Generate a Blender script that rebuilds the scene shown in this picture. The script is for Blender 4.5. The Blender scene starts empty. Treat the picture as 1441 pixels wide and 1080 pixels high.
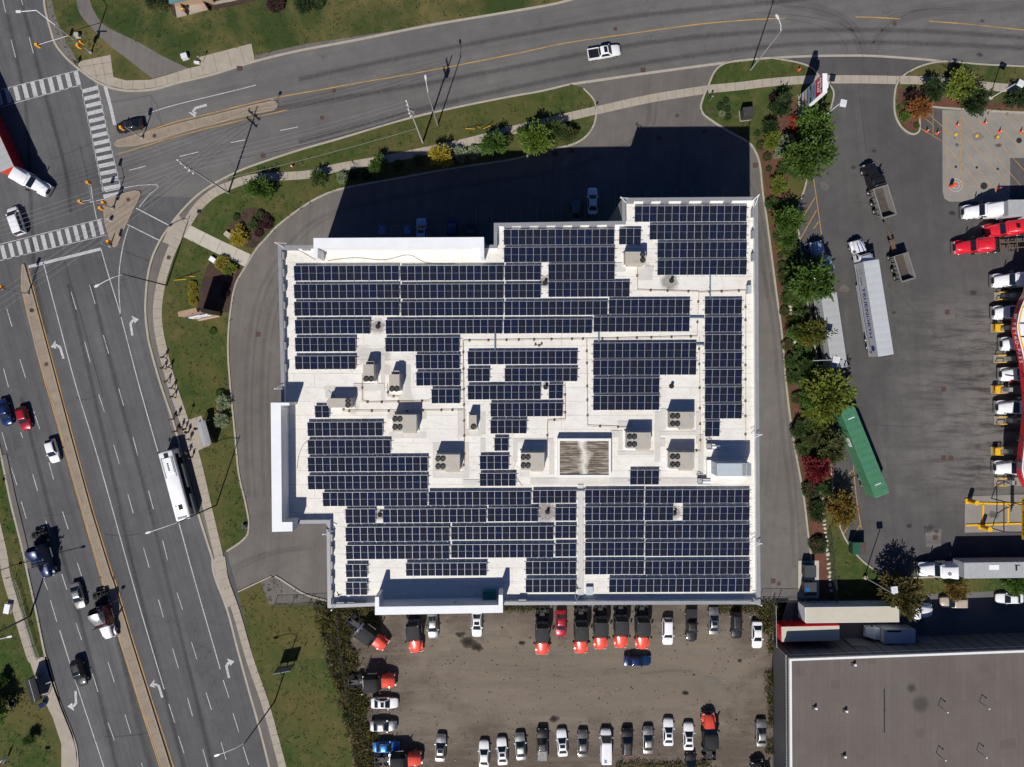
import bpy, bmesh, math, random
from mathutils import Vector, Matrix
R = random.Random(11)
for b in (bpy.data.objects, bpy.data.meshes):
    for o in list(b): b.remove(o)
scene = bpy.context.scene
COL = scene.collection
# ---------------------------------------------------------------- survey frame
# metres on the ground measured from the point straight below the drone (120 m up)
HC, SC, CX, CY = 120.0, 8.0, 720.5, 526.0
def W(x, y, h=0.0):
    k = (HC - h) / HC / SC
    return Vector(((x - CX) * k, -(y - CY) * k, h))
def W2(x, y, h=0.0):
    v = W(x, y, h); return (v.x, v.y)
def ang(dx, dy): return math.atan2(-dy, dx)
def spline(pts, n=5):
    out = []
    P = [Vector(p) for p in pts]
    for i in range(len(P) - 1):
        p0 = P[max(i-1, 0)]; p1 = P[i]; p2 = P[i+1]; p3 = P[min(i+2, len(P)-1)]
        for k in range(n):
            t = k / n
            out.append(0.5*((2*p1)+(p2-p0)*t+(2*p0-5*p1+4*p2-p3)*t*t+(3*p1-p0-3*p2+p3)*t**3))
    out.append(P[-1]); return out
# ---------------------------------------------------------------- node helpers
class NT:
    def __init__(s, name):
        s.m = bpy.data.materials.new(name); s.m.use_nodes = True
        s.t = s.m.node_tree; s.p = s.t.nodes['Principled BSDF']
    def n(s, kind, **kw):
        nd = s.t.nodes.new(kind)
        for k, v in kw.items(): setattr(nd, k, v)
        return nd
    def l(s, a, b): s.t.links.new(a, b)
    def coord(s, rot=0.0, scale=(1,1,1), kind='Object'):
        tc = s.n('ShaderNodeTexCoord'); mp = s.n('ShaderNodeMapping', vector_type='TEXTURE')
        mp.inputs['Rotation'].default_value = (0,0,rot); mp.inputs['Scale'].default_value = tuple(1/q for q in scale)
        s.l(tc.outputs[kind], mp.inputs['Vector']); return mp.outputs['Vector']
    def noise(s, vec, scale, detail=4, rough=.6, dist=0.0):
        nd = s.n('ShaderNodeTexNoise'); nd.inputs['Scale'].default_value = scale
        nd.inputs['Detail'].default_value = detail; nd.inputs['Roughness'].default_value = rough
        nd.inputs['Distortion'].default_value = dist
        s.l(vec, nd.inputs['Vector']); return nd.outputs['Fac']
    def ramp(s, fac, stops):
        nd = s.n('ShaderNodeValToRGB'); e = nd.color_ramp.elements
        while len(e) < len(stops): e.new(.5)
        for i, (p, c) in enumerate(stops):
            e[i].position = p; e[i].color = (c, c, c, 1) if not hasattr(c, '__len__') else (*c[:3], 1)
        s.l(fac, nd.inputs['Fac']); return nd.outputs['Color']
    def mix(s, f, a, b, mode='MIX'):
        nd = s.n('ShaderNodeMix', data_type='RGBA', blend_type=mode)
        for i, v in ((0, f), (6, a), (7, b)):
            if hasattr(v, 'node'): s.l(v, nd.inputs[i])
            elif i == 0: nd.inputs[0].default_value = v
            else: nd.inputs[i].default_value = (*v[:3], 1) if hasattr(v, '__len__') else (v, v, v, 1)
        return nd.outputs[2]
    def math(s, op, a, b=0.0):
        nd = s.n('ShaderNodeMath', operation=op)
        for i, v in ((0, a), (1, b)):
            if hasattr(v, 'node'): s.l(v, nd.inputs[i])
            else: nd.inputs[i].default_value = v
        return nd.outputs[0]
    def col(s, c): s.l(c, s.p.inputs['Base Color'])
    def bump(s, fac, st=.3, d=.05):
        b = s.n('ShaderNodeBump'); b.inputs['Strength'].default_value = st; b.inputs['Distance'].default_value = d
        s.l(fac, b.inputs['Height']); s.l(b.outputs['Normal'], s.p.inputs['Normal'])
    def setp(s, rough=.8, metal=0, spec=.3, coat=0):
        s.p.inputs['Roughness'].default_value = rough; s.p.inputs['Metallic'].default_value = metal
        s.p.inputs['Specular IOR Level'].default_value = spec; s.p.inputs['Coat Weight'].default_value = coat
        s.p.inputs['Coat Roughness'].default_value = .08
def sc3(c, k): return tuple(min(1, x*k) for x in c)
def mat(name, c, rough=.7, metal=0, var=.12, scale=2.5, spec=.3, coat=0, bump=0, grime=0.0):
    t = NT(name); v = t.coord(); f = t.noise(v, scale, 5)
    out = t.ramp(f, [(.3, sc3(c, 1-var)), (.7, sc3(c, 1+var))])
    if grime:
        g = t.noise(v, scale*.5, 6, .7)
        out = t.mix(t.ramp(g, [(.5, 0), (.75, grime)]), out, sc3(c, .45), 'MIX')
    t.col(out); t.setp(rough, metal, spec, coat)
    if bump: t.bump(t.noise(v, scale*8, 4), bump, .02)
    return t.m
def asphalt(name, c, rot=0.0, streak=.16, crack=.35, stain=.35, patch=.12):
    t = NT(name); v = t.coord()
    fine = t.noise(v, 9, 3, .8); big = t.noise(v, .035, 4, .6); mid = t.noise(v, .35, 6, .65)
    vs = t.coord(rot, (.010, .62, 1)); st = t.noise(vs, 1.0, 5, .75)
    k = t.ramp(fine, [(.25, .8), (.75, 1.2)])
    out = t.mix(1.0, c, k, 'MULTIPLY')
    out = t.mix(1.0, out, t.ramp(big, [(.35, 1-patch), (.65, 1+patch)]), 'MULTIPLY')
    out = t.mix(1.0, out, t.ramp(mid, [(.3, .88), (.7, 1.1)]), 'MULTIPLY')
    out = t.mix(1.0, out, t.ramp(st, [(.3, 1-streak), (.7, 1+streak)]), 'MULTIPLY')
    if stain:
        s2 = t.noise(v, .55, 7, .72, .6)
        out = t.mix(t.ramp(s2, [(.63, 0), (.74, stain)]), out, sc3(c, .35))
    if crack:
        vo = t.n('ShaderNodeTexVoronoi', feature='DISTANCE_TO_EDGE'); vo.inputs['Scale'].default_value = .045
        wv = t.n('ShaderNodeVectorMath', operation='ADD')
        nz = t.n('ShaderNodeTexNoise'); nz.inputs['Scale'].default_value = .5; nz.inputs['Detail'].default_value = 6
        sc = t.n('ShaderNodeVectorMath', operation='SCALE'); sc.inputs['Scale'].default_value = 4.0
        t.l(v, nz.inputs['Vector']); t.l(nz.outputs['Color'], sc.inputs[0]); t.l(sc.outputs[0], wv.inputs[0]); t.l(v, wv.inputs[1])
        t.l(wv.outputs[0], vo.inputs['Vector'])
        cr = t.ramp(vo.outputs['Distance'], [(0.0, crack), (.0022, 0)])
        msk = t.ramp(t.noise(v, .05, 2), [(.45, 0), (.6, 1)])
        out = t.mix(t.math('MULTIPLY', cr, msk), out, sc3(c, .4))
    t.col(out); t.setp(.9, 0, .2); t.bump(fine, .25, .02)
    return t.m
def ground_mat(name, c1, c2, c3, s1=.12, s2=1.6, fine=14, stretch=None, rot=0.0):
    t = NT(name); v = t.coord() if not stretch else t.coord(rot, stretch)
    vb = t.coord()
    a = t.noise(vb, s1, 6, .65, .4); b = t.noise(v, s2, 6, .75); f = t.noise(vb, fine, 3, .8)
    out = t.mix(t.ramp(a, [(.40, 0), (.60, 1)]), c1, c2)
    out = t.mix(t.ramp(b, [(.5, 0), (.72, .8)]), out, c3)
    out = t.mix(1.0, out, t.ramp(f, [(.2, .6), (.8, 1.4)]), 'MULTIPLY')
    t.col(out); t.setp(.95, 0, .1); t.bump(f, .6, .05)
    return t.m
def marking(name, c, under, wear=.45):
    t = NT(name); v = t.coord()
    a = t.noise(v, 3.5, 6, .8); b = t.noise(v, .3, 3)
    m = t.ramp(a, [(wear, 1), (wear+.16, 0)])
    m2 = t.math('MULTIPLY', m, t.ramp(b, [(.3, .25), (.7, .75)]))
    t.col(t.mix(m2, c, under)); t.setp(.75, 0, .3); return t.m
def paint(name, c, metal=.0, rough=.28):
    t = NT(name); v = t.coord(); f = t.noise(v, 1.3, 5, .7)
    t.col(t.ramp(f, [(.3, sc3(c, .93)), (.7, sc3(c, 1.05))]))
    t.setp(rough, metal, .4, .5)
    t.l(t.ramp(f, [(.35, rough*.8), (.75, rough*1.5)]), t.p.inputs['Roughness'])
    return t.m
def leaf(name, c1, c2, c3=None):
    t = NT(name); g = t.n('ShaderNodeNewGeometry'); oi = t.n('ShaderNodeObjectInfo')
    v = t.coord(); f = t.noise(v, .9, 3)
    out = t.mix(t.ramp(g.outputs['Random Per Island'], [(.1, 0), (.9, 1)]), c1, c2)
    if c3: out = t.mix(t.ramp(f, [(.45, 0), (.62, .85)]), out, c3)
    out = t.mix(1.0, out, t.ramp(f, [(.3, .72), (.7, 1.2)]), 'MULTIPLY')
    out = t.mix(1.0, out, t.ramp(oi.outputs['Random'], [(0, .82), (1, 1.12)]), 'MULTIPLY')
    t.col(out); t.setp(.6, 0, .25)
    tr = t.n('ShaderNodeBsdfTranslucent'); t.l(out, tr.inputs[0]); mx = t.n('ShaderNodeMixShader'); mx.inputs[0].default_value = .38
    t.l(t.p.outputs[0], mx.inputs[1]); t.l(tr.outputs[0], mx.inputs[2]); t.l(mx.outputs[0], t.t.nodes['Material Output'].inputs['Surface'])
    return t.m
M = {}
ASP = (.099,.100,.102)
M['road'] = asphalt('road asphalt', ASP, math.radians(105.7), .20, .5, .18)
M['road_ew'] = asphalt('cross street asphalt', (.132,.128,.123), math.radians(11), .13, .5, .3)
M['drive'] = asphalt('driveway asphalt', (.144,.132,.120), math.radians(85), .12, .4, .2, .14)
M['apron'] = asphalt('worn apron', (.135,.125,.118), math.radians(0), .3, .4, .75, .2)
def soft(name, c, alpha, sc=1.5):
    t = NT(name); t.col(t.mix(.0, c, c)); t.setp(.85, 0, .1); f = t.noise(t.coord(), sc, 5, .75)
    t.l(t.math('MULTIPLY', t.ramp(f, [(.3, .35), (.65, 1)]), alpha), t.p.inputs['Alpha']); return t.m
def yard_mat():
    t = NT('truck yard asphalt'); v = t.coord(); c = (.086,.082,.081)
    fine = t.noise(v, 9, 3, .8); mid = t.noise(v, .3, 6, .65); big = t.noise(v, .04, 4, .6)
    st = t.noise(t.coord(math.radians(95), (.02,.6,1)), 1, 4, .7); sh = t.noise(t.coord(0, (.12,.75,1)), 1.1, 6, .72)
    sep = t.n('ShaderNodeSeparateXYZ'); t.l(v, sep.inputs[0])
    wob = t.math('MULTIPLY', t.math('SUBTRACT', mid, .5), 16)
    mx = t.ramp(t.math('DIVIDE', t.math('SUBTRACT', t.math('ADD', sep.outputs[0], wob), 60), 40), [(.1, 0), (.55, 1)])
    my = t.ramp(t.math('DIVIDE', t.math('ABSOLUTE', t.math('ADD', sep.outputs[1], 5)), 30), [(.45, 1), (.75, 0)])
    m = t.math('MULTIPLY', mx, my)
    out = t.mix(m, c, (.146,.136,.128))
    dk = t.math('MULTIPLY', t.ramp(sh, [(.46, 0), (.62, .9)]), m)
    out = t.mix(dk, out, (.045,.041,.039))
    for f, a in ((fine, .2), (mid, .14), (big, .16), (st, .10)): out = t.mix(1.0, out, t.ramp(f, [(.28, 1-a), (.72, 1+a)]), 'MULTIPLY')
    out = t.mix(t.ramp(t.noise(v, .45, 7, .7, .5), [(.64, 0), (.76, .5)]), out, (.03,.029,.029))
    t.col(out); t.setp(.9, 0, .2); t.bump(fine, .25, .02); return t.m
M['yard'] = yard_mat(); M['oil'] = soft('oil darkened lane', (.035,.034,.034), .12); M['softskid'] = soft('rubber smear', (.03,.03,.03), .22, .8); M['sand'] = soft('sandy wheel track', (.27,.235,.185), .33, .35); M['damp'] = soft('damp gravel', (.03,.025,.022), .5, .6); M['fade'] = soft('dried spill', (.24,.22,.19), .5, .6)
M['gravel'] = ground_mat('gravel', (.142,.119,.096), (.20,.172,.138), (.072,.061,.052), .06, .28, 7)
def gravel_mat():
    t = NT('gravel'); v = t.coord(); a = t.noise(v, .09, 7, .7, .6); b = t.noise(t.coord(0, (.12,.55,1)), 1, 6, .72); f = t.noise(v, 7, 4, .8)
    sx = t.n('ShaderNodeSeparateXYZ'); t.l(v, sx.inputs[0])
    ex = t.math('DIVIDE', t.math('ABSOLUTE', t.math('SUBTRACT', sx.outputs[0], 12)), 36); ey = t.math('DIVIDE', t.math('ABSOLUTE', t.math('ADD', sx.outputs[1], 53.5)), 12)
    d = t.math('ADD', t.math('MAXIMUM', ex, ey), t.math('MULTIPLY', t.math('SUBTRACT', a, .5), 2.2))
    out = t.mix(t.ramp(d, [(.55, 0), (1.0, 1)]), (.182,.152,.119), (.112,.091,.073))
    out = t.mix(t.ramp(b, [(.48, 0), (.66, .6)]), out, (.205,.175,.14))
    out = t.mix(t.ramp(t.noise(v, .4, 7, .75), [(.56, 0), (.72, .75)]), out, (.060,.049,.041))
    out = t.mix(1.0, out, t.ramp(f, [(.2, .66), (.8, 1.34)]), 'MULTIPLY'); t.col(out); t.setp(.95, 0, .1); t.bump(f, .6, .05); return t.m
M['gravel'] = gravel_mat()
M['ground'] = ground_mat('far ground', (.09,.09,.075), (.07,.075,.05), (.12,.11,.09), .01, .1, 2)
M['lawn'] = ground_mat('lawn', (.038,.060,.018), (.135,.112,.044), (.045,.072,.020), .09, .42, 12)
M['lawn2'] = ground_mat('green lawn', (.041,.069,.017), (.092,.086,.030), (.135,.11,.046), .07, .5, 12)
M['mulch'] = ground_mat('mulch', (.15,.062,.044), (.11,.055,.042), (.045,.026,.022), .3, 3, 12)
M['mulch2'] = ground_mat('brown mulch', (.085,.052,.042), (.06,.040,.034), (.03,.02,.018), .3, 3, 12)
M['dirt'] = ground_mat('dry verge', (.155,.12,.07), (.09,.08,.04), (.2,.16,.1), .3, 2, 12)
M['conc'] = mat('concrete', (.36,.315,.255), .85, 0, .14, .9, bump=.2, grime=.35)
M['conc2'] = mat('pale concrete', (.46,.43,.36), .85, 0, .1, .7, bump=.2, grime=.25)
M['concslab'] = mat('fuel pad concrete', (.25,.232,.205), .85, 0, .16, .35, bump=.2, grime=.4)
M['median'] = mat('median concrete', (.275,.225,.168), .85, 0, .16, .8, bump=.2, grime=.5)
M['mkerb'] = mat('median kerb', (.31,.25,.185), .8, 0, .14, 1.2, grime=.4)
M['kerb'] = mat('kerb concrete', (.37,.335,.28), .8, 0, .14, 1.2, grime=.35)
M['joint'] = mat('joint', (.17,.15,.125), .9)
M['wmark'] = marking('white road paint', (.62,.62,.62), ASP)
M['wmark2'] = marking('worn white paint', (.52,.52,.53), ASP, .40)
M['ymark'] = marking('yellow road paint', (.62,.34,.06), ASP, .5)
M['ymark2'] = marking('lot yellow paint', (.55,.30,.06), (.15,.13,.11), .44)
M['bluemark'] = marking('blue paint', (.06,.22,.75), (.1,.1,.12), .6)
M['skid'] = mat('tyre rubber mark', (.062,.061,.062), .85, 0, .2, 2)
M['tarseal'] = mat('tar seal', (.05,.049,.05), .7, 0, .2, 1)
M['white'] = paint('white paint', (.80,.81,.82)); M['silver'] = paint('silver paint', (.30,.31,.30), .75, .36)
M['grey'] = paint('grey paint', (.15,.15,.145), .5, .32); M['black'] = paint('black paint', (.012,.012,.014), 0, .42); M['satin'] = mat('satin black sleeper', (.026,.026,.028), .75, 0, .25, 1.5, .25)
M['navy'] = paint('navy paint', (.012,.035,.12), .3, .22); M['blue'] = paint('blue paint', (.02,.16,.50), .3, .28)
M['red'] = paint('red paint', (.62,.015,.03), 0, .3); M['darkred'] = paint('dark red paint', (.36,.012,.025), .2, .3)
M['orange'] = paint('orange red paint', (.74,.085,.05), 0, .3); M['beige'] = paint('beige paint', (.52,.45,.35), .2, .35)
M['maroon'] = paint('maroon paint', (.11,.012,.018), .1, .3); M['green'] = paint('green paint', (.065,.215,.115), 0, .5)
M['dkgreen'] = paint('dark green paint', (.012,.085,.045), 0, .55); M['tblue'] = paint('truck blue paint', (.009,.024,.075), .2, .3)
M['lblue'] = paint('pale blue paint', (.35,.46,.62), .1, .3)
M['glass'] = mat('dark glass', (.010,.016,.022), .06, 0, .1, 1, .5, .6)
M['glassb'] = mat('blue glass', (.02,.05,.075), .06, 0, .1, 1, .6, .6)
M['tyre'] = mat('tyre rubber', (.022,.022,.023), .85, 0, .2, 6)
M['rim'] = mat('rim alloy', (.55,.55,.56), .35, .8, .1, 5)
M['frame'] = mat('chassis steel', (.035,.034,.034), .6, .3, .25, 3)
M['chrome'] = mat('chrome', (.70,.71,.72), .2, .9, .05, 3)
M['alu'] = mat('aluminium', (.55,.56,.57), .45, .3, .1, 2)
M['galv'] = mat('galvanised steel', (.42,.43,.44), .55, .4, .12, 2)
M['trailer'] = mat('trailer skin', (.50,.52,.54), .45, .1, .07, .5, grime=.2)
M['troof'] = mat('trailer roof', (.40,.41,.41), .6, .1, .1, .6, grime=.3)
M['cream'] = mat('cream roof', (.52,.49,.40), .7, 0, .06, .8, grime=.15)
M['dumpin'] = mat('dump box floor', (.085,.072,.062), .8, .2, .25, 1.2, grime=.4)
M['dump'] = mat('dump box steel', (.27,.26,.245), .5, .2, .15, 1.2, grime=.5)
M['rust'] = mat('rusty steel', (.13,.085,.06), .8, .1, .3, 2)
M['yellow'] = mat('safety yellow', (.75,.42,.02), .5, 0, .1, 2); M['signal'] = mat('signal yellow', (.80,.36,.02), .5, 0, .1, 3)
M['cone'] = mat('cone orange', (.78,.10,.03), .6, 0, .1, 3)
M['wood'] = mat('weathered pole wood', (.22,.19,.155), .85, 0, .2, 3)
M['polegrey'] = mat('concrete pole', (.40,.39,.37), .75, 0, .12, 2); M['poledark'] = mat('dark pole', (.06,.06,.058), .6, .2, .2, 2)
M['wire'] = mat('wire', (.38,.38,.38), .5, .4); M['iron'] = mat('cast iron', (.10,.062,.05), .8, .2, .2, 8)
M['darkiron'] = mat('dark iron', (.03,.03,.03), .8, .2, .2, 8)
M['teal'] = mat('teal sheet', (.02,.17,.16), .6, 0, .15, 2); M['tealroof'] = mat('teal roof', (.13,.26,.27), .5, .1, .1, 3)
M['brickpink'] = mat('pink pavers', (.45,.24,.18), .85, 0, .15, 4)
M['trunk'] = mat('bark', (.09,.065,.045), .9, 0, .25, 4)
M['lamp'] = mat('lamp white', (.72,.73,.74), .4, .1, .05, 2); M['lens'] = mat('lamp lens', (.6,.62,.62), .2, 0, .05, 3)
M['tail'] = mat('tail light red', (.45,.01,.01), .25, 0, .1, 3, .5)
M['skin'] = mat('skin', (.42,.25,.17), .6, 0, .08, 6); M['skin2'] = mat('brown skin', (.16,.085,.055), .6, 0, .08, 6)
M['hair'] = mat('dark hair', (.012,.009,.008), .6, 0, .2, 10)
# ---------------------------------------------------------------- mesh helpers
class MB:
    def __init__(s): s.v = []; s.f = []; s.m = []
    def add(s, vs, fs, mi=0):
        o = len(s.v); s.v += [tuple(v) for v in vs]; s.f += [tuple(i+o for i in f) for f in fs]; s.m += [mi]*len(fs); return s
    def bx(s, x0, x1, y0, y1, z0, z1, mi=0, rz=0.0, c=(0,0), top=1.0):
        mx, my = (x0+x1)/2, (y0+y1)/2
        vs = []
        for z, k in ((z0, 1), (z1, top)):
            for x, y in ((x0,y0),(x1,y0),(x1,y1),(x0,y1)):
                x = mx+(x-mx)*k; y = my+(y-my)*k
                if rz:
                    a, b = x-c[0], y-c[1]; x = c[0]+a*math.cos(rz)-b*math.sin(rz); y = c[1]+a*math.sin(rz)+b*math.cos(rz)
                vs.append((x, y, z))
        return s.add(vs, [(3,2,1,0),(4,5,6,7),(0,1,5,4),(1,2,6,5),(2,3,7,6),(3,0,4,7)], mi)
    def cyl(s, a, b, r0, r1=None, n=8, mi=0):
        a = Vector(a); b = Vector(b); r1 = r0 if r1 is None else r1
        d = (b-a).normalized(); u = d.orthogonal().normalized(); w = d.cross(u)
        vs = []
        for p, r in ((a, r0), (b, r1)):
            for i in range(n):
                t = 2*math.pi*i/n; vs.append(p+u*math.cos(t)*r+w*math.sin(t)*r)
        fs = [(i, (i+1) % n, n+(i+1) % n, n+i) for i in range(n)]
        fs += [tuple(range(n-1, -1, -1)), tuple(range(n, 2*n))]
        return s.add(vs, fs, mi)
    def tube(s, pts, r, n=5, mi=0):
        for a, b in zip(pts[:-1], pts[1:]): s.cyl(a, b, r, r, n, mi)
        return s
    def prism(s, poly, z0, z1, mi=0, mi_side=None, bottom=False):
        poly = [(p[0], p[1]) for p in poly]
        A = sum(p[0]*q[1]-q[0]*p[1] for p, q in zip(poly, poly[1:]+poly[:1]))
        if A < 0: poly = poly[::-1]
        n = len(poly)
        vs = [(x, y, z0) for x, y in poly]+[(x, y, z1) for x, y in poly]
        s.add(vs, [tuple(range(n, 2*n))], mi)
        o = len(s.v)-2*n
        side = [(i, (i+1) % n, n+(i+1) % n, n+i) for i in range(n)]
        s.f += [tuple(k+o for k in f) for f in side]; s.m += [mi if mi_side is None else mi_side]*n
        if bottom: s.f.append(tuple(o+i for i in range(n-1, -1, -1))); s.m.append(mi)
        return s
    def sheet(s, poly, z, mi=0):
        poly = [(p[0], p[1]) for p in poly]
        A = sum(p[0]*q[1]-q[0]*p[1] for p, q in zip(poly, poly[1:]+poly[:1]))
        if A < 0: poly = poly[::-1]
        return s.add([(x, y, z) for x, y in poly], [tuple(range(len(poly)))], mi)
    def ribbon(s, pts, w, z, mi=0, z0=None, off=0.0):
        """flat strip of width w along pts; with z0 it gets side faces down to z0"""
        P = [Vector((p[0], p[1])) for p in pts]; L = []; Rr = []
        for i, p in enumerate(P):
            d = (P[min(i+1, len(P)-1)]-P[max(i-1, 0)]).normalized(); nrm = Vector((-d.y, d.x))
            L.append(p+nrm*(w/2+off)); Rr.append(p-nrm*(w/2-off))
        n = len(P); vs = [(q.x, q.y, z) for q in L]+[(q.x, q.y, z) for q in Rr]
        fs = [(i, n+i, n+i+1, i+1) for i in range(n-1)]
        if z0 is not None:
            vs += [(q.x, q.y, z0) for q in L]+[(q.x, q.y, z0) for q in Rr]
            fs += [(i, i+1, 2*n+i+1, 2*n+i) for i in range(n-1)]+[(n+i+1, n+i, 3*n+i, 3*n+i+1) for i in range(n-1)]
            fs += [(0, 2*n, 3*n, n), (n-1, 2*n-1, 4*n-1, 3*n-1)]
        return s.add(vs, fs, mi)
    def loft(s, rings, mi=0, caps=True):
        n = len(rings[0]); o = []
        for r in rings: o += r
        fs = []
        for k in range(len(rings)-1):
            for i in range(n): fs.append((k*n+i, k*n+(i+1) % n, (k+1)*n+(i+1) % n, (k+1)*n+i))
        if caps: fs += [tuple(range(n-1, -1, -1)), tuple(range((len(rings)-1)*n, len(rings)*n))]
        return s.add(o, fs, mi)
    def mesh(s, name, mats, smooth=None):
        me = bpy.data.meshes.new(name); me.from_pydata(s.v, [], s.f)
        for m in mats: me.materials.append(m)
        if len(mats) > 1: me.polygons.foreach_set('material_index', s.m)
        if smooth is not None:
            me.polygons.foreach_set('use_smooth', [True]*len(me.polygons)); me.set_sharp_from_angle(angle=math.radians(smooth))
        me.update(); return me
    def build(s, name, mats, parent=None, smooth=None, loc=None, **props):
        return link(name, s.mesh(name, mats if isinstance(mats, (list, tuple)) else [mats], smooth), parent, loc, **props)
def link(name, me, parent=None, loc=None, rot=None, **props):
    o = bpy.data.objects.new(name, me); COL.objects.link(o)
    if parent is not None: o.parent = parent
    if loc is not None: o.location = loc
    if rot is not None: o.rotation_euler = rot
    for k, v in props.items(): o[k] = v
    return o
def thing(name, label, cat, loc=(0,0,0), rz=0.0, group=None):
    o = bpy.data.objects.new(name, None); COL.objects.link(o); o.empty_display_size = .2
    o.location = loc; o.rotation_euler = (0, 0, rz); o['label'] = label; o['category'] = cat
    if group: o['group'] = group
    return o
def tag(o, label, cat, group=None):
    o['label'] = label; o['category'] = cat
    if group: o['group'] = group
    return o
def struct(name, mb, mats, smooth=None): return mb.build(name, mats, None, smooth, kind='structure')
KIDS = {}
def part(name, me, parent, **kw):
    o = link(name, me, parent, **kw); KIDS.setdefault(parent.name, []).append(o); return o
def over(o, i, m):
    """give this copy its own material in slot i while sharing the mesh"""
    o.material_slots[i].link = 'OBJECT'; o.material_slots[i].material = m
def copy_tree(root, loc, rz, label, group=None):
    r = root.copy(); COL.objects.link(r); r.location = loc; r.rotation_euler = (0, 0, rz); r['label'] = label
    if group: r['group'] = group
    def rec(a, b):
        for c in list(a.children):
            d = c.copy(); COL.objects.link(d); d.parent = b; rec(c, d)
    rec(root, r); return r
def text_mesh(name, s, size, m, ext=.01, align='CENTER'):
    cu = bpy.data.curves.new(name, 'FONT'); cu.body = s; cu.size = size; cu.extrude = ext
    cu.align_x = align; cu.align_y = 'CENTER'; cu.resolution_u = 2
    o = bpy.data.objects.new(name, cu); COL.objects.link(o)
    dg = bpy.context.evaluated_depsgraph_get(); me = bpy.data.meshes.new_from_object(o.evaluated_get(dg))
    bpy.data.objects.remove(o); me.name = name; me.materials.clear(); me.materials.append(m); return me
def offset_poly(poly, d):
    """inward offset of a simple polygon (positive d goes inside)"""
    P = [Vector(p) for p in poly]
    A = sum(p.x*q.y-q.x*p.y for p, q in zip(P, P[1:]+P[:1])); sg = 1 if A > 0 else -1
    out = []
    n = len(P)
    for i in range(n):
        a = (P[i]-P[i-1]).normalized(); b = (P[(i+1) % n]-P[i]).normalized()
        na = Vector((-a.y, a.x))*sg; nb = Vector((-b.y, b.x))*sg
        k = 1+na.dot(nb)
        out.append(P[i]+(na+nb)*(d/max(k, .2)))
    return [(p.x, p.y) for p in out]
# ---------------------------------------------------------------- ground, roads, verges
def PX(pts, h=0.0): return [W2(x, y, h) for x, y in pts]
struct('ground', MB().sheet([(-1500,-1500),(1500,-1500),(1500,1500),(-1500,1500)], -.06), M['ground'])
NK = [(61,-60),(62.5,0),(66,22),(72,44),(78,62),(90,78),(103,91),(117,102),(132,113),(153,123),(177,128),(200,128),(222,125),(250,117),(300,105),(358,87),(420,72),(500,57),(600,37),(700,20),(770,8),(800,1),(850,-12),(1000,-40)]
SK = [(802,119),(760,129),(720,136),(640,152),(560,171),(480,195),(420,212),(360,232),(330,244),(300,260),(275,278),(252,302),(237,322),(225,340),(215,362),(209,385),(206,410),(205,440),(208,470),(212,490),(226,540),(246,600),(263,665),(280,725),(299,785)]
SK2 = [(299,785),(302,810),(320,858),(335,915),(350,970),(360,1005),(372,1050),(384,1100)]
WK = [(319,776),(333,767),(342,760),(349,750),(350,732),(345,705),(336,665),(330,602),(324,540),(321,485),(325,435),(332,400),(345,377),(360,352),(375,335),(392,317),(425,292),(455,275),(485,265),(545,254),(610,242),(665,233),(720,225),(770,212),(805,204),(825,192),(836,175),(839,155),(835,140),(821,125)]
NEK = [(1032,87),(1017,91),(1005,102),(997,120),(990,136),(986,150),(989,160),(997,167),(1015,179),(1032,189),(1052,200),(1062,212),(1069,232),(1073,270),(1080,318),(1092,410),(1100,470),(1106,540),(1112,590),(1120,640),(1130,695),(1137,752),(1141,782),(1142,812)]
EK = [(1085,82),(1120,88),(1140,95),(1152,107),(1167,120),(1173,132),(1169,152),(1160,180),(1150,215),(1137,249),(1131,269),(1122.5,295),(1122,310),(1124,330),(1128,365),(1132,400),(1138,440),(1147,491),(1157,565),(1161,606),(1168,647),(1172,695),(1178,728),(1186,752),(1201,776),(1220,795),(1240,806),(1265,812),(1290,813),(1441,807),(1560,803)]
ISL = [(1560,100),(1441,94),(1380,91),(1330,87),(1300,92),(1280,101),(1270,108),(1262,118),(1259,130),(1258,145),(1259,160),(1264,173),(1271,182),(1280,188),(1287,189),(1293,185),(1294,175),(1294,163),(1300,155),(1311,151),(1330,152.5),(1370,155),(1441,159),(1560,163)]
LWK = [(-60,450),(-18,560),(1,637),(15,705),(30,765),(40,810),(50,855),(67,935),(85,990),(102,1033),(109,1060),(111,1110)]
# asphalt layers
def rect(x0, y0, x1, y1): return PX([(x0,y0),(x1,y0),(x1,y1),(x0,y1)])
struct('road', MB().sheet(rect(-700,-500,1900,1600), -.03), M['road'])
ew = [(130,104),(200,128),(250,117),(358,87),(500,57),(700,20),(850,-14),(1560,-30),(1560,99),(1441,95),(1340,88),(1230,79),(1150,79),(1040,86),(950,97),(850,113),(760,129),(640,152),(480,195),(330,244),(275,278),(200,276),(171,270)]
struct('cross_street', MB().sheet(PX(ew), -.02), M['road_ew'])
site = [(319,776),(240,600),(205,440),(275,278),(420,212),(640,152),(802,118),(905,104),(1032,86),(1100,200),(1150,500),(1180,845),(1100,849),(380,849),(382,812),(335,832)]
struct('driveway', MB().sheet(PX(site), -.01), M['drive'])
yard = [(1085,82),(1150,79),(1230,79),(1330,87),(1290,130),(1310,150),(1560,160),(1560,812),(1150,815),(1100,500),(1085,250)]
struct('truck_yard', MB().sheet(PX(yard), -.008), M['yard'])
struct('gravel_lot', MB().sheet(PX([(470,840),(1110,842),(1088,905),(1086,1300),(560,1300),(512,1090)]), -.004), M['gravel'])
struct('service_road', MB().sheet(PX([(1092,836),(1560,822),(1560,960),(1085,960)]), -.004), M['road_ew'])
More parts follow.
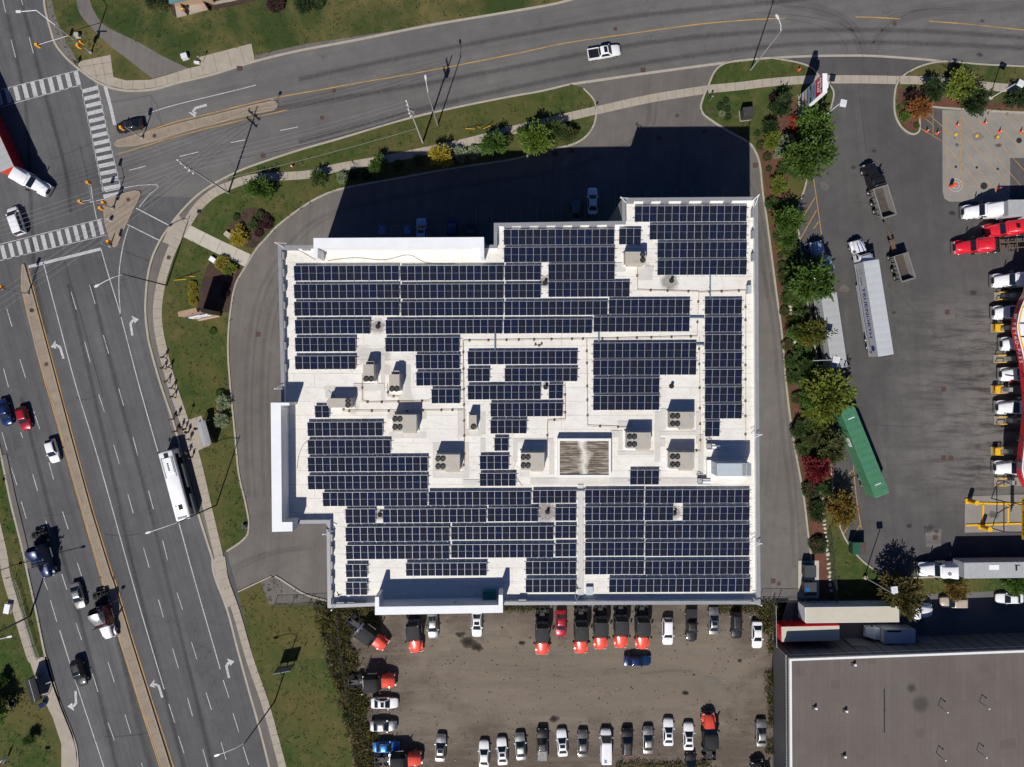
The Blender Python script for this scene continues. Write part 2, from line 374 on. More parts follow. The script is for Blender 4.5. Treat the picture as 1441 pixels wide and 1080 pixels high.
# lawns (raised) and kerbs
def lawn(name, poly, m='lawn', z=.10): return struct(name, MB().prism(poly, -.05, z), M[m])
def kerb(name, pts, w=.34, z=.13, m='kerb', n=4):
    P = spline(PX(pts), n)
    return struct(name, MB().ribbon(P, w, z, 0, -.04), M[m])
lawn('lawn', PX(NK+[(1000,-200),(61,-200)]))
lawn('lawn', PX(SK+WK), 'lawn2')
lawn('lawn', PX(NEK+[(1145,843),(1250,841),(1310,836),(1441,830),(1560,827)]+EK[::-1]), 'lawn2')
lawn('lawn', PX(ISL))
lawn('lawn', PX(LWK+[(-200,1110),(-200,450)]), 'lawn2')
lawn('lawn', PX([(335,832),(355,822),(381,812),(388,812),(405,823),(430,838),(462,847),(470,870),(478,910),(490,955),(503,1000),(515,1040),(530,1120),(412,1120),(397,1070),(385,1025),(372,980),(355,920)]), 'lawn2')
kerb('kerb', NK, .36); kerb('kerb', SK, .36); kerb('kerb', SK2, .36); kerb('kerb', WK, .3)
kerb('kerb', NEK, .32); kerb('kerb', EK, .28); kerb('kerb', ISL, .3); kerb('kerb', LWK, .34)
kerb('kerb', [(802,119),(850,112),(905,104),(960,96.5),(1032,87)], .45, -.002); kerb('kerb', [(1032,87),(1060,84),(1085,82)], .4)
kerb('kerb', [(1085,82),(1120,80),(1150,79),(1190,78.5),(1230,79),(1290,83),(1330,87)], .4, -.002)
kerb('kerb', [(387,811),(396,816),(405,822),(430,837),(462,846)], .3); kerb('kerb', [(335,833),(352,825),(367,818),(382,811)], .22)
struct('mulch_bed', MB().sheet(PX([(1064,205),(1071,225),(1077,265),(1083,318),(1095,410),(1109,540),(1123,640),(1134,700),(1141,755),(1147,838),(1168,838),(1163,790),(1156,730),(1148,680),(1140,640),(1128,590),(1117,520),(1110,440),(1100,380),(1095,330),(1104,280),(1112,240),(1117,200),(1122,165),(1118,140),(1105,134),(1092,150),(1082,185),(1072,190)]), .115), M['mulch'])
struct('mulch_bed', MB().sheet(PX([(1263,125),(1300,128),(1340,140),(1441,149),(1500,152),(1500,158),(1441,156),(1370,153),(1311,149),(1297,153),(1292,163),(1291,182),(1284,186),(1272,179),(1263,160)]), .115), M['mulch'])
struct('mulch_bed', MB().sheet(PX(spline([(325,318),(335,303),(352,293),(370,296),(382,315),(372,330),(357,349),(330,340),(322,330),(325,318)],4)), .115), M['mulch2'])
struct('mulch_bed', MB().sheet(PX([(296,368),(305,364),(341,376),(331,402),(325,433),(323,440),(278,440),(281,410),(288,385)]), .115), M['mulch2'])
struct('mulch_bed', MB().sheet(PX(spline([(281,450),(290,446),(305,440),(312,442),(305,448),(288,453),(281,450)],4)), .118), M['mulch'])
for p in ([(452,850),(475,852),(478,900),(500,960),(515,1010),(530,1090),(500,1090),(490,1040),(474,960),(455,900)],):
    struct('dry_verge', MB().sheet(PX(p), .112), M['dirt'])
# paved paths
def walk(pts, wpx, z=.14, m='conc', joints=1.6, name='sidewalk', z0=.05):
    P = spline(PX(pts), 5); mb = MB().ribbon(P, wpx/SC, z, 0, z0)
    d = 0.0
    for a, b in zip(P[:-1], P[1:]):
        L = (b-a).length; t = (b-a)/max(L, 1e-6); nn = Vector((-t.y, t.x))*(wpx/SC/2-.01)
        while d < L:
            c = a+t*d; q = [c-nn-t*.03, c+nn-t*.03, c+nn+t*.03, c-nn+t*.03]
            mb.add([(v.x, v.y, z+.004) for v in q], [(0,3,2,1)], 1); d += joints
        d -= L
    return struct(name, mb, [M[m], M['joint']])
walk([(318,264),(345,254),(372,250),(435,246),(477,236),(535,226),(600,213),(660,200),(720,184),(795,166),(838,156)], 11.5)
walk([(838,156),(915,139),(996,126)], 11.5, .006, 'conc', z0=-.03)
walk([(996,126),(1040,122),(1080,117),(1130,113),(1172,112)], 11.5)
walk([(1172,112),(1215,112),(1266,113)], 11.5, .006, 'conc', z0=-.03)
walk([(1266,113),(1320,115),(1400,123),(1470,129),(1550,134)], 11.5)
walk([(318,264),(300,273),(280,291),(262,317),(245,346),(233,378),(225,410),(222,445),(227,482),(241,537),(257,585),(276,645),(294,722),(310,790)], 12.5)
walk([(310,790),(318,820),(333,862),(352,928),(376,998),(402,1095)], 10.5)
struct('boulevard', MB().prism(PX(SK2+[(402,1100),(376,1000),(352,930),(333,865),(318,820),(306,780)]), -.03, .095), M['drive'])
B2 = [(300,262),(275,281),(254,304),(239,324),(227,342),(217,364),(211,387),(208.5,411),(207.5,440),(210.5,469),(214.5,489),(228.5,539),(248.5,599),(265.5,664),(283,725),(303,790)]
struct('boulevard', MB().sheet(PX(B2+[(294,722),(276,645),(257,585),(241,537),(227,482),(222,445),(225,410),(233,378),(245,346),(262,317),(280,291),(300,273)]), .118), M['drive'])
struct('boulevard', MB().sheet(PX([(322,246),(300,262),(281,280),(286,286),(303,271),(322,260)]), .117), M['drive'])
struct('sidewalk', MB().sheet(PX([(302,787),(299,785),(304,812),(318,855),(327,853),(322,820),(317,783)]), .125), M['conc'])
struct('sidewalk', MB().sheet(PX([(252,303),(263,318),(258,333),(240,345),(229,341),(238,322)]), .126), M['conc'])
walk([(262,325),(300,344),(349,367)], 19, .13, 'conc2', 3.2)
struct('bus_pad', MB().prism(PX([(266,591),(284,585),(296,627),(277,635)]), .02, .135), M['conc'])
struct('sidewalk', MB().prism(PX([(108,91),(117,86),(156,78),(160,109),(178,114),(212,113),(240,105),(265,97),(283,93),(281,81),(354,62),(359,87),(300,103),(250,115.5),(222,123),(200,126),(177,126),(153,121),(132,111),(117,100)]), .02, .125), M['conc'])
jm = MB()
for a, b in (((130,84),(137,111)),((143,81),(150,117)),((112,95),(158,88)),((128,108),(160,104)),((172,113),(172,126)),((188,114),(187,126)),((203,113),(204,127)),((218,111),(221,124)),((234,107),(237,121)),((250,102),(253,117)),((268,96),(270,112)),((284,92),(287,108)),((300,76),(306,102)),((320,71),(327,96)),((338,67),(345,91))):
    jm.ribbon(PX([a, b]), .07, .1285)
struct('sidewalk_joint', jm, M['joint'])
struct('path', MB().sheet(PX(spline([(107,-30),(108,0),(113,20),(128,38),(155,65),(175,80),(207,105),(215,111)],5)+spline([(266,97),(230,80),(195,60),(150,38),(135,20),(127,0),(124,-30)],5)), .108), M['drive'])
struct('boulevard', MB().sheet(PX([(66,0),(73,0),(77,20),(86,43),(95,61),(106,80),(110,90),(104,90),(91,76),(79,60),(73,42),(68,22)]), .107), M['drive'])
vg = [(282,92.5),(360,82),(420,66),(500,53),(560,44),(640,29),(641,33),(560,48),(500,56),(420,71),(360,86)]
struct('boulevard', MB().sheet(PX([(359,79),(420,64.5),(500,52),(560,43),(620,30),(640,31),(600,36),(500,56),(420,70.5),(359,86)]), .104), M['drive'])
walk([(-14,700),(4,775),(10,812),(26,865),(42,918),(47,930)], 12)
struct('sidewalk', MB().prism(PX([(41,927),(66,924),(86,990),(103,1033),(109,1060),(109,1110),(87,1110),(87,1047),(75,1010),(58,975)]), .02, .13), M['conc'])
struct('boulevard', MB().ribbon(spline(PX([(6,640),(20,705),(34,763),(42,800)]),4), .9, .108, 0, .03), M['drive'])
struct('apron_slab', MB().prism(PX([(367,818),(386,812),(404,823),(430,839),(461,849),(379,850.5)]), -.03, .107), M['drive'])
# concrete pads
struct('fuel_pad', MB().sheet(PX([(1326,155),(1560,162),(1560,285),(1336,284),(1329,280),(1326.5,270)]), .002), M['concslab'])
struct('fuel_pad_patch', MB().sheet(PX([(1421.5,222.5),(1560,224),(1560,283),(1421.5,283)]), .008), M['yard'])
struct('scale_slab', MB().sheet(PX([(1358,699),(1560,692),(1560,745),(1357.5,750)]), .012), M['concslab'])
struct('bin_pad', MB().sheet(PX([(1123,789),(1132,789),(1152,789),(1152,842),(1123,842)]), .125), M['conc2'])
struct('yard_patch', MB().sheet(PX([(1318,428),(1344,428),(1344,450),(1318,450)]), .003), M['apron'])
struct('yard_patch', MB().sheet(PX([(1302,743),(1325,745),(1324,772),(1303,770)]), .003), M['apron'])
# median islands
def island(poly, name='median'):
    P = offset_poly(PX(poly), .17 if name == 'median' else .05); struct(name, MB().prism(offset_poly(P, .1), -.04, .15), M['median'])
    Q = [Vector(p) for p in P]+[Vector(P[0])]
    struct('kerb', MB().ribbon(Q, .26, .17, 0, -.04, .0), M['mkerb'])
ME_W = [(30.5,404),(50,490),(66,540),(83,600),(108,690),(141,805),(145,819),(175,920),(226,1077),(240,1120)]
ME_E = [(36.5,377),(49,420),(81,540),(98,605),(128,715),(157,810),(160,817),(188,910),(241,1079),(254,1120)]
island([(30,385)]+ME_W+ME_E[::-1]+[(35.5,372.5),(33,371),(31,373)])
island([(161,202),(166,197),(182,192),(225,181),(250,174),(300,162),(360,147),(380,142.5),(388,142),(392,146),(391,152),(385,156),(360,161),(300,176),(250,189),(225,198),(190,206),(166,207.5),(161,205.5)])
island([(146,286),(150,281),(166,275),(190,269),(197,270),(198,274),(196,279),(187,297),(177,318),(166,344),(162,348),(158,347),(153,330),(148,312)], 'traffic_island')
jm = MB()
for i in range(40):
    t = i/40; y = 395+t*690
    def xa(L):
        for a, b in zip(L[:-1], L[1:]):
            if a[1] <= y <= b[1]: return a[0]+(b[0]-a[0])*(y-a[1])/(b[1]-a[1])
        return None
    a, b = xa(ME_W), xa(ME_E)
    if a and b: jm.ribbon(PX([(a+2.5, y+1), (b-2.5, y-2)]), .06, .156)
for i in range(17):
    x = 175+i*12.5; y = 200-(x-175)*.262
    jm.ribbon(PX([(x, y-4.5), (x+2, y+4)]), .06, .156)
struct('median_joint', jm, M['joint'])
# ---------------------------------------------------------------- road paint
wm, wm2, ym, ly = MB(), MB(), MB(), MB()
Z = .006
def ln(mb, pts, w=1.1, z=Z, n=4): mb.ribbon(spline(PX(pts), n) if len(pts) > 2 else PX(pts), w/SC, z)
ln(wm, [(61,370),(82,450),(106,540),(140,652),(184,810),(207,890),(231,970)], 1.3)
ln(wm, [(142,350),(152,385),(170,445),(195,540),(222,635),(252,737),(272,810),(310,942)], 1.3)
ln(wm, [(181,319),(176,335),(172,352),(168,380),(167.5,412),(170,446)], 1.3)
ln(wm, [(128,262),(131,283),(136,308)], 1); ln(wm, [(126,285),(149,280)], 1)
ln(wm, [(113,119),(121,155),(131,203),(146,270)], .9); ln(wm, [(137,118),(144,150),(155,200),(171,270)], .9)
for k in range(15):
    t = (k+.5)/14.2; ax, ay = 113.5+31.5*t, 124+150*t; bx_, by_ = 137+33.5*t, 118+151*t
    if by_ < 274: ln(wm2, [(ax, ay), (bx_, by_)], 5.6)
ln(wm, [(-30,134),(0,126.5),(111,99)], .9); ln(wm, [(-30,158),(0,151),(113,120)], .9)
for k in range(12):
    x = 107-k*12.2; y = 101+k*2.9; ln(wm2, [(x-.5, y), (x+4.6, y+20.5)], 6.2)
ln(wm, [(-20,349),(0,344),(144,308)], .9); ln(wm, [(-20,372),(0,367),(150,331)], .9)
for k in range(14):
    x = 140-k*11.4; y = 309+k*2.95; ln(wm2, [(x-.8, y+1), (x+4.4, y+21.5)], 5.8)
ln(wm2, [(39.5,376),(142,350.5)], 4.2); ln(wm2, [(148,122),(155,148),(161.5,176)], 4.6)
ln(wm, [(191,293),(237,317)], 1.4); ln(wm, [(179,316),(225,339)], 1.4); ln(wm, [(213,271),(196,291)], 1.2)
ln(wm, [(148,270),(190,262),(222,261),(212,273)], 1)
for a in ([(100,411,107.5,436),(119,481,127,510),(139,555.5,147,580),(160,626,168,653),(180,695.5,187.5,722.5),(202,771,210,799),(223,844,230,869),(243,913,251,940),(264,982.5,271,1008),(285.5,1055,292.5,1080)],
          [(126,401,134,428),(145.5,472,153,498),(167,547,174,571),(187,615,194,641),(209,690.5,216,717),(229,761,236,789),(249,834,257,858),(269.5,904,277,928),(290,974.5,297.5,999),(311,1044.5,318,1069)],
          [(237.5,990.5,246,1017.5),(251,1036,259,1060)], [(314,957,322.5,982.5),(328,1004,336,1030),(342,1051,350,1076)],
          [(9.5,434.5,17,460),(28,506,36,532),(47.5,579,56,604),(69,651,75.5,675),(88,720,96,745),(109,792.5,117,817)],
          [(5,519,12,545),(29,608,32,616),(46,667.5,53,691),(64.5,733,71,755),(87,808,94,830),(107,877,115,901),(130,948,138,974),(152,1017,161,1042)],
          [(3,609,10,634),(16,659,24,683),(30,706,37,730),(60,812,67,830),(71,845,80,875)], [(152,932,161,960),(176,1006,184,1032),(199,1074,205,1092)],
          [(4,0,8,17.5),(15.5,56,22,81),(30,0,32.5,7.5),(41,52.5,47,75.5)],
          [(182,240,205,234),(252.5,220.5,280,214),(325,201,345,197),(394,184,419,179)]):
    for x0, y0, x1, y1 in a: ln(wm, [(x0,y0),(x1,y1)], 1.05)
ln(wm, [(84,887),(110,970),(146,1079),(150,1095)], 1.3)
ln(wm, [(207,160),(250,147),(325,129),(360,120)], 1.1)
# turn arrows: shaft curving into a head
def arrow(x, y, a, side, s=1.0):
    o = Vector(W2(x, y)); d = Vector((math.cos(a), math.sin(a))); n = Vector((-d.y, d.x))*side
    def p(u, v): q = o+d*u*s+n*v*s; return (q.x, q.y)
    wm.sheet([p(-1.75,-.5),p(-1.75,-.12),p(.05,-.05),p(.55,.35),p(.95,.38),p(.75,.05),p(.3,-.42)][::1], Z+.002)
    wm.sheet([p(.1,.42),p(.62,1.25),p(1.45,.18),p(.8,.32)], Z+.002)
arrow(83,491,ang(-.27,-1),1,1.08); arrow(222,968,ang(-.27,-1),1,1.08); arrow(186,457,ang(-.2,-1),-1,1.08)
arrow(321,939,ang(-.27,-1),-1,1.08); arrow(277,154,ang(-1,.24),1,1.08); arrow(105,988,ang(.1,1),-1,1.1)
# yellow lines
for L in ([(29,402),(50,488),(64,540),(81.5,600),(106.5,690),(139.5,805),(143.5,819),(174,920),(224,1077),(236,1110)],
          [(39,375),(50.5,420),(82.5,540),(100,605),(130,715),(159,810),(162,817),(190,910),(244,1079),(254,1110)],
          [(168,196.5),(210,184),(250,171),(300,159),(360,144),(397,136),(460,125),(510,116),(602,100),(720,77),(795,61),(870,50),(970,36),(1030,30),(1077,27),(1105,26)],
          [(165,217),(190,210),(250,192),(300,179),(360,165),(404,155)], [(1204,24),(1235,25),(1267,27)], [(1307,30),(1370,35),(1441,42.5),(1520,50)]):
    ln(ym, L, 1.5)
# parking bays by the north wall
for x in (734,755.5,777.5,799.5): ln(ly, [(x,292),(x,340)], .9)
for x in (823,843,866,887,909,930.5,952,974,995.5,1018): ln(ly, [(x,266),(x,312)], .9)
for x in (669.5,691.5,713): ln(ly, [(x,292),(x,345)], .9)
for x in (522.5,604.5,626.5,648): ln(ly, [(x,318),(x,345)], .8)
for a in ([(550.5,345),(550.5,318),(563,318),(563,345)],[(550.5,326),(563,319)],[(550.5,340),(563,332)]):
    for p, q in zip(a[:-1], a[1:]): ln(ly, [p, q], .8)
SR = MB()
# yard hatching
for a in ([(1145,252),(1149,280),(1153,308),(1156,330)],[(1147,278),(1126,312)],[(1149,296),(1126,337)],[(1152,312),(1145,322)],
          [(1201,655),(1204,690),(1208,720),(1212,744)],[(1202,682),(1190,700)],[(1200,662),(1190,672)],[(1211,738),(1192,770)],[(1205,722),(1187,752)],[(1186,728),(1181,740)],[(1180,508),(1182,524)]): ln(ly, a, 1.0, .004, 3)
for a in ([(1313,154),(1313,193)],[(1298,164),(1313,176)],[(1295,181),(1324,198)],[(1306,160),(1345,196)],
          [(1332.5,163),(1332.5,260)],[(1351.5,163),(1351.5,261)],[(1332.5,163),(1345,178),(1420,261)],[(1351.5,163),(1436,261)],[(1369,160),(1441,240)],[(1391,161),(1441,215)],[(1410,161),(1441,193)],[(1430,163),(1441,176)],
          [(1333,181),(1395,262)],[(1333,207),(1381,263)],[(1333,231),(1360,262)],[(1351,261),(1380,263),(1402,262)]): ln(ly, a, .75, .012, 3)
for a in ([(1358,707.5),(1400,709),(1470,709)],[(1359,739.5),(1400,738),(1470,736)],[(1383,709),(1382,738)],[(1418,709),(1418,737)]): ln(SR, a, 2.6 if a[0][0] < 1390 else 1.7, .16, 3); SR.ribbon(PX(a), .28, .155, 0, .0)
tag(SR.build('scale_guard_rail', M['yellow']), 'low yellow guard rails framing the weigh scale slab', 'guard rail')
cr = [(1345+9*math.cos(t*math.pi/12), 261+9*math.sin(t*math.pi/12)) for t in range(25)]
wm.ribbon(PX(cr), .12, .013)
cr = [(1345.5+4.7*math.cos(t*math.pi/12), 261+5.2*math.sin(t*math.pi/12)) for t in range(25)]
wm.ribbon(PX(cr), .12, .0135)
struct('lane_marking', wm, M['wmark']); struct('crosswalk_marking', wm2, M['wmark2'])
struct('centre_line_marking', ym, M['ymark']); struct('bay_marking', ly, M['ymark2'])
# accessible bays: blue square with a white wheelchair symbol
for x, y in ((537.5,324),(573,324)):
    c = W2(x, y); struct('bay_marking', MB().bx(c[0]-.62,c[0]+.62,c[1]-.66,c[1]+.66,-.004,Z), M['bluemark'])
    sy = MB(); z = Z+.004
    sy.ribbon([(c[0]+.3*math.cos(t)-.02, c[1]-.12+.3*math.sin(t)) for t in [1.9+.35*k for k in range(14)]], .09, z)
    sy.ribbon([(c[0]-.05,c[1]+.35),(c[0]-.03,c[1]+.02),(c[0]+.24,c[1]),(c[0]+.34,c[1]-.3)], .09, z+.002)
    sy.sheet([(c[0]-.05+.1*math.cos(k), c[1]+.46+.1*math.sin(k)) for k in [j*.785 for j in range(8)]], z)
    for o in [(.54,)]:
        sy.ribbon([(c[0]-.54,c[1]-.58),(c[0]+.54,c[1]-.58),(c[0]+.54,c[1]+.58),(c[0]-.54,c[1]+.58),(c[0]-.54,c[1]-.58)], .05, z)
    struct('bay_marking', sy, M['wmark'])
# rubber marks where trucks swing into the yard, and sealed cracks
sk = MB()
for a in ([(1060,18),(1120,22),(1170,30),(1200,45),(1212,68),(1214,90)],[(1080,24),(1140,33),(1180,50),(1195,78)],[(1345,10),(1290,16),(1250,35),(1228,62)],[(1360,14),(1300,14),(1255,22),(1232,42)],[(1207,110),(1213,160),(1219,215)],[(1100,8),(1150,14),(1190,30),(1206,55)]): ln(sk, a, 1.2, .003, 6)
struct('tyre_mark', sk, M['softskid'])
ol = MB()
for k, w_ in enumerate((9, 6, 3.5)):
    for a in ([(58,480),(75,545),(107,682),(150,830),(192,1010),(215,1090)],): ln(ol, a, w_*1.15, .0025+k*.0006, 4)
    for a in ([(96,400),(130,545),(163,690),(195,830),(260,1085)],[(128,400),(160,530),(206,700),(246,860),(300,1085)],[(30,560),(70,720),(110,860),(165,1085)],[(66,470),(50,400),(44,300),(36,150),(10,20)],[(100,300),(90,230),(60,120),(30,0)]): ln(ol, a, w_*.8, .0026+k*.0006, 4)
    for a in ([(230,180),(420,148),(600,118),(760,88),(900,62),(1080,45),(1300,44),(1520,60)],[(420,200),(600,152),(760,116),(900,90),(1080,66),(1250,60),(1520,72)],[(420,112),(600,74),(760,44),(900,22),(1100,2),(1300,-20)]): ln(ol, a, w_, -.0165+k*.0006, 4)
    if k == 0:
      for a in ([(940,-25),(1080,-2),(1160,16),(1200,40),(1215,80),(1216,140)],[(1530,6),(1400,10),(1300,18),(1245,42),(1222,90)]): ln(ol, a, w_*1.7, -.0155+k*.0006, 5)
for a in ([(350,700),(345,600),(350,480),(372,395),(430,320),(500,290),(640,262),(800,236),(900,190),(915,140)],[(372,700),(368,600),(372,480),(395,400),(450,340)],[(1075,380),(1090,480),(1100,600),(1112,700),(1118,800)],[(1040,240),(1062,300),(1080,420)],[(325,800),(370,780),(430,770)]): ln(ol, a, 5.5, -.006, 5); ln(ol, [(x+9,y+2) for x,y in a], 3, -.0055, 5)
struct('lane_wear', ol, M['oil'])
gr = MB(); dm = MB()
rr0 = random.Random(4)
for k in range(34):
    y0 = rr0.uniform(915,1010); x0 = rr0.uniform(590,760); L_ = rr0.uniform(160,300); b_ = rr0.uniform(-8,8)
    ln(gr, [(x0,y0),(x0+L_*.33,y0+b_),(x0+L_*.7,y0-b_),(min(1075,x0+L_),y0+b_*.6)], rr0.uniform(2,12), -.0027+k*.00008, 5)
for k in range(9): ln(gr, [(900+k*7,948+k*3),(980+k*6,945+k*4),(1030+k*2,975+k*3),(1040-k*3,1020+k*2)], 3.5, -.0003+k*.00008, 6)
def blot(mb, x, y, r, z, seed):
    q = random.Random(seed); mb.sheet([W2(x+r*(1+q.uniform(-.35,.35))*math.cos(k*.45), y+r*.7*(1+q.uniform(-.35,.35))*math.sin(k*.45)) for k in range(14)], z)
for i, (x, y, r) in enumerate(((660,905,11),(672,911,9),(648,893,7),(735,905,5),(1041,930,4),(964,975,5),(780,1012,7))):
    for k in range(3): blot(dm, x, y, r*(1-.25*k), .0008+i*.0006+k*.0002, i)
struct('wheel_track', gr, M['sand']); struct('damp_patch', dm, M['damp'])
st = MB()
for i, (x, y, r) in enumerate(((1307,745,9),(1318,748,5),(1370,412,6),(1258,440,3),(1382,30,4),(1379,77,5),(1340,300,5),(1405,205,5),(1403,193,5),(1347,204,4),(1230,213,4),(1201,236,4),(1398,725,9),(1280,740,5))):
    for k in range(3): blot(st, x, y, r*(1-.25*k), .0145+i*.0004+k*.0001 if x > 1326 and 155 < y < 285 or x > 1390 and 690 < y < 750 else .0035+i*.0004+k*.0001, 30+i)
struct('oil_stain', st, M['softskid'])
fd = MB()
for i, (x, y, r) in enumerate(((1160,262,8),(1188,407,7),(1375,192,8),(600,880,10),(640,912,8),(1000,960,12))): blot(fd, x, y, r, .0155+i*.0003, 60+i)
struct('dried_stain', fd, M['fade'])
ts = MB()
for a in ([(106,559),(120,563),(140,555)],[(62,726),(84,725),(100,722)],[(146,752),(172,755),(198,751)],[(70,225),(95,216),(130,202)],[(112,205),(118,230),(125,260)],[(148,1037),(180,1036),(208,1032)],[(1220,597),(1260,600),(1298,601)],[(1200,285),(1230,286),(1262,283)],[(1250,400),(1290,440),(1325,480)],[(172,395),(195,386),(212,370)],[(165,350),(190,360),(215,370)],[(90,365),(100,400),(115,450),(145,560)]): ln(ts, a, .5, .002, 5)
for a in ([(150,145),(180,140),(212,134),(214,150),(228,176)],[(212,134),(221,149),(228,177),(208,190)]): ln(ts, a, .5, -.012, 1)
struct('tar_seal', ts, M['tarseal'])
# covers and drains
gm = {}
def cover(x, y, r=.36, sq=False, z=.006, m='iron'):
    key = (r, sq, m)
    if key not in gm:
        mb = MB()
        if sq: mb.bx(-r,r,-r,r,-.03,.012); [mb.bx(-r*.8,r*.8,-r*.8+i*r*.4-.02,-r*.8+i*r*.4+.05,.012,.02) for i in range(5)]
        else: mb.cyl((0,0,-.03),(0,0,.012), r, r, 16); mb.cyl((0,0,.012),(0,0,.02), r*.7, r*.7, 12)
        gm[key] = mb.mesh('cover', [M[m]])
    o = link('drain_grate' if sq else 'manhole_cover', gm[key], None, W(x, y)+Vector((0,0,z)))
    tag(o, 'square rusty drain grate set in the paving' if sq else 'round cast iron manhole cover set in the paving', 'drain grate' if sq else 'manhole cover', 'drain grates in the paving' if sq else 'manhole covers in the paving')
for x, y in ((866,41),(470,128),(453,166),(953,163),(992,185),(928,195),(218,192),(45,437),(66,513),(1096,822),(1259,34),(46,437.5),(181,281.5),(238,363)): cover(x, y, .36, z=.16 if (x,y) in ((218,192),(45,437),(66,513),(46,437.5),(181,281.5)) else .15 if x == 238 else .008)
for x, y in ((905,99),(337,97),(370,219),(363,471),(781,217),(804,212),(1063,233),(1333,439.5),(1338,645),(1328,548),(1328,645),(1316,757),(1088,818)): cover(x, y, .42, True, z=.14 if x == 337 else .008)
cover(1384.5,262,.62, z=.016, m='darkiron'); cover(1434,198,.5, z=.016, m='darkiron')
for x, y in ((1345,235),(1374.5,236),(1404,238),(1344.5,189),(1374.5,191),(1404,192.5)): cover(x, y, .22, z=.016, m='darkiron')
cover(994,157,.3,z=.12); cover(1002,157,.3,z=.12)
# ---------------------------------------------------------------- the white-roofed building
HR, HP, HT = 19.5, 20.35, 22.9
t = NT('roof membrane'); v = t.coord()
c = t.mix(t.ramp(t.noise(v, .25, 6, .7), [(.35, 0), (.7, 1)]), (.80,.785,.73), (.71,.685,.62))
c = t.mix(t.ramp(t.noise(v, 1.2, 7, .75, .5), [(.53, 0), (.78, .5)]), c, (.52,.43,.31))
c = t.mix(t.ramp(t.noise(t.coord(0, (.35,1.6,1)), .8, 7, .78, .8), [(.54, 0), (.74, .5)]), c, (.42,.37,.30))
c = t.mix(t.ramp(t.noise(v, .16, 8, .8, 1.2), [(.55, 0), (.75, .45)]), c, (.50,.44,.35))
br = t.n('ShaderNodeTexBrick'); br.inputs['Scale'].default_value = .22; br.inputs['Mortar Size'].default_value = .008; br.inputs['Brick Width'].default_value = 3.2; br.inputs['Row Height'].default_value = .45
br.inputs['Color1'].default_value = (1,1,1,1); br.inputs['Color2'].default_value = (.97,.97,.97,1); br.inputs['Mortar'].default_value = (.72,.70,.67,1)
t.l(v, br.inputs['Vector']); c = t.mix(1.0, c, br.outputs['Color'], 'MULTIPLY')
soot = None
for x, y, r, k in ((532,459,1.1,.9),(767,397,.9,.9),(942,397,1.3,.9),(945,400,.6,.7),(768,541,.5,.8),(768,720,1.75,.95),(949,721,1.1,.8),(493,722.5,.9,.7),(534.5,724,.8,.9),(905,380,1.2,.3),(512,500,1.4,.35),(540,500,1.0,.5),(543,520,.9,.4),(572,562,1.2,.35),(497,574,1.0,.4)):
    p = W(x, y, HR); d = t.n('ShaderNodeVectorMath', operation='DISTANCE'); t.l(v, d.inputs[0]); d.inputs[1].default_value = p
    nz = t.math('MULTIPLY_ADD', t.noise(v, 2.2, 5, .75), 1.6)
    dd = t.math('ADD', d.outputs['Value'], t.math('MULTIPLY', t.math('SUBTRACT', t.noise(v, 2.0, 5, .8), .5), r*1.6))
    s = t.math('MULTIPLY', t.ramp(t.math('DIVIDE', dd, r*1.5), [(.45, 1), (.8, 0)]), k)
    soot = s if soot is None else t.math('MAXIMUM', soot, s)
c = t.mix(t.math('MULTIPLY', soot, t.ramp(t.noise(v, 3, 5, .8), [(.2, .55), (.7, 1)])), c, (.15,.135,.12))
t.col(c); t.setp(.6, 0, .25); wv = t.noise(v, .5, 5, .6, 1.5); t.bump(wv, .5, .12); M['roof'] = t.m
M['whitewall'] = mat('white membrane wall', (.80,.80,.78), .6, 0, .05, 1, grime=.12)
M['capwhite'] = mat('white cap', (.78,.80,.82), .6, 0, .04, .6)
M['capgrey'] = mat('grey metal cap', (.30,.305,.32), .5, .25, .07, 1)
M['stucco'] = mat('grey stucco', (.36,.35,.33), .85, 0, .08, 1)
M['pad'] = mat('grey walkway pad', (.58,.56,.52), .7, 0, .09, 1.2, grime=.25)
bld = thing('commercial_building', 'large white-roofed commercial building carrying rows of solar panels', 'building')
O = PX([(391.5,346),(695.3,345.3),(695.3,314.5),(876,311.8),(875.5,279.3),(1066,277.8),(1067.5,560),(1069.8,850),(733,851.3),(709,851.2),(528,852.8),(461.5,855.5),(460,736.5),(397,737),(396,545)], HP)
MB().prism(O, 0, HR-.02).build('wall', M['stucco'], bld)
IN = offset_poly(O, .42)
MB().sheet(IN, HR).build('roof', M['roof'], bld)
def ring(outer, inner, z0, z1, mi_top=1, mi_in=0):
    mb = MB(); n = len(outer); A = sum(p[0]*q[1]-q[0]*p[1] for p, q in zip(outer, outer[1:]+outer[:1]))
    vs = [(x,y,z0) for x,y in outer]+[(x,y,z1) for x,y in outer]+[(x,y,z0) for x,y in inner]+[(x,y,z1) for x,y in inner]
    top = [(n+i, n+(i+1) % n, 3*n+(i+1) % n, 3*n+i) for i in range(n)]; out = [(i, (i+1) % n, n+(i+1) % n, n+i) for i in range(n)]
    inn = [(2*n+(i+1) % n, 2*n+i, 3*n+i, 3*n+(i+1) % n) for i in range(n)]
    mb.v = vs; mb.f = top+out+inn; mb.m = [mi_top]*n+[2]*n+[mi_in]*n; return mb
ring(O, IN, HR-.3, HP).build('parapet', [M['whitewall'], M['capgrey'], M['stucco']], bld)
OO = offset_poly(O, -.04)
ring(OO, offset_poly(O, .47), HP+.004, HP+.07).build('parapet_cap', [M['capgrey'], M['capgrey'], M['capgrey']], bld)
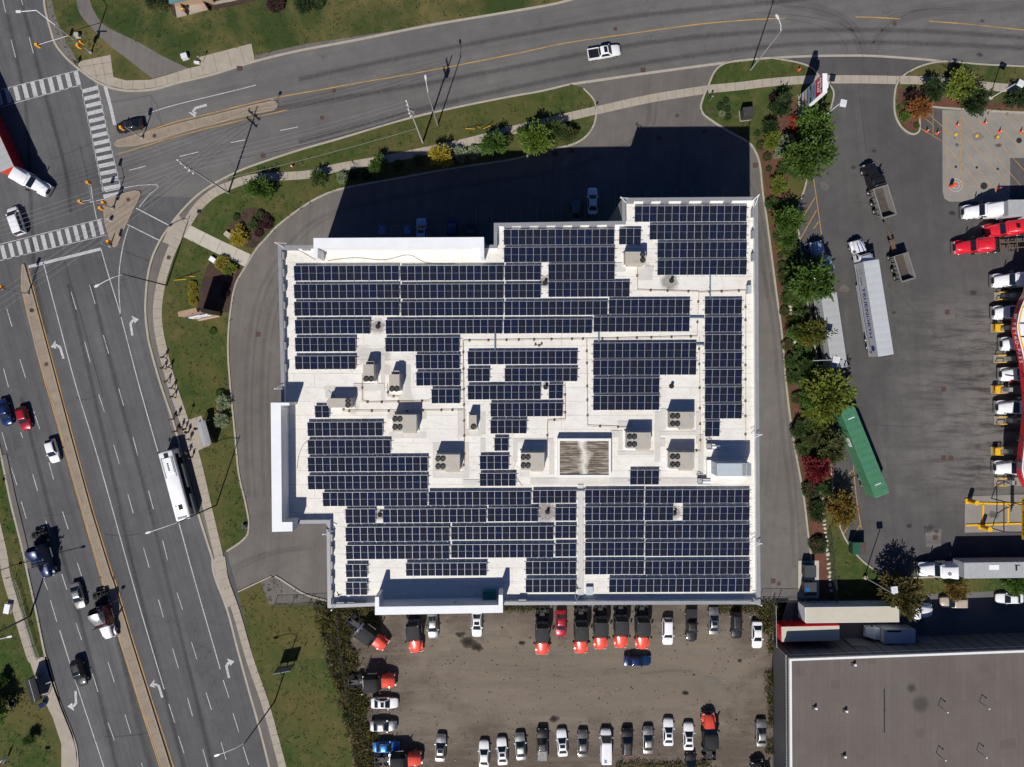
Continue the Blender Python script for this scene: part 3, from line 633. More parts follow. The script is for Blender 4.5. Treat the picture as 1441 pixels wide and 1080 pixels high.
# grey piers behind the parapet
pm = MB().bx(-.55,.55,-.26,.26,0,.82).mesh('pier', [M['capgrey']])
for x, y, r in [(x, 349.3, 0) for x in (402,412,430)]+[(x, 318.2-(x-697)*.015, 0) for x in (714,739,763,787,811,835,860)]+[(x, 283.4-(x-877)*.008, 0) for x in (887,911.5,936,965,994,1025)]+\
      [(1061.3, y, 1) for y in (300,330,362)]+[(396.5+(y-346)*.02, y, 1) for y in (360,384,405,430,457,487,518)]+[(465, y, 1) for y in (757,775,796,816,836)]+[(x, 850.6, 0) for x in (479,494,509)]+[(735,846.5,0)]:
    p = W(x, y, HR+.8); part('parapet_pier', pm, bld, loc=(p.x, p.y, HR+.01), rot=(0,0,math.pi/2*r))
# box-like raised screens on three sides
def screen(polys, inner_name):
    mb = MB()
    for p in polys: mb.prism(PX(p, HT), HR-4, HT, 1, 0)
    return mb.build(inner_name, [M['whitewall'], M['capwhite']], bld)
screen([[(441,335.3),(681,334),(681.2,362),(675.5,362),(675.3,348.3),(447,349.3),(447,362.5),(441.5,362.5)]], 'raised_screen')
screen([[(381,567),(407.3,567),(407.3,571),(395.2,571),(396.6,735),(411.5,735),(411.5,748),(382.8,748.8)]], 'raised_screen')
screen([[(527.7,840.5),(533.2,840.5),(533.6,854.3),(701.6,851.8),(701.8,837.5),(707.5,837.5),(707.7,862.6),(527.6,865.7)]], 'raised_screen')
dm = MB().bx(-.22,.22,-.03,.03,-.1,.1).mesh('scupper', [M['darkiron']])
for x, y, r in ((497,351.5,0),(634,350.5,0),(399.5,604,1),(400.5,693,1),(578,849,0),(640,847.6,0)):
    p = W(x, y, 21.3); part('scupper', dm, bld, loc=(p.x, p.y, 21.3), rot=(0,0,math.pi/2*r))
# window bands and doors on the facades
Ov = [Vector(p) for p in O]
for i, nm in ((1,0),(3,0),(5,0),(8,0),(14,0),(12,0)):
    a, b = Ov[i-1] if i else Ov[-1], Ov[i]
for i in range(len(Ov)):
    a, b = Ov[i], Ov[(i+1) % len(Ov)]; d = (b-a)
    if d.length < 8: continue
    u = d.normalized(); nn = Vector((u.y, -u.x)); A = sum(p.x*q.y-q.x*p.y for p, q in zip(Ov, Ov[1:]+Ov[:1])); nn = nn if A > 0 else -nn
    for f in range(4):
        mb = MB(); k = int((d.length-2)/3.4)
        for j in range(k):
            c0 = a+u*(1+(d.length-2)*(j+.15)/k); c1 = a+u*(1+(d.length-2)*(j+.85)/k); z0 = 1.2+f*4.6; q0 = c0+nn*.03; q1 = c1+nn*.03
            mb.add([(q0.x,q0.y,z0),(q1.x,q1.y,z0),(q1.x,q1.y,z0+2.4),(q0.x,q0.y,z0+2.4)], [(0,1,2,3)])
        mb.build('window', M['glass'], bld)
# walkway pads on the membrane
pz = HR+.006
for x0,y0,x1,y1 in ((458,549,469,561),(456,543.5,535,548.5),(508,491,543,498),(536,500,542,565),(569,513,578,565),(546,580,600,590),(548,608,600,617),(609,623,618,672),(610,664,660,673),(653,623,660,672),(644,576,656,615),(652,605,676,614),(675,580,683,612),(676,617,683,637),(722,617,779,622),(722,622,728,650),(773,622,780,668),(731,657,745,671),(760,673,778,681),(746,673,1000,681),(652,675,675,681),(869,593,890,601),(870,606,876,633),(869,635,920,641),(921,580,929,650),(929,575,937,605),(928,607,982,613),(979,580,984,625),(929,617,936,629),(982,612,990,676),(898,376,918,395),(900,375,920,383),(864,370,880,383),(526,508,532,540),(497,540,541,550),(860,606,870,616)):
    a = W2(x0,y0,HR); b = W2(x1,y1,HR); pz += .0023
    MB().sheet([(a[0],b[1]),(b[0],b[1]),(b[0],a[1]),(a[0],a[1])], pz).build('walkway_pad', M['pad'], bld)
a = W2(811.8,682,HR); b = W2(822,842,HR)
MB().bx(a[0]+.12,b[0]-.12,b[1],a[1],HR+.1,HR+.14).build('roof_walkway', M['pad'], bld)
pos = W(697.5,318.5,HR)
# ---------------------------------------------------------------- solar arrays
PWD, PLN = 1.05, 2.14
t = NT('solar cells'); v = t.coord(kind='Object')
br = t.n('ShaderNodeTexBrick', offset=0.0); br.inputs['Scale'].default_value = 1.0; br.inputs['Brick Width'].default_value = .172; br.inputs['Row Height'].default_value = 6.0; br.inputs['Mortar Size'].default_value = .012; br.inputs['Mortar Smooth'].default_value = .4
br.inputs['Color1'].default_value = (.0085,.0115,.023,1); br.inputs['Color2'].default_value = (.0135,.0175,.034,1); br.inputs['Mortar'].default_value = (.036,.037,.046,1)
mp = t.coord(0, (1,1,1)); t.l(mp, br.inputs['Vector'])
oi = t.n('ShaderNodeObjectInfo'); cc = t.mix(t.ramp(oi.outputs['Random'], [(.3, 0), (1, .5)]), br.outputs['Color'], (.006,.013,.045))
vn = t.coord(0, (1.5, .12, 1), 'Object'); cc = t.mix(1.0, cc, t.ramp(t.noise(vn, 4, 3, .7), [(.3, .7), (.7, 1.45)]), 'MULTIPLY')
t.col(cc); t.setp(.10, 0, .10, .0); M['cells'] = t.m
M['pframe'] = mat('panel frame', (.52,.53,.56), .5, .3, .08, 3)
mb = MB(); a, b = PWD/2, PLN/2; fw = .018
mb.bx(-a, a, -b, b, -.04, -.003, 1); mb.bx(-a, a, b-.035, b, -.003, .004, 1); mb.bx(-a, a, -b, -b+.022, -.003, .004, 1)
for y0, y1 in ((-b+fw, -.008), (.008, b-fw)): mb.add([(-a+fw,y0,.001),(a-fw,y0,.001),(a-fw,y1,.001),(-a+fw,y1,.001)], [(0,1,2,3)], 0)
PANEL = mb.mesh('solar_panel', [M['cells'], M['pframe']])
TILT = math.radians(7.2)
RZR = math.radians(.27)
def array(x0, x1, yt, yb, n, label):
    hc = HR+.375
    c = W((x0+x1)/2, (yt+yb)/2, hc); wd = (x1-x0)*(HC-hc)/HC/SC; lg = (yb-yt)*(HC-hc)/HC/SC/math.cos(TILT)
    o = thing('solar_array', label, 'solar array', c, 0, 'solar arrays on the white roof'); o.rotation_euler = (TILT, 0, RZR)
    for i in range(n):
        p = link('solar_panel', PANEL, o, ((-wd/2+(i+.5)*wd/n), R.uniform(-.006,.006), R.uniform(0,.004))); p.scale = ((wd/n-.022)/PWD, lg/PLN, 1)
    mb = MB()
    for y in (-lg*.27, lg*.27): mb.bx(-wd/2-.28, wd/2+.28, y-.03, y+.03, -.11, -.045)
    k = max(2, n//2+1)
    for i in range(k):
        x = -wd/2+.3+(wd-.6)*i/(k-1)
        mb.bx(x-.05, x+.05, -lg/2-.16, -lg/2+.3, -.22, -.06); mb.bx(x-.05, x+.05, lg/2-.4, lg/2-.2, -.52, -.05)
    mb.build('mounting_rail', M['galv'], o)
ORD = ['first','second','third','fourth','fifth','sixth','seventh','eighth','ninth','tenth']
ROWS = [
 ('west block', 374, 395, [(413.5,561.5,14),(563,708.5,14),(710,761,5)]), ('west block', 400, 420, [(413.5,562,14),(563.5,708.5,14),(710,761,5)]),
 ('west block', 424.5, 444.5, [(414,562,14),(564,708.5,14),(710,855,14)]), ('west block', 450, 470, [(415,521,10),(542.5,707,16),(708.5,833.5,12)]),
 ('west block', 475, 495, [(415,500.5,8),(542,646.5,10)]), ('west block', 501, 520, [(415,500.5,8)])]
for bi, (blk, yt, yb, segs) in enumerate(ROWS):
    for si, (x0, x1, n) in enumerate(segs):
        s = (' from its west end' if len(segs) > 1 else '')
        f = -1.2 if x0 > 840 else (-.6 if x0 > 700 else 0)
        array(x0, x1, yt+f, yb+f, n, f'{n}-panel array in row {ORD[bi]} of the northwest block, {ORD[si]}{s}')
for x0, x1, yt, yb, n, l in [
 (771.5,865,371.5,394,9,'nine-panel array east of the soot-stained vent, third row under the stepped north wall'),
 (771.5,886,396.5,418,11,'eleven-panel array east of the soot-stained vent, fourth row under the stepped north wall'),
 (856.5,971,421.5,442,11,'eleven-panel array ending the long row just above the lowest long row'), (835,970.5,446,467,13,'thirteen-panel array at the east end of the lowest long row, above the gas pipe'),
 (585,647,499,519,6,'six-panel array topmost of three stacked beside the north-south gas pipe'), (585.5,647.5,523.5,543,6,'six-panel array middle of three stacked beside the north-south gas pipe'), (607,647.5,547.5,568,4,'four-panel array lowest of three stacked beside the north-south gas pipe'),
 (658,812.5,494,513,15,'fifteen-panel array topping the central block under the gas pipe'), (658,689,518.5,537,3,'three-panel array left of the bare square in the central block'), (710,812.5,518,537,10,'ten-panel array right of the bare square in the central block'),
 (658,761,542,562.5,10,'ten-panel array beside a lone vent, third row of the central block'), (772,792,541,561.5,2,'two-panel array right of the lone vent in the central block'), (690,792,567,586.5,10,'ten-panel array in fourth row of the central block'),
 (690,741,591,610.5,5,'five-panel array stepping down below the central block'), (695.5,715.5,616,635,2,'two-panel array alone below the central block steps'), (675,716,641,661,4,'four-panel array above the five-panel one west of a rooftop unit'), (675,726,666,684.5,5,'five-panel array just above the long south rows'),
 (834.5,980,482.5,504,14,'fourteen-panel array topmost of four north of the twin rooftop units'), (834.5,980,506.5,528,14,'fourteen-panel array second of four north of the twin rooftop units'), (834.5,928,532,553.5,9,'nine-panel array third of four north of the twin rooftop units'), (834.5,928,556.5,577.5,9,'nine-panel array lowest of four north of the twin rooftop units'),
 (886.5,927.5,661.5,682.5,4,'four-panel array alone between skylight and rooftop units'),
 (708.7,864.5,323,344.5,15,'fifteen-panel array right behind the stepped north parapet'), (709,865,348,369,15,'fifteen-panel array second behind the stepped north parapet'), (871,902,322,344,3,'three-panel array north of a rooftop unit by the notch'),
 (893,1051,290,312,15,'fifteen-panel array topmost in the northeast corner block'), (914,1051,316,337,13,'thirteen-panel array second in the northeast corner block'), (925,1051,341,362.5,12,'twelve-panel array third in the northeast corner block'), (925,1051,366,387,12,'twelve-panel array lowest in the northeast corner block'),
 (443,463.5,571,588,2,'two-panel array alone near the west raised screen'), (432.5,538.5,594,614,10,'ten-panel array topmost of the southwest block'), (433,549.5,619,639.5,11,'eleven-panel array second of the southwest block'), (433,602,643,664,16,'sixteen-panel array third of the southwest block'), (433,602,669,689,16,'sixteen-panel array fourth of the southwest block'),
 (454,601.5,692.5,712.8,14,'fourteen-panel array starting the longest south row at its west end'), (603,747.5,691.5,711.5,14,'fourteen-panel array in the middle of the longest south row'), (749.5,811,690,708.5,6,'six-panel array closing the longest south row at the walkway'),
 (486,528.5,716,737,4,'four-panel array left of the small vent in the vent row'), (538.5,684.5,716,736,14,'fourteen-panel array right of the small vent in the vent row'), (686,757.5,714.5,734.5,7,'seven-panel array left of the large soot stain'), (781,811,714,733.5,3,'three-panel array right of the large soot stain'),
 (486,632.5,741.5,762.5,14,'fourteen-panel west array in the first full row south of the vents'), (634.5,779,740.5,760,14,'fourteen-panel middle array in the first full row south of the vents'), (781,811,739.5,758,3,'three-panel array by the walkway in first full row south of vents'),
 (486.5,632.5,767,787.5,14,'fourteen-panel west array in the second full row south of the vents'), (634.5,779,766,785.5,14,'fourteen-panel middle array in the second full row south of the vents'), (781,811,764.5,784,3,'three-panel array by the walkway in second full row south of vents'),
 (486.5,517,794,813,3,'three-panel upper array in the southwest roof corner'), (486.5,517,819,838,3,'three-panel lower array in the southwest roof corner'), (571,685,792,811,11,'eleven-panel array behind the south raised screen'), (739.5,811,790,809,7,'seven-panel upper array next to the teal box end of the south screen'), (739.5,811,814.5,834.5,7,'seven-panel lower array along the south parapet')]:
    array(x0, x1, yt, yb, n, l)
for i, (yt, yb) in enumerate(((421,442),(446,467),(471,492.5),(496,517),(520,541),(544.5,566),(569,589.5))): array(991.7, 1044.3, yt, yb, 5, f'five-panel array, {ORD[i]} from the top of the narrow east column')
array(992,1013,592.5,614.5,2,'two-panel array at the foot of the narrow east column')
for i, (yt, yb) in enumerate(((689,708.5),(713,733),(738,758),(763,783),(789,809))):
    if i == 1:
        array(823,906,yt,yb,8,'eight-panel array by the walkway in the southeast row with a vent gap'); array(907,947.5,yt,yb,4,'four-panel array left of the vent gap in the southeast block'); array(960.5,1055,yt,yb,9,'nine-panel array right of the vent gap in the southeast block')
    else:
        array(823,906.5,yt,yb,8,f'eight-panel array by the walkway, {ORD[i]} row of the southeast block'); array(907.5,1055,yt,yb,14,f'fourteen-panel array against the east parapet, {ORD[i]} row of the southeast block')
array(857,1056,814,834,19,'nineteen-panel array along the south parapet of the southeast block')
# ---------------------------------------------------------------- rooftop units
M['rtu'] = mat('beige unit sheet metal', (.44,.405,.34), .55, .05, .06, 1.5, grime=.15)
M['inkfan'] = mat('fan blade', (.10,.10,.10), .5, .2)
fanm = MB(); fanm.cyl((0,0,0),(0,0,.12), .40, .40, 14, 0); fanm.cyl((0,0,.12),(0,0,.14), .36,.36,14,1)
for k in range(4):
    a = k*math.pi/2+.4; fanm.add([(0,0,.15),(.34*math.cos(a),.34*math.sin(a),.15),(.34*math.cos(a+.6),.34*math.sin(a+.6),.17)],[(0,1,2)],2)
fanm.cyl((0,0,.14),(0,0,.19),.1,.1,8,2); FAN = fanm.mesh('fan', [M['darkiron'], M['black'], M['inkfan']])
def rtu(x0, y0, x1, y1, fans, label, hood, h=1.75):
    zt = HR+.3+h; a = W(x0, y0, zt); b = W(x1, y1, zt); c = (a+b)/2; w, l = abs(b.x-a.x), abs(a.y-b.y)
    o = thing('rooftop_unit', label, 'rooftop unit', (c.x, c.y, HR), 0, 'air handling units on the white roof')
    MB().bx(-w/2-.12,w/2+.12,-l/2-.12,l/2+.12,.0,.3).build('curb', M['whitewall'], o)
    mb = MB().bx(-w/2,w/2,-l/2,l/2,.3,.3+h)
    if w > l*1.2: mb.bx(w*.19,w*.2,-l/2-.004,l/2+.004,.32,.305+h); mb.bx(-w*.1,-w*.092,-l/2-.004,l/2+.004,.32,.305+h)
    mb.build('cabinet', M['rtu'], o)
    MB().bx(-w*.05,w*.12,-l*.42,-l*.25,.3+h,.31+h).bx(w*.3,w*.42,l*.1,l*.38,.3+h,.308+h).build('access_panel', M['galv'], o)
    hx0, hy0, hx1, hy1 = hood; mb = MB().bx(hx0*w,hx1*w,hy0*l,hy1*l,.55,.25+h*.8); mb.build('intake_hood', M['rtu'], o)
    for fx, fy in fans: part('fan', FAN, o, loc=(fx*w, fy*l, .3+h))
F4 = [(-.40,.24),(-.2,.24),(-.40,-.24),(-.2,-.24)]
for x0,y0,x1,y1,l in ((552.5,584,586,607.5,'four-fan beige rooftop unit, topmost on the west half of the roof'),(613,640,647,662.5,'four-fan beige rooftop unit right of the sixteen-panel southwest rows'),(733,637.5,766,661.5,'four-fan beige rooftop unit just left of the rusty skylight'),(882.5,609,916,631.5,'four-fan beige rooftop unit just right of the rusty skylight'),(943,580,977,602.5,'four-fan beige rooftop unit, upper of the pair near the east column'),(943,637,977,660,'four-fan beige rooftop unit, lower of the pair near the east column')):
    rtu(x0,y0,x1,y1,F4,l,(-.08,-.62,.46,-.5))
rtu(462,561,494,574,[(.37,.23),(.37,-.23)],'long two-fan beige rooftop unit by the lone two-panel array',(-.6,-.3,-.5,.3),1.6)
rtu(880,354.5,909,371,[(.34,.26),(.34,-.22)],'two-fan beige rooftop unit by the notch in the north wall',(-.4,-.66,.4,-.5),1.6)
rtu(511,513,526,537,[(-.22,-.36),(.24,-.36)],'two-fan upright beige rooftop unit, left of the close pair',(-.1,.5,.42,.68),1.9)
rtu(547.5,527,562,550.5,[(-.22,-.38),(.24,-.38)],'two-fan upright beige rooftop unit, right of the close pair',(-.1,.5,.42,.72),1.9)
rtu(659.5,584.5,670.5,605,[(.1,-.3)],'single-fan slim beige rooftop unit beside the long gas pipe',(-.4,.5,.4,.58),1.4)
# louvred smoke vent / skylight with rust streaks
t = NT('rust streaked louvre'); v = t.coord()
f1 = t.noise(t.coord(0, (.25,2.2,1)), 1.4, 6, .7); f2 = t.noise(v, .45, 3)
wvn = t.n('ShaderNodeTexWave', wave_type='BANDS', bands_direction='Y'); wvn.inputs['Scale'].default_value = .95; wvn.inputs['Distortion'].default_value = .3; t.l(v, wvn.inputs['Vector'])
tc = t.n('ShaderNodeTexCoord'); sx = t.n('ShaderNodeSeparateXYZ'); t.l(tc.outputs['Object'], sx.inputs[0])
mid = t.ramp(t.math('ABSOLUTE', t.math('ADD', sx.outputs[0], t.math('MULTIPLY', t.math('SUBTRACT', f2, .5), 3.0))), [(.12, 0), (1.0, 1)])
mid = t.math('MULTIPLY', mid, t.ramp(f1, [(.38, .55), (.52, 1)]))
t.col(t.mix(t.math('MULTIPLY', mid, t.ramp(wvn.outputs['Fac'], [(.45, 1), (.95, .84)])), (.66,.63,.56), (.095,.064,.040))); t.setp(.7); M['louvre'] = t.m
zt = HR+1.0; a = W(784.5,617.5,zt); b = W(860,672,zt); c = (a+b)/2; w, l = b.x-a.x, a.y-b.y
sk = thing('skylight', 'large white curbed smoke vent with rust-streaked louvres in the roof centre', 'skylight', (c.x,c.y,HR))
mb = MB(); i = .34
for x0,x1,y0,y1 in ((-w/2,w/2,-l/2,-l/2+i),(-w/2,w/2,l/2-i,l/2),(-w/2,-w/2+i,-l/2+i,l/2-i),(w/2-i,w/2,-l/2+i,l/2-i)): mb.bx(x0,x1,y0,y1,.01,1.0)
mb.build('curb', M['whitewall'], sk)
lm = MB(); k = 22
for j in range(k):
    y0 = -l/2+i+(l-2*i)*j/k; y1 = -l/2+i+(l-2*i)*(j+1)/k
    lm.add([(-w/2+i,y0,.86),(w/2-i,y0,.86),(w/2-i,y1-.05,.878),(-w/2+i,y1-.05,.878),(w/2-i,y1,.86),(-w/2+i,y1,.86)],[(0,1,2,3),(3,2,4,5)])
lm.build('louvre', M['louvre'], sk)
# penthouse air handler in the southeast
zt = HR+3.45; a = W(1009,652.5,zt); b = W(1057.5,670.5,zt); c = (a+b)/2; w, l = b.x-a.x, a.y-b.y
M['ahu'] = mat('pale grey unit', (.46,.52,.55), .5, .1, .04, 1)
ah = thing('air_handler', 'tall pale grey air handler box near the east parapet', 'air handler', (c.x,c.y,HR))
MB().bx(-w/2-.6,w/2+.35,-l/2-.75,l/2+.1,.02,.5).build('curb', M['whitewall'], ah)
mb = MB().bx(-w/2,w/2,-l/2,l/2,.5,3.45); mb.bx(-w/2-.02,w/2+.02,-.015,.015,.52,3.46); mb.build('cabinet', M['ahu'], ah)
MB().bx(w/2-1.3,w/2-.8,-l/2+.1,l/2-.12,3.46,3.49).build('louvre', M['capgrey'], ah)
MB().bx(w/2-.7,w/2-.1,-l/2+.1,l/2-.12,3.46,3.49).build('louvre', M['capgrey'], ah)
for x, y, l in ((1002,629,'white compressor cylinder with piping north of the tall air handler'),(989,678,'white compressor cylinder with piping west of the tall air handler')):
    p = W(x, y, HR+.6); o = thing('compressor', l, 'compressor', (p.x,p.y,HR))
    mb = MB(); mb.cyl((-.05,0,.75),(1.1,0,.75),.24,.24,12); mb.build('tank', M['capwhite'], o)
    MB().bx(-.6,1.2,-.45,-.3,0,.5).bx(-.7,-.1,-.2,.45,0,.6).build('skid', M['galv'], o)
    mb = MB(); mb.tube([(-.8,.6,.4),(-.5,.6,.7),(-.1,.6,.7),(-.1,0,.75)],.05); mb.tube([(-.75,.9,.1),(-.75,.9,.6),(-.3,.9,.6),(-.3,.3,.6)],.05); mb.build('pipe', M['darkiron'], o)
# exhaust stubs, pipes, trays, davits and the teal box
vm = MB(); vm.cyl((0,0,0),(0,0,.55),.14,.14,10); vm.cyl((0,0,.55),(0,0,.62),.24,.24,10); vm.cyl((0,0,0),(0,0,.03),.4,.36,12); VENT = vm.mesh('vent', [M['darkiron']])
for x, y, l in ((532,459.5,'short exhaust stub in a dark stain between the fourth-row arrays'),(767,398.5,'short exhaust stub in the narrow gap of the northwest rows'),(945,395,'short exhaust stub in the dark stain south of the northeast block'),(945,543.5,'short exhaust stub on bare roof above the twin rooftop units'),(768,545,'short exhaust stub in the gap of the central block'),(770.5,720.5,'short exhaust stub in the largest soot stain'),(949,722,'short exhaust stub in the vent gap of the southeast block'),(534.8,724.5,'short exhaust stub in the gap of the south vent row')):
    tag(link('roof_vent', VENT, None, W(x, y, HR)), l, 'roof vent')
M['gaspipe'] = mat('yellow gas pipe', (.45,.27,.09), .6, .1, .2, 2)
def gas(pts, label):
    P = [W(x, y, HR+.22) for x, y in pts]; o = thing('gas_pipe', label, 'gas pipe', P[0])
    Q = [p-P[0] for p in P]; MB().tube(Q, .035, 6).build('pipe', M['gaspipe'], o)
    mb = MB()
    for a, b in zip(Q[:-1], Q[1:]):
        n = max(1, int((b-a).length/2.3))
        for k in range(n):
            c = a+(b-a)*((k+.5+R.uniform(-.2,.2))/n); mb.bx(c.x-.13,c.x+.13,c.y-.13,c.y+.13,-.21,-.03)
    mb.build('support_block', M['darkiron'], o)
gas([(651,480),(858,477),(981,474),(983.5,411),(897,408.5),(897,377)], 'long gas pipe crossing the roof below the long rows to the northeast unit')
gas([(651.5,481),(652.5,560),(653.5,650),(651,660)], 'gas pipe running straight south through the roof centre')
gas([(483,574),(483,579),(560,579),(651,577.5)], 'gas pipe feeding the lone west unit past the topmost four-fan unit')
gas([(509.5,528),(509.5,565),(520,567),(605,565)], 'gas pipe in an L under the close pair of units')
gas([(545,540),(545.5,558),(563,559)], 'short gas pipe hooking round the right unit of the close pair')
gas([(825.5,479),(827,600),(882,602)], 'gas pipe turning east to the unit beside the skylight')
gas([(795,539),(795.5,591),(770.5,592.5),(770,634)], 'gas pipe stepping down to the unit left of the skylight')
gas([(1049.5,412),(1049.5,500),(1049.5,624)], 'gas pipe along the inside of the east parapet')
gas([(983.5,412),(1054,409)], 'short gas pipe branching east to the parapet')
gas([(984,476),(985,560),(986,635),(977,635)], 'gas pipe beside the narrow east column of arrays')
gas([(753,483),(753.5,487),(762,487),(762,482)], 'small square gas pipe loop under the long rows')
M['tray'] = mat('blue grey cable tray', (.16,.23,.31), .5, .3, .08, 2)
for x0,y0,x1,y1,l in ((999.5,388,999.5,421,'cable tray dropping from the northeast block to the east column'),(971,447,991,447,'cable tray bridging to the second array of the east column'),(842.5,468,842.5,483,'cable tray dropping to the block north of the twin units'),(696.5,468,696.5,494,'cable tray dropping to the central block'),(980,485,991,485,'cable tray bridging to the third array of the east column'),(811,690.5,823,690.5,'cable tray bridging the grey walkway')):
    a = W(x0,y0,HR+.3); b = W(x1,y1,HR+.3); c = (a+b)/2; o = thing('cable_tray', l, 'cable tray', (c.x,c.y,HR))
    hw, hl = max(abs(a.x-b.x)/2,.1), max(abs(a.y-b.y)/2,.1)
    MB().bx(-hw,hw,-hl,hl,.24,.34).build('tray', M['tray'], o); MB().bx(-hw*.95,-hw*.95+.1,-.06,.06,0,.24).bx(hw*.95-.1,hw*.95,-.06,.06,0,.24).build('foot', M['darkiron'], o)
dv = MB(); dv.cyl((1.15,0,0),(0,.0,.9),.05,.05,6); dv.cyl((1.05,.75,0),(0,0,.9),.05,.05,6); dv.cyl((0,0,.75),(0,0,1.05),.1,.1,8); DAV = dv.mesh('davit', [M['lamp']])
for x, y, a, l in ((388,342,-.55,'northwest'),(873.5,278.5,-.5,'notch'),(1067.5,275,-2.35,'northeast'),(387.5,547.5,.0,'west step'),(455,752,-.4,'southwest recess'),(467,858.5,.95,'southwest'),(809,847.5,.8,'south middle'),(1071,852,2.4,'southeast'),(1071,612,3.1,'east middle'),(1071,765,3.1,'lower east')):
    p = W(x, y, HP+.9); o = link('roof_davit', DAV, None, (p.x, p.y, HP+.07), (0,0,a)); tag(o, f'small white steel davit bracket on the {l} corner of the parapet' if 'middle' not in l and 'east' != l[-4:] or l in ('northeast','southeast') else f'small white steel davit bracket on the {l} stretch of the parapet', 'davit')
p = W(690,838,HR+1); o = thing('teal_cabinet', 'teal sheet metal box in the shade behind the south raised screen', 'cabinet', (p.x,p.y,HR))
MB().bx(-1.05,.75,-.55,.5,.1,1.1).bx(-1.1,.8,-.6,.55,1.1,1.14).build('case', M['teal'], o); MB().bx(-.9,.6,-.4,-.3,0,.1).bx(-.9,.6,.3,.4,0,.1).build('skid', M['darkiron'], o)
for pts, l in (([(462,367),(500,363),(540,366),(575,359),(600,370),(640,371)],'thin dark cable lying along the floor behind the long white screen'),([(405,352),(420,353),(434,360),(444,366)],'thin dark cable curving across the northwest roof corner'),([(462,549),(470,557),(480,563)],'thin dark cable running to the lone west rooftop unit'),([(726,648),(723,660),(727,672),(735,684)],'thin dark cable west of the unit beside the skylight'),([(418,660),(421,640),(428,625),(440,616)],'thin pale-roof cable looping beside the southwest rows')):
    P = [Vector((*W2(q.x,q.y,HR),HR+.03)) for q in spline(pts,5)]; tag(link('roof_cable', MB().tube([q-P[0] for q in P],.03,4).mesh('roof_cable',[M['darkiron']]),None,P[0]), l, 'cable')
p = W(829.5,832,HR+.5); o = thing('roof_hatch', 'small pale roof hatch at the end of the grey walkway', 'roof hatch', (p.x,p.y,HR)); MB().bx(-.5,.5,-.55,.55,.0,.4).build('curb', M['whitewall'], o); MB().bx(-.54,.54,-.59,.59,.4,.46).build('lid', M['ahu'], o)
p = W(1053.5,408,HR+.5); o = thing('junction_box', 'grey electrical junction box against the upper east parapet', 'junction box', (p.x,p.y,HR)); MB().bx(-.25,.25,-.6,.6,.1,1.0).build('case', M['ahu'], o); MB().bx(-.2,.2,-.5,-.4,0,.1).bx(-.2,.2,.4,.5,0,.1).build('foot', M['darkiron'], o)
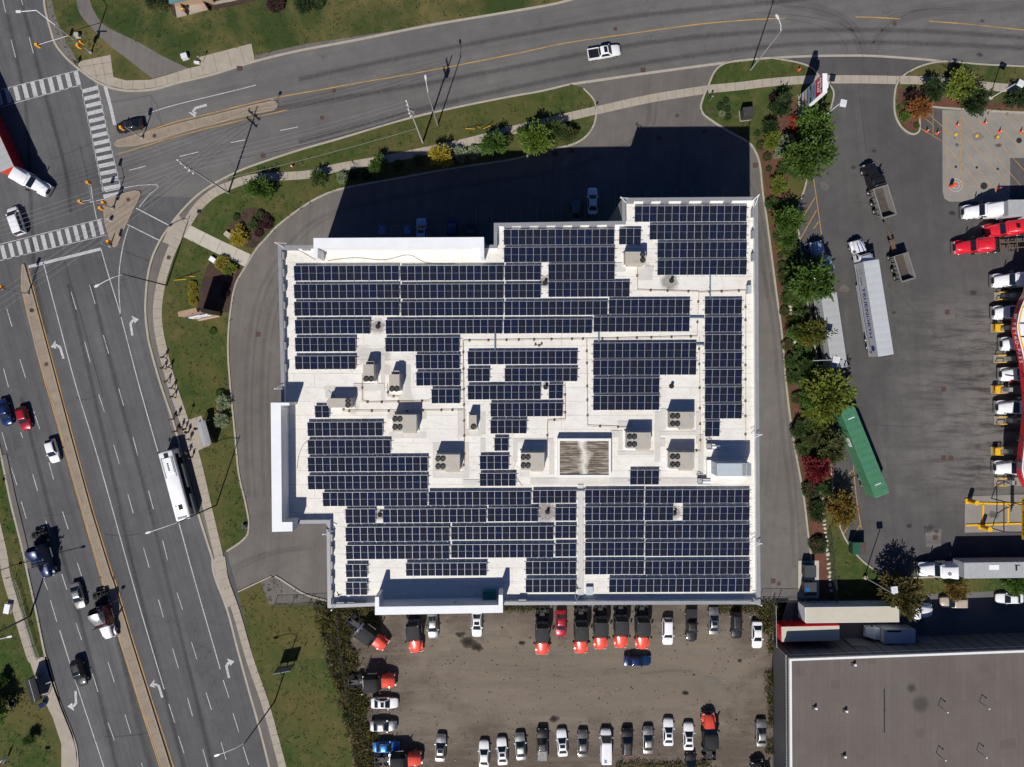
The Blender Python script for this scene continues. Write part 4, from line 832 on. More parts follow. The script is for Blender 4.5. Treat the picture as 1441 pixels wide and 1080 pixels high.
# ---------------------------------------------------------------- cars
def ringx(x, hw, zb, zs, zc):
    h = [(0,zb),(hw*.86,zb),(hw,zb+.18),(hw*1.0,(zb+zs)/2+.06),(hw*.94,zs),(hw*.62,zc),(0,zc+.012)]
    return [(x, y, z) for y, z in h]+[(x, -y, z) for y, z in h[-2:0:-1]]
def gh_ring(z, x0, x1, hw, r=.16):
    """rounded outline of the cabin at height z"""
    out = []
    for cx, cy, a0 in ((x1-r, hw-r, 0), (x0+r, hw-r, 90), (x0+r, -hw+r, 180), (x1-r, -hw+r, 270)):
        for k in range(3):
            a = math.radians(a0+45*k); out.append((cx+r*math.cos(a), cy+r*math.sin(a), z))
    return out
CARS = {
 'sedan': dict(L=4.75, st=[(-2.37,.60,.45,.68,.70),(-2.3,.80,.30,.86,.90),(-1.95,.89,.24,.93,1.0),(-1.2,.91,.22,.94,.99),(0,.92,.22,.93,.97),(.95,.92,.22,.90,.97),(1.6,.90,.23,.83,.91),(2.1,.84,.26,.72,.80),(2.32,.70,.34,.60,.66),(2.39,.5,.42,.52,.54)],
   gh=(-1.78,-1.02,.18,1.02), zb=.93, zt=1.43, wb=.82, wt=.64, wx=(-1.38,1.42), r=.33),
 'suv': dict(L=4.75, st=[(-2.37,.66,.5,.80,.82),(-2.3,.86,.36,1.0,1.02),(-1.9,.93,.30,1.04,1.06),(-1.0,.94,.28,1.05,1.06),(0,.95,.28,1.04,1.06),(.9,.94,.28,1.02,1.09),(1.6,.93,.30,.96,1.05),(2.1,.88,.34,.86,.94),(2.32,.76,.40,.72,.78),(2.38,.55,.5,.6,.62)],
   gh=(-2.28,-1.92,.25,1.0), zb=1.04, zt=1.72, wb=.86, wt=.70, wx=(-1.40,1.42), r=.37),
 'hatch': dict(L=4.2, st=[(-2.1,.62,.45,.74,.76),(-2.04,.82,.32,.90,.92),(-1.7,.88,.26,.94,.96),(-.9,.9,.24,.94,.96),(0,.9,.24,.93,.96),(.75,.9,.24,.90,.98),(1.35,.88,.25,.83,.91),(1.85,.82,.28,.72,.80),(2.06,.68,.36,.60,.66),(2.12,.5,.44,.52,.54)],
   gh=(-2.02,-1.5,.12,.9), zb=.94, zt=1.5, wb=.81, wt=.65, wx=(-1.25,1.3), r=.32),
 'van': dict(L=5.1, st=[(-2.55,.7,.5,.9,.92),(-2.48,.92,.34,1.04,1.06),(-2.0,.97,.28,1.06,1.07),(-1.0,.98,.26,1.06,1.07),(0,.98,.26,1.05,1.07),(1.2,.97,.26,1.02,1.08),(1.8,.94,.28,.92,1.0),(2.25,.88,.32,.80,.88),(2.48,.74,.38,.66,.72),(2.55,.55,.46,.56,.58)],
   gh=(-2.48,-2.28,.72,1.72), zb=1.04, zt=1.82, wb=.92, wt=.76, wx=(-1.5,1.6), r=.35),
 'cargo': dict(L=5.7, st=[(-2.85,.8,.5,1.0,1.02),(-2.8,.98,.4,1.14,1.15),(-2.0,1.0,.34,1.15,1.16),(-1.0,1.0,.32,1.15,1.16),(0,1.0,.32,1.15,1.16),(1.4,1.0,.32,1.12,1.16),(2.0,.97,.34,1.02,1.1),(2.5,.9,.38,.88,.96),(2.76,.78,.44,.72,.78),(2.83,.6,.5,.6,.62)],
   gh=(-2.8,-2.72,1.0,1.85), zb=1.14, zt=2.15, wb=.97, wt=.86, wx=(-1.75,1.75), r=.36),
 'pickup': dict(L=5.8, st=[(-2.9,.8,.55,.9,.92),(-2.84,.95,.45,1.04,1.05),(-2.2,.97,.4,1.06,1.07),(-1.0,.98,.38,1.07,1.08),(0,.98,.38,1.07,1.08),(1.1,.97,.38,1.06,1.12),(1.9,.95,.40,1.0,1.1),(2.5,.92,.44,.94,1.04),(2.8,.82,.48,.8,.86),(2.9,.62,.55,.66,.68)],
   gh=(-.92,-.72,.62,1.32), zb=1.07, zt=1.86, wb=.88, wt=.72, wx=(-1.85,1.85), r=.40)}
WM = {}
def wheel_mesh(r, w, dual=False):
    if (r, w, dual) in WM: return WM[(r, w, dual)]
    mb = MB()
    for off in ((-w*.56, w*.56) if dual else (0,)):
        prof = [(-w/2, r*.88), (-w*.36, r), (w*.36, r), (w/2, r*.88)]; n = 16; rings = []
        for y, q in prof: rings.append([(q*math.cos(2*math.pi*i/n), y+off, q*math.sin(2*math.pi*i/n)) for i in range(n)])
        mb.loft(rings, 0)
    h = (w*.56 if dual else 0)+w/2
    for s in (-1, 1):
        mb.cyl((0, s*(h-.06), 0), (0, s*(h+.012), 0), r*.62, r*.58, 12, 1); mb.cyl((0, s*h, 0), (0, s*(h+.05), 0), r*.2, r*.16, 8, 1)
    WM[(r, w, dual)] = mb.mesh('wheel', [M['tyre'], M['rim']], 40); return WM[(r, w, dual)]
CM = {}
def quad_on(p00, p10, p11, p01, ins, off):
    P = [Vector(p) for p in (p00, p10, p11, p01)]; c = sum(P, Vector())/4
    n = (P[1]-P[0]).cross(P[3]-P[0]).normalized()
    if n.dot(c-Vector((c.x*.5, 0, .6))) < 0: n = -n
    return [c+(p-c)*ins+n*off for p in P]
def car_meshes(kind):
    if kind in CM: return CM[kind]
    K = CARS[kind]; b = MB().loft([ringx(*s) for s in K['st']], 0)
    xr, xrt, xft, xf = K['gh']; zb, zt, wb, wt = K['zb'], K['zt'], K['wb'], K['wt']
    rings = [gh_ring(zb-.08, xr-.04, xf+.04, wb+.02), gh_ring(zb+.02, xr, xf, wb), gh_ring(zt-.06, xrt, xft, wt), gh_ring(zt-.01, xrt+.10, xft-.10, wt-.09), gh_ring(zt+.015, xrt+.35, xft-.3, wt-.3)]
    b.loft(rings, 0)
    if kind == 'pickup':
        b.bx(-2.86,-.95,-.94,-.78,1.03,1.14); b.bx(-2.86,-.95,.78,.94,1.03,1.14); b.bx(-2.88,-2.78,-.94,.94,1.03,1.135)
    body = b.mesh('body', [M['white']], 38)
    def pane(p, ins=.88, off=.02): return MB().add(quad_on(*p, ins, off), [(0,1,2,3)]).mesh('pane', [M['glass']])
    f = [(xf, -wb+.06, zb+.02), (xf, wb-.06, zb+.02), (xft, wt-.05, zt-.05), (xft, -wt+.05, zt-.05)]
    r = [(xr, -wb+.06, zb+.02), (xr, wb-.06, zb+.02), (xrt, wt-.05, zt-.05), (xrt, -wt+.05, zt-.05)]
    out = dict(body=body, windshield=pane(f, .92), sides=[])
    if kind not in ('cargo',): out['rear_window'] = pane(r, .9)
    for s in (-1, 1):
        if kind == 'cargo': xa, xb = .2, xf-.25
        else: xa, xb = xr+.2, xf-.25
        out['sides'].append(pane([(xa, s*wb, zb+.04), (xb, s*wb, zb+.04), (xft-.1, s*wt, zt-.09), (max(xrt+.12, xa+.1), s*wt, zt-.09)], .94, .022))
    L = K['L']/2; zl = K['st'][-2][3]
    hl, tl, mr = MB(), MB(), MB()
    hl.bx(L-.30, L-.07, -.13, .13, zl-.02, zl+.085); tl.bx(-L+.02, -L+.16, -.14, .14, K['st'][1][3]-.16, K['st'][1][3]+.02); mr.bx(-.07,.09,-.11,.11,-.06,.08)
    out['headlight'] = hl.mesh('headlight', [M['lens']]); out['taillight'] = tl.mesh('taillight', [M['tail']]); out['mirror'] = mr.mesh('mirror', [M['white']])
    out['sunroof'] = MB().bx(xft-.75, xft-.17, -wt+.2, wt-.2, zt, zt+.024).mesh('sunroof', [M['glass']])
    CM[kind] = out; return out
def car(kind, pm, x, y, a, label, sunroof=False, group=None, name=None, cat=None, h=.8, loc=None, bed=None):
    K = CARS[kind]; m = car_meshes(kind); p = W(x, y, h)
    nm = {'sedan':'parked_car','suv':'parked_car','hatch':'parked_car','van':'minivan','cargo':'cargo_van','pickup':'pickup_truck'}[kind] if not name else name
    ct = cat or {'van':'minivan','cargo':'van','pickup':'pickup truck','suv':'car'}.get(kind, 'car')
    o = thing(nm, label, ct, (p.x, p.y, 0), a, group)
    over(link('body', m['body'], o), 0, M[pm])
    link('windshield', m['windshield'], o)
    if 'rear_window' in m: link('rear_window', m['rear_window'], o)
    for s in m['sides']: link('side_window', s, o)
    wy = K['st'][4][1]-.10
    for wx in K['wx']:
        for s in (-1, 1): link('wheel', wheel_mesh(K['r'], .24), o, (wx, s*wy, K['r']))
    for s in (-1, 1):
        link('headlight', m['headlight'], o, (-.05, s*.56, 0)); link('taillight', m['taillight'], o, (0, s*.6, 0))
        over(link('mirror', m['mirror'], o, (K['gh'][3]-.35, s*(K['wb']+.16), K['zb']+.02)), 0, M[pm])
    if sunroof: link('sunroof', m['sunroof'], o)
    if kind == 'pickup': MB().bx(-2.77,-.97,-.77,.77,1.085,1.10).build('bed_cover' if bed != 'grey' else 'bed_floor', M['black' if bed != 'grey' else 'grey'], o)
    return o
D, U_, RT, LF = ang(0,1), ang(0,-1), ang(1,0), ang(-1,0)
RD = ang(.27,.963); RU = ang(-.27,-.963)
for a in [
 ('sedan','navy',6,581,RD,'dark blue car half cut off beside the red hatchback in traffic',False),
 ('hatch','darkred',33,589,RD,'dark red hatchback heading down the wide road beside a blue car',False),
 ('hatch','white',73.5,635,RD,'white hatchback alone in the lane next to the median',False),
 ('sedan','silver',109,839,RD,'silver sedan driving beside the white and maroon truck',False),
 ('suv','black',111.5,947,RD,'black car below the white truck, near the turn arrow',True),
 ('sedan','black',182,177,ang(-.97,.22),'black sedan waiting at the stop line of the cross street',False)]:
    car(*a, group='cars on the road', name='moving_car')
car('van','white',22.5,311,ang(-.34,-.94),'white minivan crossing the junction under the wires')
car('pickup','white',850,74,ang(.985,-.17),'white pickup with black bed cover driving on the cross street',True)
car('sedan','white',834,283,U_,'pale car in the shaded bay beside another car at the stepped wall'); car('sedan','grey',810,300,D,'grey car tucked half under the stepped north wall')  # first car: white paint on a silver car stands in for sky reflection
car('suv','lblue',593,326,U_,'pale car with dark roof glass, beside the blue accessible bay',True); car('sedan','navy',636,329,D,'dark blue car in the shade behind the long white screen'); car('sedan','black',662,331,U_,'black car at the end of the long white screen, in shade')  # first car: pale blue paint stands in for sky reflection in the shadow
for a in [
 ('sedan','darkred',789.5,878,D,'red sedan between two bobtail trucks against the building'), ('suv','white',939.5,889,D,'white car first right of the row of five trucks'),
 ('sedan','silver',1004.5,874,U_,'silver sedan with sunroof between the black pickup and black SUV',True), ('suv','black',1036.5,880,D,'black SUV near the southeast corner of the white building'),
 ('sedan','white',1065.5,894,D,'white sedan last in the upper row, by the weeds'), ('sedan','navy',897,930,RT,'dark blue sedan parked crosswise under the row of trucks'),
 ('sedan','silver',609,881,ang(.05,1),'silver sedan right of the black and orange truck by the south screen'), ('sedan','white',671,878,D,'white sedan with sunroof alone under the south screen',True),
 ('sedan','white',541,990,RT,'white sedan with sunroof below the crosswise black truck',True), ('sedan','silver',539.5,1022,RT,'silver sedan between the white and the bright blue sedans'),
 ('sedan','blue',543.5,1051.5,RT,'bright blue sedan beside the weedy hedge'), ('sedan','silver',620,1053,ang(.05,-1),'silver sedan with sunroof standing alone in lower lot',True),
 ('sedan','white',681,1062,U_,'white sedan at the west end of the lower row',False), ('sedan','white',706.5,1058,ang(-.06,-1),'white sedan with sunroof, second of the lower row',True),
 ('sedan','silver',732.5,1051,ang(-.08,-1),'silver sedan beside the dark pickup with grey bed'), ('sedan','white',791,1046,ang(-.07,-1),'white sedan with sunroof right of the dark pickup',True),
 ('sedan','grey',820,1047,U_,'grey sedan left of the white cargo van'), ('suv','black',882.5,1044,U_,'black SUV right of the white cargo van'),
 ('sedan','silver',912,1042,U_,'silver hooded white sedan beside the black SUV in lower row'), ('sedan','white',940.5,1031,U_,'white sedan with sunroof, the higher of the close pair',True),
 ('sedan','white',969,1037,U_,'white sedan with sunroof next to the orange truck in lower row',True), ('sedan','silver',1071.5,1032,U_,'silver sedan alone at the east edge of the gravel lot'),
 ('sedan','black',972,1078,U_,'black car cut off at the bottom edge of the gravel lot')]:
    car(*a, group='cars parked in the gravel lot')
car('pickup','black',973,880,D,'black pickup truck in the upper row of the gravel lot'); car('pickup','black',763,1048,U_,'dark pickup with a grey bed in the lower row',bed='grey')
v = car('cargo','white',852.5,1049,U_,'white cargo van with a blue roof mark in the lower row')
mb = MB(); mb.sheet([(-2.45,-.05),(-2.1,.1),(-1.75,-.05),(-1.95,.2),(-1.6,.45),(-2.1,.35),(-2.4,.5),(-2.3,.2)], 2.19); mb.build('roof_mark', M['blue'], v)
car('suv','beige',1342,848,LF,'beige car parked on the service road under an autumn tree', name='parked_car'); car('sedan','white',1421,843,LF,'white sedan on the service road half under a green tree', name='parked_car')
# ---------------------------------------------------------------- trucks
def tring(x, hw, z0, z1, r=.14, hw1=None):
    w1 = hw if hw1 is None else hw1
    h = [(-hw,z0),(hw,z0),(w1,z1-r),(w1-r*.4,z1-r*.35),(w1-r,z1),(-w1+r,z1),(-w1+r*.4,z1-r*.35),(-w1,z1-r)]
    return [(x,y,z) for y,z in h]
TM = {}
def tractor_meshes():
    if TM: return TM
    # origin: middle of the front bumper on the ground, +x forward
    TM['hood'] = MB().loft([tring(-2.35,1.06,.75,2.05,.22,.98), tring(-1.2,1.0,.75,1.92,.25,.85), tring(-.45,.92,.7,1.74,.28,.72), tring(-.12,.78,.75,1.5,.25,.6)]).mesh('hood', [M['white']], 40)
    TM['fender'] = MB().loft([[(x, y, z) for x, y, z in ((-1.85,.88,.75),(-1.85,1.22,.75),(-1.75,1.22,1.1),(-1.75,.88,1.1))],[(x,y,z) for x,y,z in ((-1.3,.8,1.15),(-1.3,1.23,1.15),(-1.3,1.2,1.28),(-1.3,.8,1.34))],[(x,y,z) for x,y,z in ((-.65,.78,.85),(-.65,1.2,.85),(-.6,1.18,1.12),(-.6,.78,1.2))],[(x,y,z) for x,y,z in ((-.2,.7,.6),(-.2,1.08,.6),(-.15,1.05,.85),(-.15,.7,.95))]]).mesh('fender', [M['white']], 40)
    TM['bumper'] = MB().bx(-.2,0,-1.15,1.15,.35,.72).mesh('bumper', [M['chrome']]); TM['grille'] = MB().bx(-.10,-.04,-.5,.5,.8,1.42).mesh('grille', [M['frame']])
    TM['cab'] = MB().loft([tring(-5.25,1.22,.9,2.95,.18), tring(-3.3,1.22,.9,2.95,.18), tring(-2.9,1.18,.9,2.75,.2,1.05), tring(-2.3,1.12,.9,2.05,.1,1.02)]).mesh('cab', [M['white']], 35)
    TM['daycab'] = MB().loft([tring(-4.1,1.2,.9,2.75,.18), tring(-3.3,1.2,.9,2.8,.18), tring(-2.9,1.16,.9,2.7,.2,1.05), tring(-2.3,1.12,.9,2.05,.1,1.02)]).mesh('cab', [M['white']], 35)
    TM['roof_fairing'] = MB().loft([tring(-5.22,1.2,2.9,3.95,.22,1.12), tring(-4.5,1.2,2.9,3.85,.25,1.05), tring(-3.7,1.15,2.9,3.4,.25,.95), tring(-3.1,1.0,2.85,2.98,.08,.85)]).mesh('roof_fairing', [M['white']], 40)
    TM['windshield'] = MB().add([(-2.30,-.96,2.08),(-2.30,.96,2.08),(-2.84,.92,2.74),(-2.84,-.92,2.74)],[(0,1,2,3)]).mesh('windshield', [M['glass']])
    for s, nm in ((-1,'sl'),(1,'sr')): TM[nm] = MB().add([(-2.5,s*1.145,2.0),(-3.45,s*1.235,2.0),(-3.4,s*1.235,2.6),(-2.9,s*1.165,2.6)],[(0,1,2,3)]).mesh('side_window', [M['glass']])
    fr = MB()
    for s in (-1,1): fr.bx(-8.3,-.3,s*.43-.05,s*.43+.05,.75,1.0)
    for x in (-8.25,-7.6,-6.6,-5.6,-4.4): fr.bx(x-.06,x+.06,-.43,.43,.78,.96)
    fr.bx(-7.1,-5.5,-.36,.36,.9,1.02); fr.bx(-6.95,-6.85,-1.0,1.0,.42,.56); fr.bx(-8.25-.02,-8.15-.02,-1.2,1.2,.62,.8)
    TM['chassis'] = fr.mesh('chassis', [M['frame']])
    fw = MB(); fw.cyl((-6.9,0,1.0),(-6.9,0,1.14),.46,.46,14); fw.bx(-7.75,-7.0,-.4,-.12,.98,1.1); fw.bx(-7.75,-7.0,.12,.4,.98,1.1); TM['fifth_wheel'] = fw.mesh('fifth_wheel', [M['frame']])
    t1 = MB(); t1.cyl((-4.9,0,0),(-3.2,0,0),.33,.33,12); TM['fuel_tank'] = t1.mesh('fuel_tank', [M['chrome']], 40)
    e = MB(); e.cyl((0,0,.9),(0,0,3.6),.08,.08,8); TM['exhaust_stack'] = e.mesh('exhaust_stack', [M['chrome']])
    TM['mirror'] = MB().bx(-.06,.06,-.14,.14,-.4,.35).bx(-.03,.03,-.25,.0,.3,.36).mesh('mirror', [M['frame']]); TM['headlight'] = MB().bx(-.05,.05,-.17,.17,-.1,.1).mesh('headlight', [M['lens']])
    TM['deck_plate'] = MB().bx(-5.75,-5.3,-.95,.95,1.02,1.06).mesh('deck_plate', [M['chrome']]); TM['flap'] = MB().bx(-.02,.02,-.3,.3,-.35,.35).mesh('mud_flap', [M['frame']])
    TM['side_fairing'] = MB().loft([tring(-5.9,.06,.9,2.7,.03),tring(-5.25,.07,.9,3.6,.03)]).mesh('side_fairing', [M['white']])
    return TM
def tractor_last(): return [o for o in COL.objects if o.name.startswith('semi_truck')][-1]
def tractor(x, y, a, label, hood='white', cab='white', fairing=True, sleeper=True, h=1.0, loc=None, group=None, tail=True, tanks='chrome', stacks=True, silver_tanks=False, name='semi_truck'):
    """x, y: middle of the front bumper in the photograph"""
    T = tractor_meshes(); p = W(x, y, h) if loc is None else Vector(loc)
    o = thing(name, label, 'truck', (p.x, p.y, 0), a, group)
    over(link('hood', T['hood'], o), 0, M[hood]); over(link('cab', T['cab' if sleeper else 'daycab'], o), 0, M[cab])
    for s in (1, -1):
        f = link('fender', T['fender'], o); f.scale = (1, s, 1); over(f, 0, M[hood])
    link('bumper', T['bumper'], o); link('grille', T['grille'], o)
    if fairing:
        over(link('roof_fairing', T['roof_fairing'], o), 0, M[cab])
        for s in (-1, 1): over(link('side_fairing', T['side_fairing'], o, (0, s*1.15, 0)), 0, M[cab])
    link('windshield', T['windshield'], o); link('side_window', T['sl'], o); link('side_window', T['sr'], o)
    link('chassis', T['chassis'], o); link('fifth_wheel', T['fifth_wheel'], o)
    for s in (-1, 1):
        link('fuel_tank', T['fuel_tank'], o, (0, s*.98, .62)); link('mirror', T['mirror'], o, (-2.5, s*1.42, 2.25)); link('headlight', T['headlight'], o, (-.13, s*.82, 1.05))
        if stacks: link('exhaust_stack', T['exhaust_stack'], o, (-5.42 if sleeper else -4.3, s*1.05, 0))
        link('wheel', wheel_mesh(.52,.3), o, (-1.15, s*1.03, .52))
        for wx in (-6.25, -7.6): link('wheel', wheel_mesh(.52,.28,True), o, (wx, s*.88, .52))
        link('mud_flap', T['flap'], o, (-8.28, s*.88, .6))
    link('deck_plate', T['deck_plate'], o)
    return o
G5 = 'bobtail trucks parked in the gravel lot'
DN = ang(.02,1)
for x, y, a, l in ((763,922,ang(0,1),'black and orange bobtail truck first in the row, left of the red sedan'),(817.5,920,ang(0,1),'black and orange bobtail truck first right of the red sedan'),(845,914.5,ang(0,1),'black and orange bobtail truck second right of the red sedan'),(873.5,912.5,ang(0,1),'black and orange bobtail truck third right of the red sedan'),(903.5,914,ang(0,1),'black and orange bobtail truck nose to the crosswise blue sedan'),
 (586,919,ang(.10,1),'black and orange bobtail truck left of a silver sedan under the south screen'),(543,911,ang(.80,.60),'black and orange bobtail truck parked slantwise at the weeds'),(556.5,958,ang(1,-.05),'black and orange bobtail truck parked crosswise above a white sedan'),(593.5,1068,ang(1,-.04),'black and orange bobtail truck cut by bottom edge below blue sedan'),(997,1004.5,ang(-.03,-1),'black and orange bobtail truck facing up in the lower row')):
    tractor(x, y, a, l, 'orange', 'satin', False, True, group=G5, h=1.2)
tractor(1062,1079,ang(-.2,-1),'black bobtail truck cut by the bottom edge near the east side','satin','satin',False,True,loc=tuple(W(1062,1067,0)),group=G5)
tractor(70,812,ang(.27,.963),'dark blue bobtail truck with a roof fairing near the west kerb','tblue','tblue',True,True)
tractor(156,898,ang(.27,.963),'white bobtail truck with maroon side beside the median','white','maroon',True,True)
for c_ in [c_ for c_ in tractor_last().children if c_.name.startswith('roof_fairing')]: over(c_, 0, M['silver'])
tr = [o for o in COL.objects if o.name.startswith('semi_truck')][-1]
for s in (-1,1): MB().loft([tring(-5.3,.03,.8,2.2,.02),tring(-2.4,.03,.8,2.0,.02)]).build('side_panel', M['maroon'], tr, loc=(0,s*1.25,0)); MB().loft([[(-1.9,s*1.02,1.0),(-1.9,s*1.06,1.0),(-1.9,s*1.0,1.6),(-1.9,s*.96,1.6)],[(-.3,s*.86,.9),(-.3,s*.9,.9),(-.3,s*.76,1.4),(-.3,s*.72,1.4)]]).build('hood_panel', M['maroon'], tr)
SPB = dict(mats=None)
# trailers: origin below the middle of the front wall, +x forward
def trailer(x, y, a, label, L=16.15, body='trailer', roof='troof', h=4.1, doors=None, wheels=True, skirt=False, ribs=True, name='semi_trailer', z0=1.15, wd=2.6, frontm=None, loc=None):
    p = W(x, y, h) if loc is None else Vector(loc); o = thing(name, label, 'trailer', (p.x, p.y, 0), a); w = wd/2
    mb = MB().bx(-L,0,-w,w,z0,h-.03)
    if ribs:
        k = int(L/.61)
        for i in range(k+1):
            xx = -L+.02+(L-.04)*i/k
            for s in (-1,1): mb.bx(xx-.02,xx+.02,s*w-.012 if s>0 else s*w-.012, s*w+.012, z0+.02, h-.06)
    for s in (-1,1): mb.bx(-L,0,s*w-.05,s*w+.02,h-.14,h-.005); mb.bx(-L,0,s*w-.05,s*w+.02,z0-.1,z0+.04)
    mb.build('body', M[body], o)
    rm = MB()
    if ribs:
        k = int(L/1.2)
        for i in range(k): rm.add([(-L+L*i/k,-w+.05,h-.025),(-L+L*(i+.5)/k,-w+.05,h+.012),(-L+L*(i+1)/k,-w+.05,h-.025),(-L+L*(i+1)/k,w-.05,h-.025),(-L+L*(i+.5)/k,w-.05,h+.012),(-L+L*i/k,w-.05,h-.025)],[(0,1,4,5),(1,2,3,4)])
    else: rm.bx(-L+.02,-.02,-w+.05,w-.05,h-.03,h+.006)
    rm.build('roof', M[roof], o, 30)
    if frontm: MB().bx(0,.04,-w+.02,w-.02,z0,h-.02).build('front_wall', M[frontm], o)
    for s in (-1,1): MB().bx(-L-.05,-L,min(0,s*w)+.02,max(0,s*w)-.02,z0+.02,h-.1).build('rear_door', M[doors or body], o)
    if wheels:
        for s in (-1,1):
            for wx in (-L+1.6,-L+2.95): link('wheel', wheel_mesh(.52,.28,True), o, (wx, s*.9, .52))
            MB().bx(-3.2,-3.05,s*.85-.07,s*.85+.07,.12,z0).bx(-3.3,-2.95,s*.85-.15,s*.85+.15,.06,.14).build('landing_leg', M['frame'], o)
        MB().bx(-L+.8,-L+3.9,-.6,.6,.6,z0).build('bogie', M['frame'], o)
    if skirt:
        for s in (-1,1): MB().bx(-L+4.4,-3.6,s*(w-.06)-.02,s*(w-.06)+.02,.35,z0-.03).build('side_skirt', M[body], o)
    return o
def side_text(o, s, xm, z, size, side, m, w=1.3, sx=1.0, off=.03):
    me = text_mesh('lettering', s, size, m); t = link('lettering', me, o, (xm, side*(w+off), z), (math.pi/2, 0, 0 if side < 0 else math.pi)); t.scale.x = sx; return t
M['inkblue'] = mat('ink blue', (.03,.04,.26), .5, 0, .1, 3); M['inkred'] = mat('ink red', (.45,.03,.06), .5, 0, .1, 3); M['inkgrey'] = mat('ink grey', (.2,.21,.23), .6, 0, .1, 3); M['inkwhite'] = mat('lettering white', (.8,.8,.8), .5, 0, .05, 3); M['inkblack'] = mat('lettering black', (.015,.015,.015), .5, 0, .1, 3)
M['pink'] = mat('panel magenta', (.5,.02,.22), .5, 0, .05, 3)
# white trailer with blue lettering on its west side
aT = ang(-.157,-.988)
tn = trailer(1225.5,366.8,aT,'white ribbed trailer lettered TRUE NORTH in blue on its west side',16.3,'trailer','trailer',4.1,skirt=True)
def sx(o, s): pass
# west side is +y for a trailer that faces up the picture
side_text(tn,'TRUE',-6.1,2.75,1.25,1,M['inkblue'],sx=1.15); side_text(tn,'NORTH',-10.6,2.75,1.25,1,M['inkblue'],sx=1.15); side_text(tn,'NORTH',-3.2,2.5,.42,1,M['inkblue'])
mb = MB()
for k in range(8):
    a0 = k*math.pi/4; mb.add([(-7.95+.06*math.cos(a0+.4),1.335,2.7+.06*math.sin(a0+.4)),(-7.95+.55*math.cos(a0),1.335,2.7+.55*math.sin(a0)),(-7.95+.06*math.cos(a0-.4),1.335,2.7+.06*math.sin(a0-.4))],[(0,1,2)])
mb.build('emblem', M['inkgrey'], tn)
mb = MB()
for k in range(20):
    a0 = .5+k*.27; a1 = a0+.27; mb.add([(-1.6+.45*math.cos(a0),1.335,2.9+.45*math.sin(a0)),(-1.6+.45*math.cos(a1),1.335,2.9+.45*math.sin(a1)),(-1.6+.36*math.cos(a1),1.335,2.9+.36*math.sin(a1)),(-1.6+.36*math.cos(a0),1.335,2.9+.36*math.sin(a0))],[(0,1,2,3)])
mb.build('emblem', M['inkgrey'], tn)
mb = MB(); P = [(-1.0,1.34,1.55),(-4,1.34,1.5),(-9,1.34,1.5),(-12.5,1.34,1.6),(-14.2,1.34,1.95),(-14.9,1.34,2.5)]
for p, q in zip(P[:-1],P[1:]): mb.add([p,q,(q[0],q[1],q[2]+.12),(p[0],p[1],p[2]+.12)],[(0,1,2,3)])
mb.build('swoosh_stripe', M['inkblue'], tn)
mb = MB(); mb.add([(-14.9+.5*math.cos(k*.524),1.335,2.9+.55*math.sin(k*.524)) for k in range(12)],[tuple(range(12))]); mb.build('emblem', M['inkblue'], tn)
mb = MB(); mb.add([(-15.5,1.336,1.9),(-15.1,1.336,2.5),(-15.9,1.336,2.2),(-15.3,1.336,1.6),(-15.8,1.336,1.5)],[(0,1,2),(0,3,4)]); mb.build('emblem', M['inkred'], tn)
tractor(1203,338.5,ang(-.29,-.957),'white truck with blue hood stripes hauling the lettered white trailer','white','white',True,True,h=.9)
tr = [o for o in COL.objects if o.name.startswith('semi_truck')][-1]
for s in (-.35,.35): MB().add([(-2.3,s-.09,2.06),(-1.2,s*.85-.08,1.935),(-.5,s*.75-.07,1.76),(-.5,s*.75+.07,1.76),(-1.2,s*.85+.08,1.935),(-2.3,s+.09,2.06)],[(0,1,4,5),(1,2,3,4)]).build('hood_stripe', M['inkblue'], tr)
# grey trailer and pale truck under the trees
trailer(1166,413,ang(-.147,-.989),'plain grey trailer parked under the roadside trees',12.8,'trailer','troof',4.1)
tractor(1147,340,ang(-.2,-.98),'pale truck tinted blue for tree shade before the plain grey trailer','lblue','lblue',True,True,h=1.0)  # bluish cast of the tree shade is put into this whitish truck's paint
# green container on a chassis
gc = trailer(1191.5,574,ang(-.375,-.927),'long green corrugated shipping container on a trailer chassis',16.1,'green','green',4.1,name='container_trailer',wd=2.5)
MB().add([(-5.2,1.28,2.1),(-6.8,1.28,2.1),(-6.8,1.28,3.3),(-5.2,1.28,3.3)],[(0,1,2,3)]).build('label_plate', M['capwhite'], gc)
MB().add([(-5.4,1.285,2.3),(-6.6,1.285,2.3),(-6.6,1.285,2.5),(-5.4,1.285,2.5)],[(0,1,2,3)]).add([(-5.4,1.285,2.7),(-6.6,1.285,2.7),(-6.6,1.285,2.85),(-5.4,1.285,2.85)],[(0,1,2,3)]).build('label_mark', M['inkgrey'], gc)
for xx in (-2.0,-14.0): MB().bx(xx-.12,xx+.12,-.6,.5,4.11,4.13).build('roof_mark', M['capwhite'], gc)
for xx in (-1.9,-14.1): MB().bx(xx-.07,xx+.07,-1.28,1.28,1.15,4.12).build('corner_post', M['green'], gc)
mb = MB()
for k in range(52): mb.bx(-.3-k*.305,-.18-k*.305,-1.15,1.15,4.10,4.135)
mb.build('roof_rib', M['green'], gc)
# trailers beside the warehouse
trailer(1265.5,864.5,ang(1,-.012),'long cream-roofed white trailer beside the service road',15.9,'white','cream',4.1,doors='white',ribs=False)
tractor(1313,860,ang(1,.0),'white truck under the autumn tree in front of the cream-roofed trailer','white','white',False,False,h=1.4)
trailer(1181.5,891.2,ang(1,-.02),'red trailer with pale roof squeezed against the warehouse',9.9,'red','cream',3.7,doors='red',ribs=False)
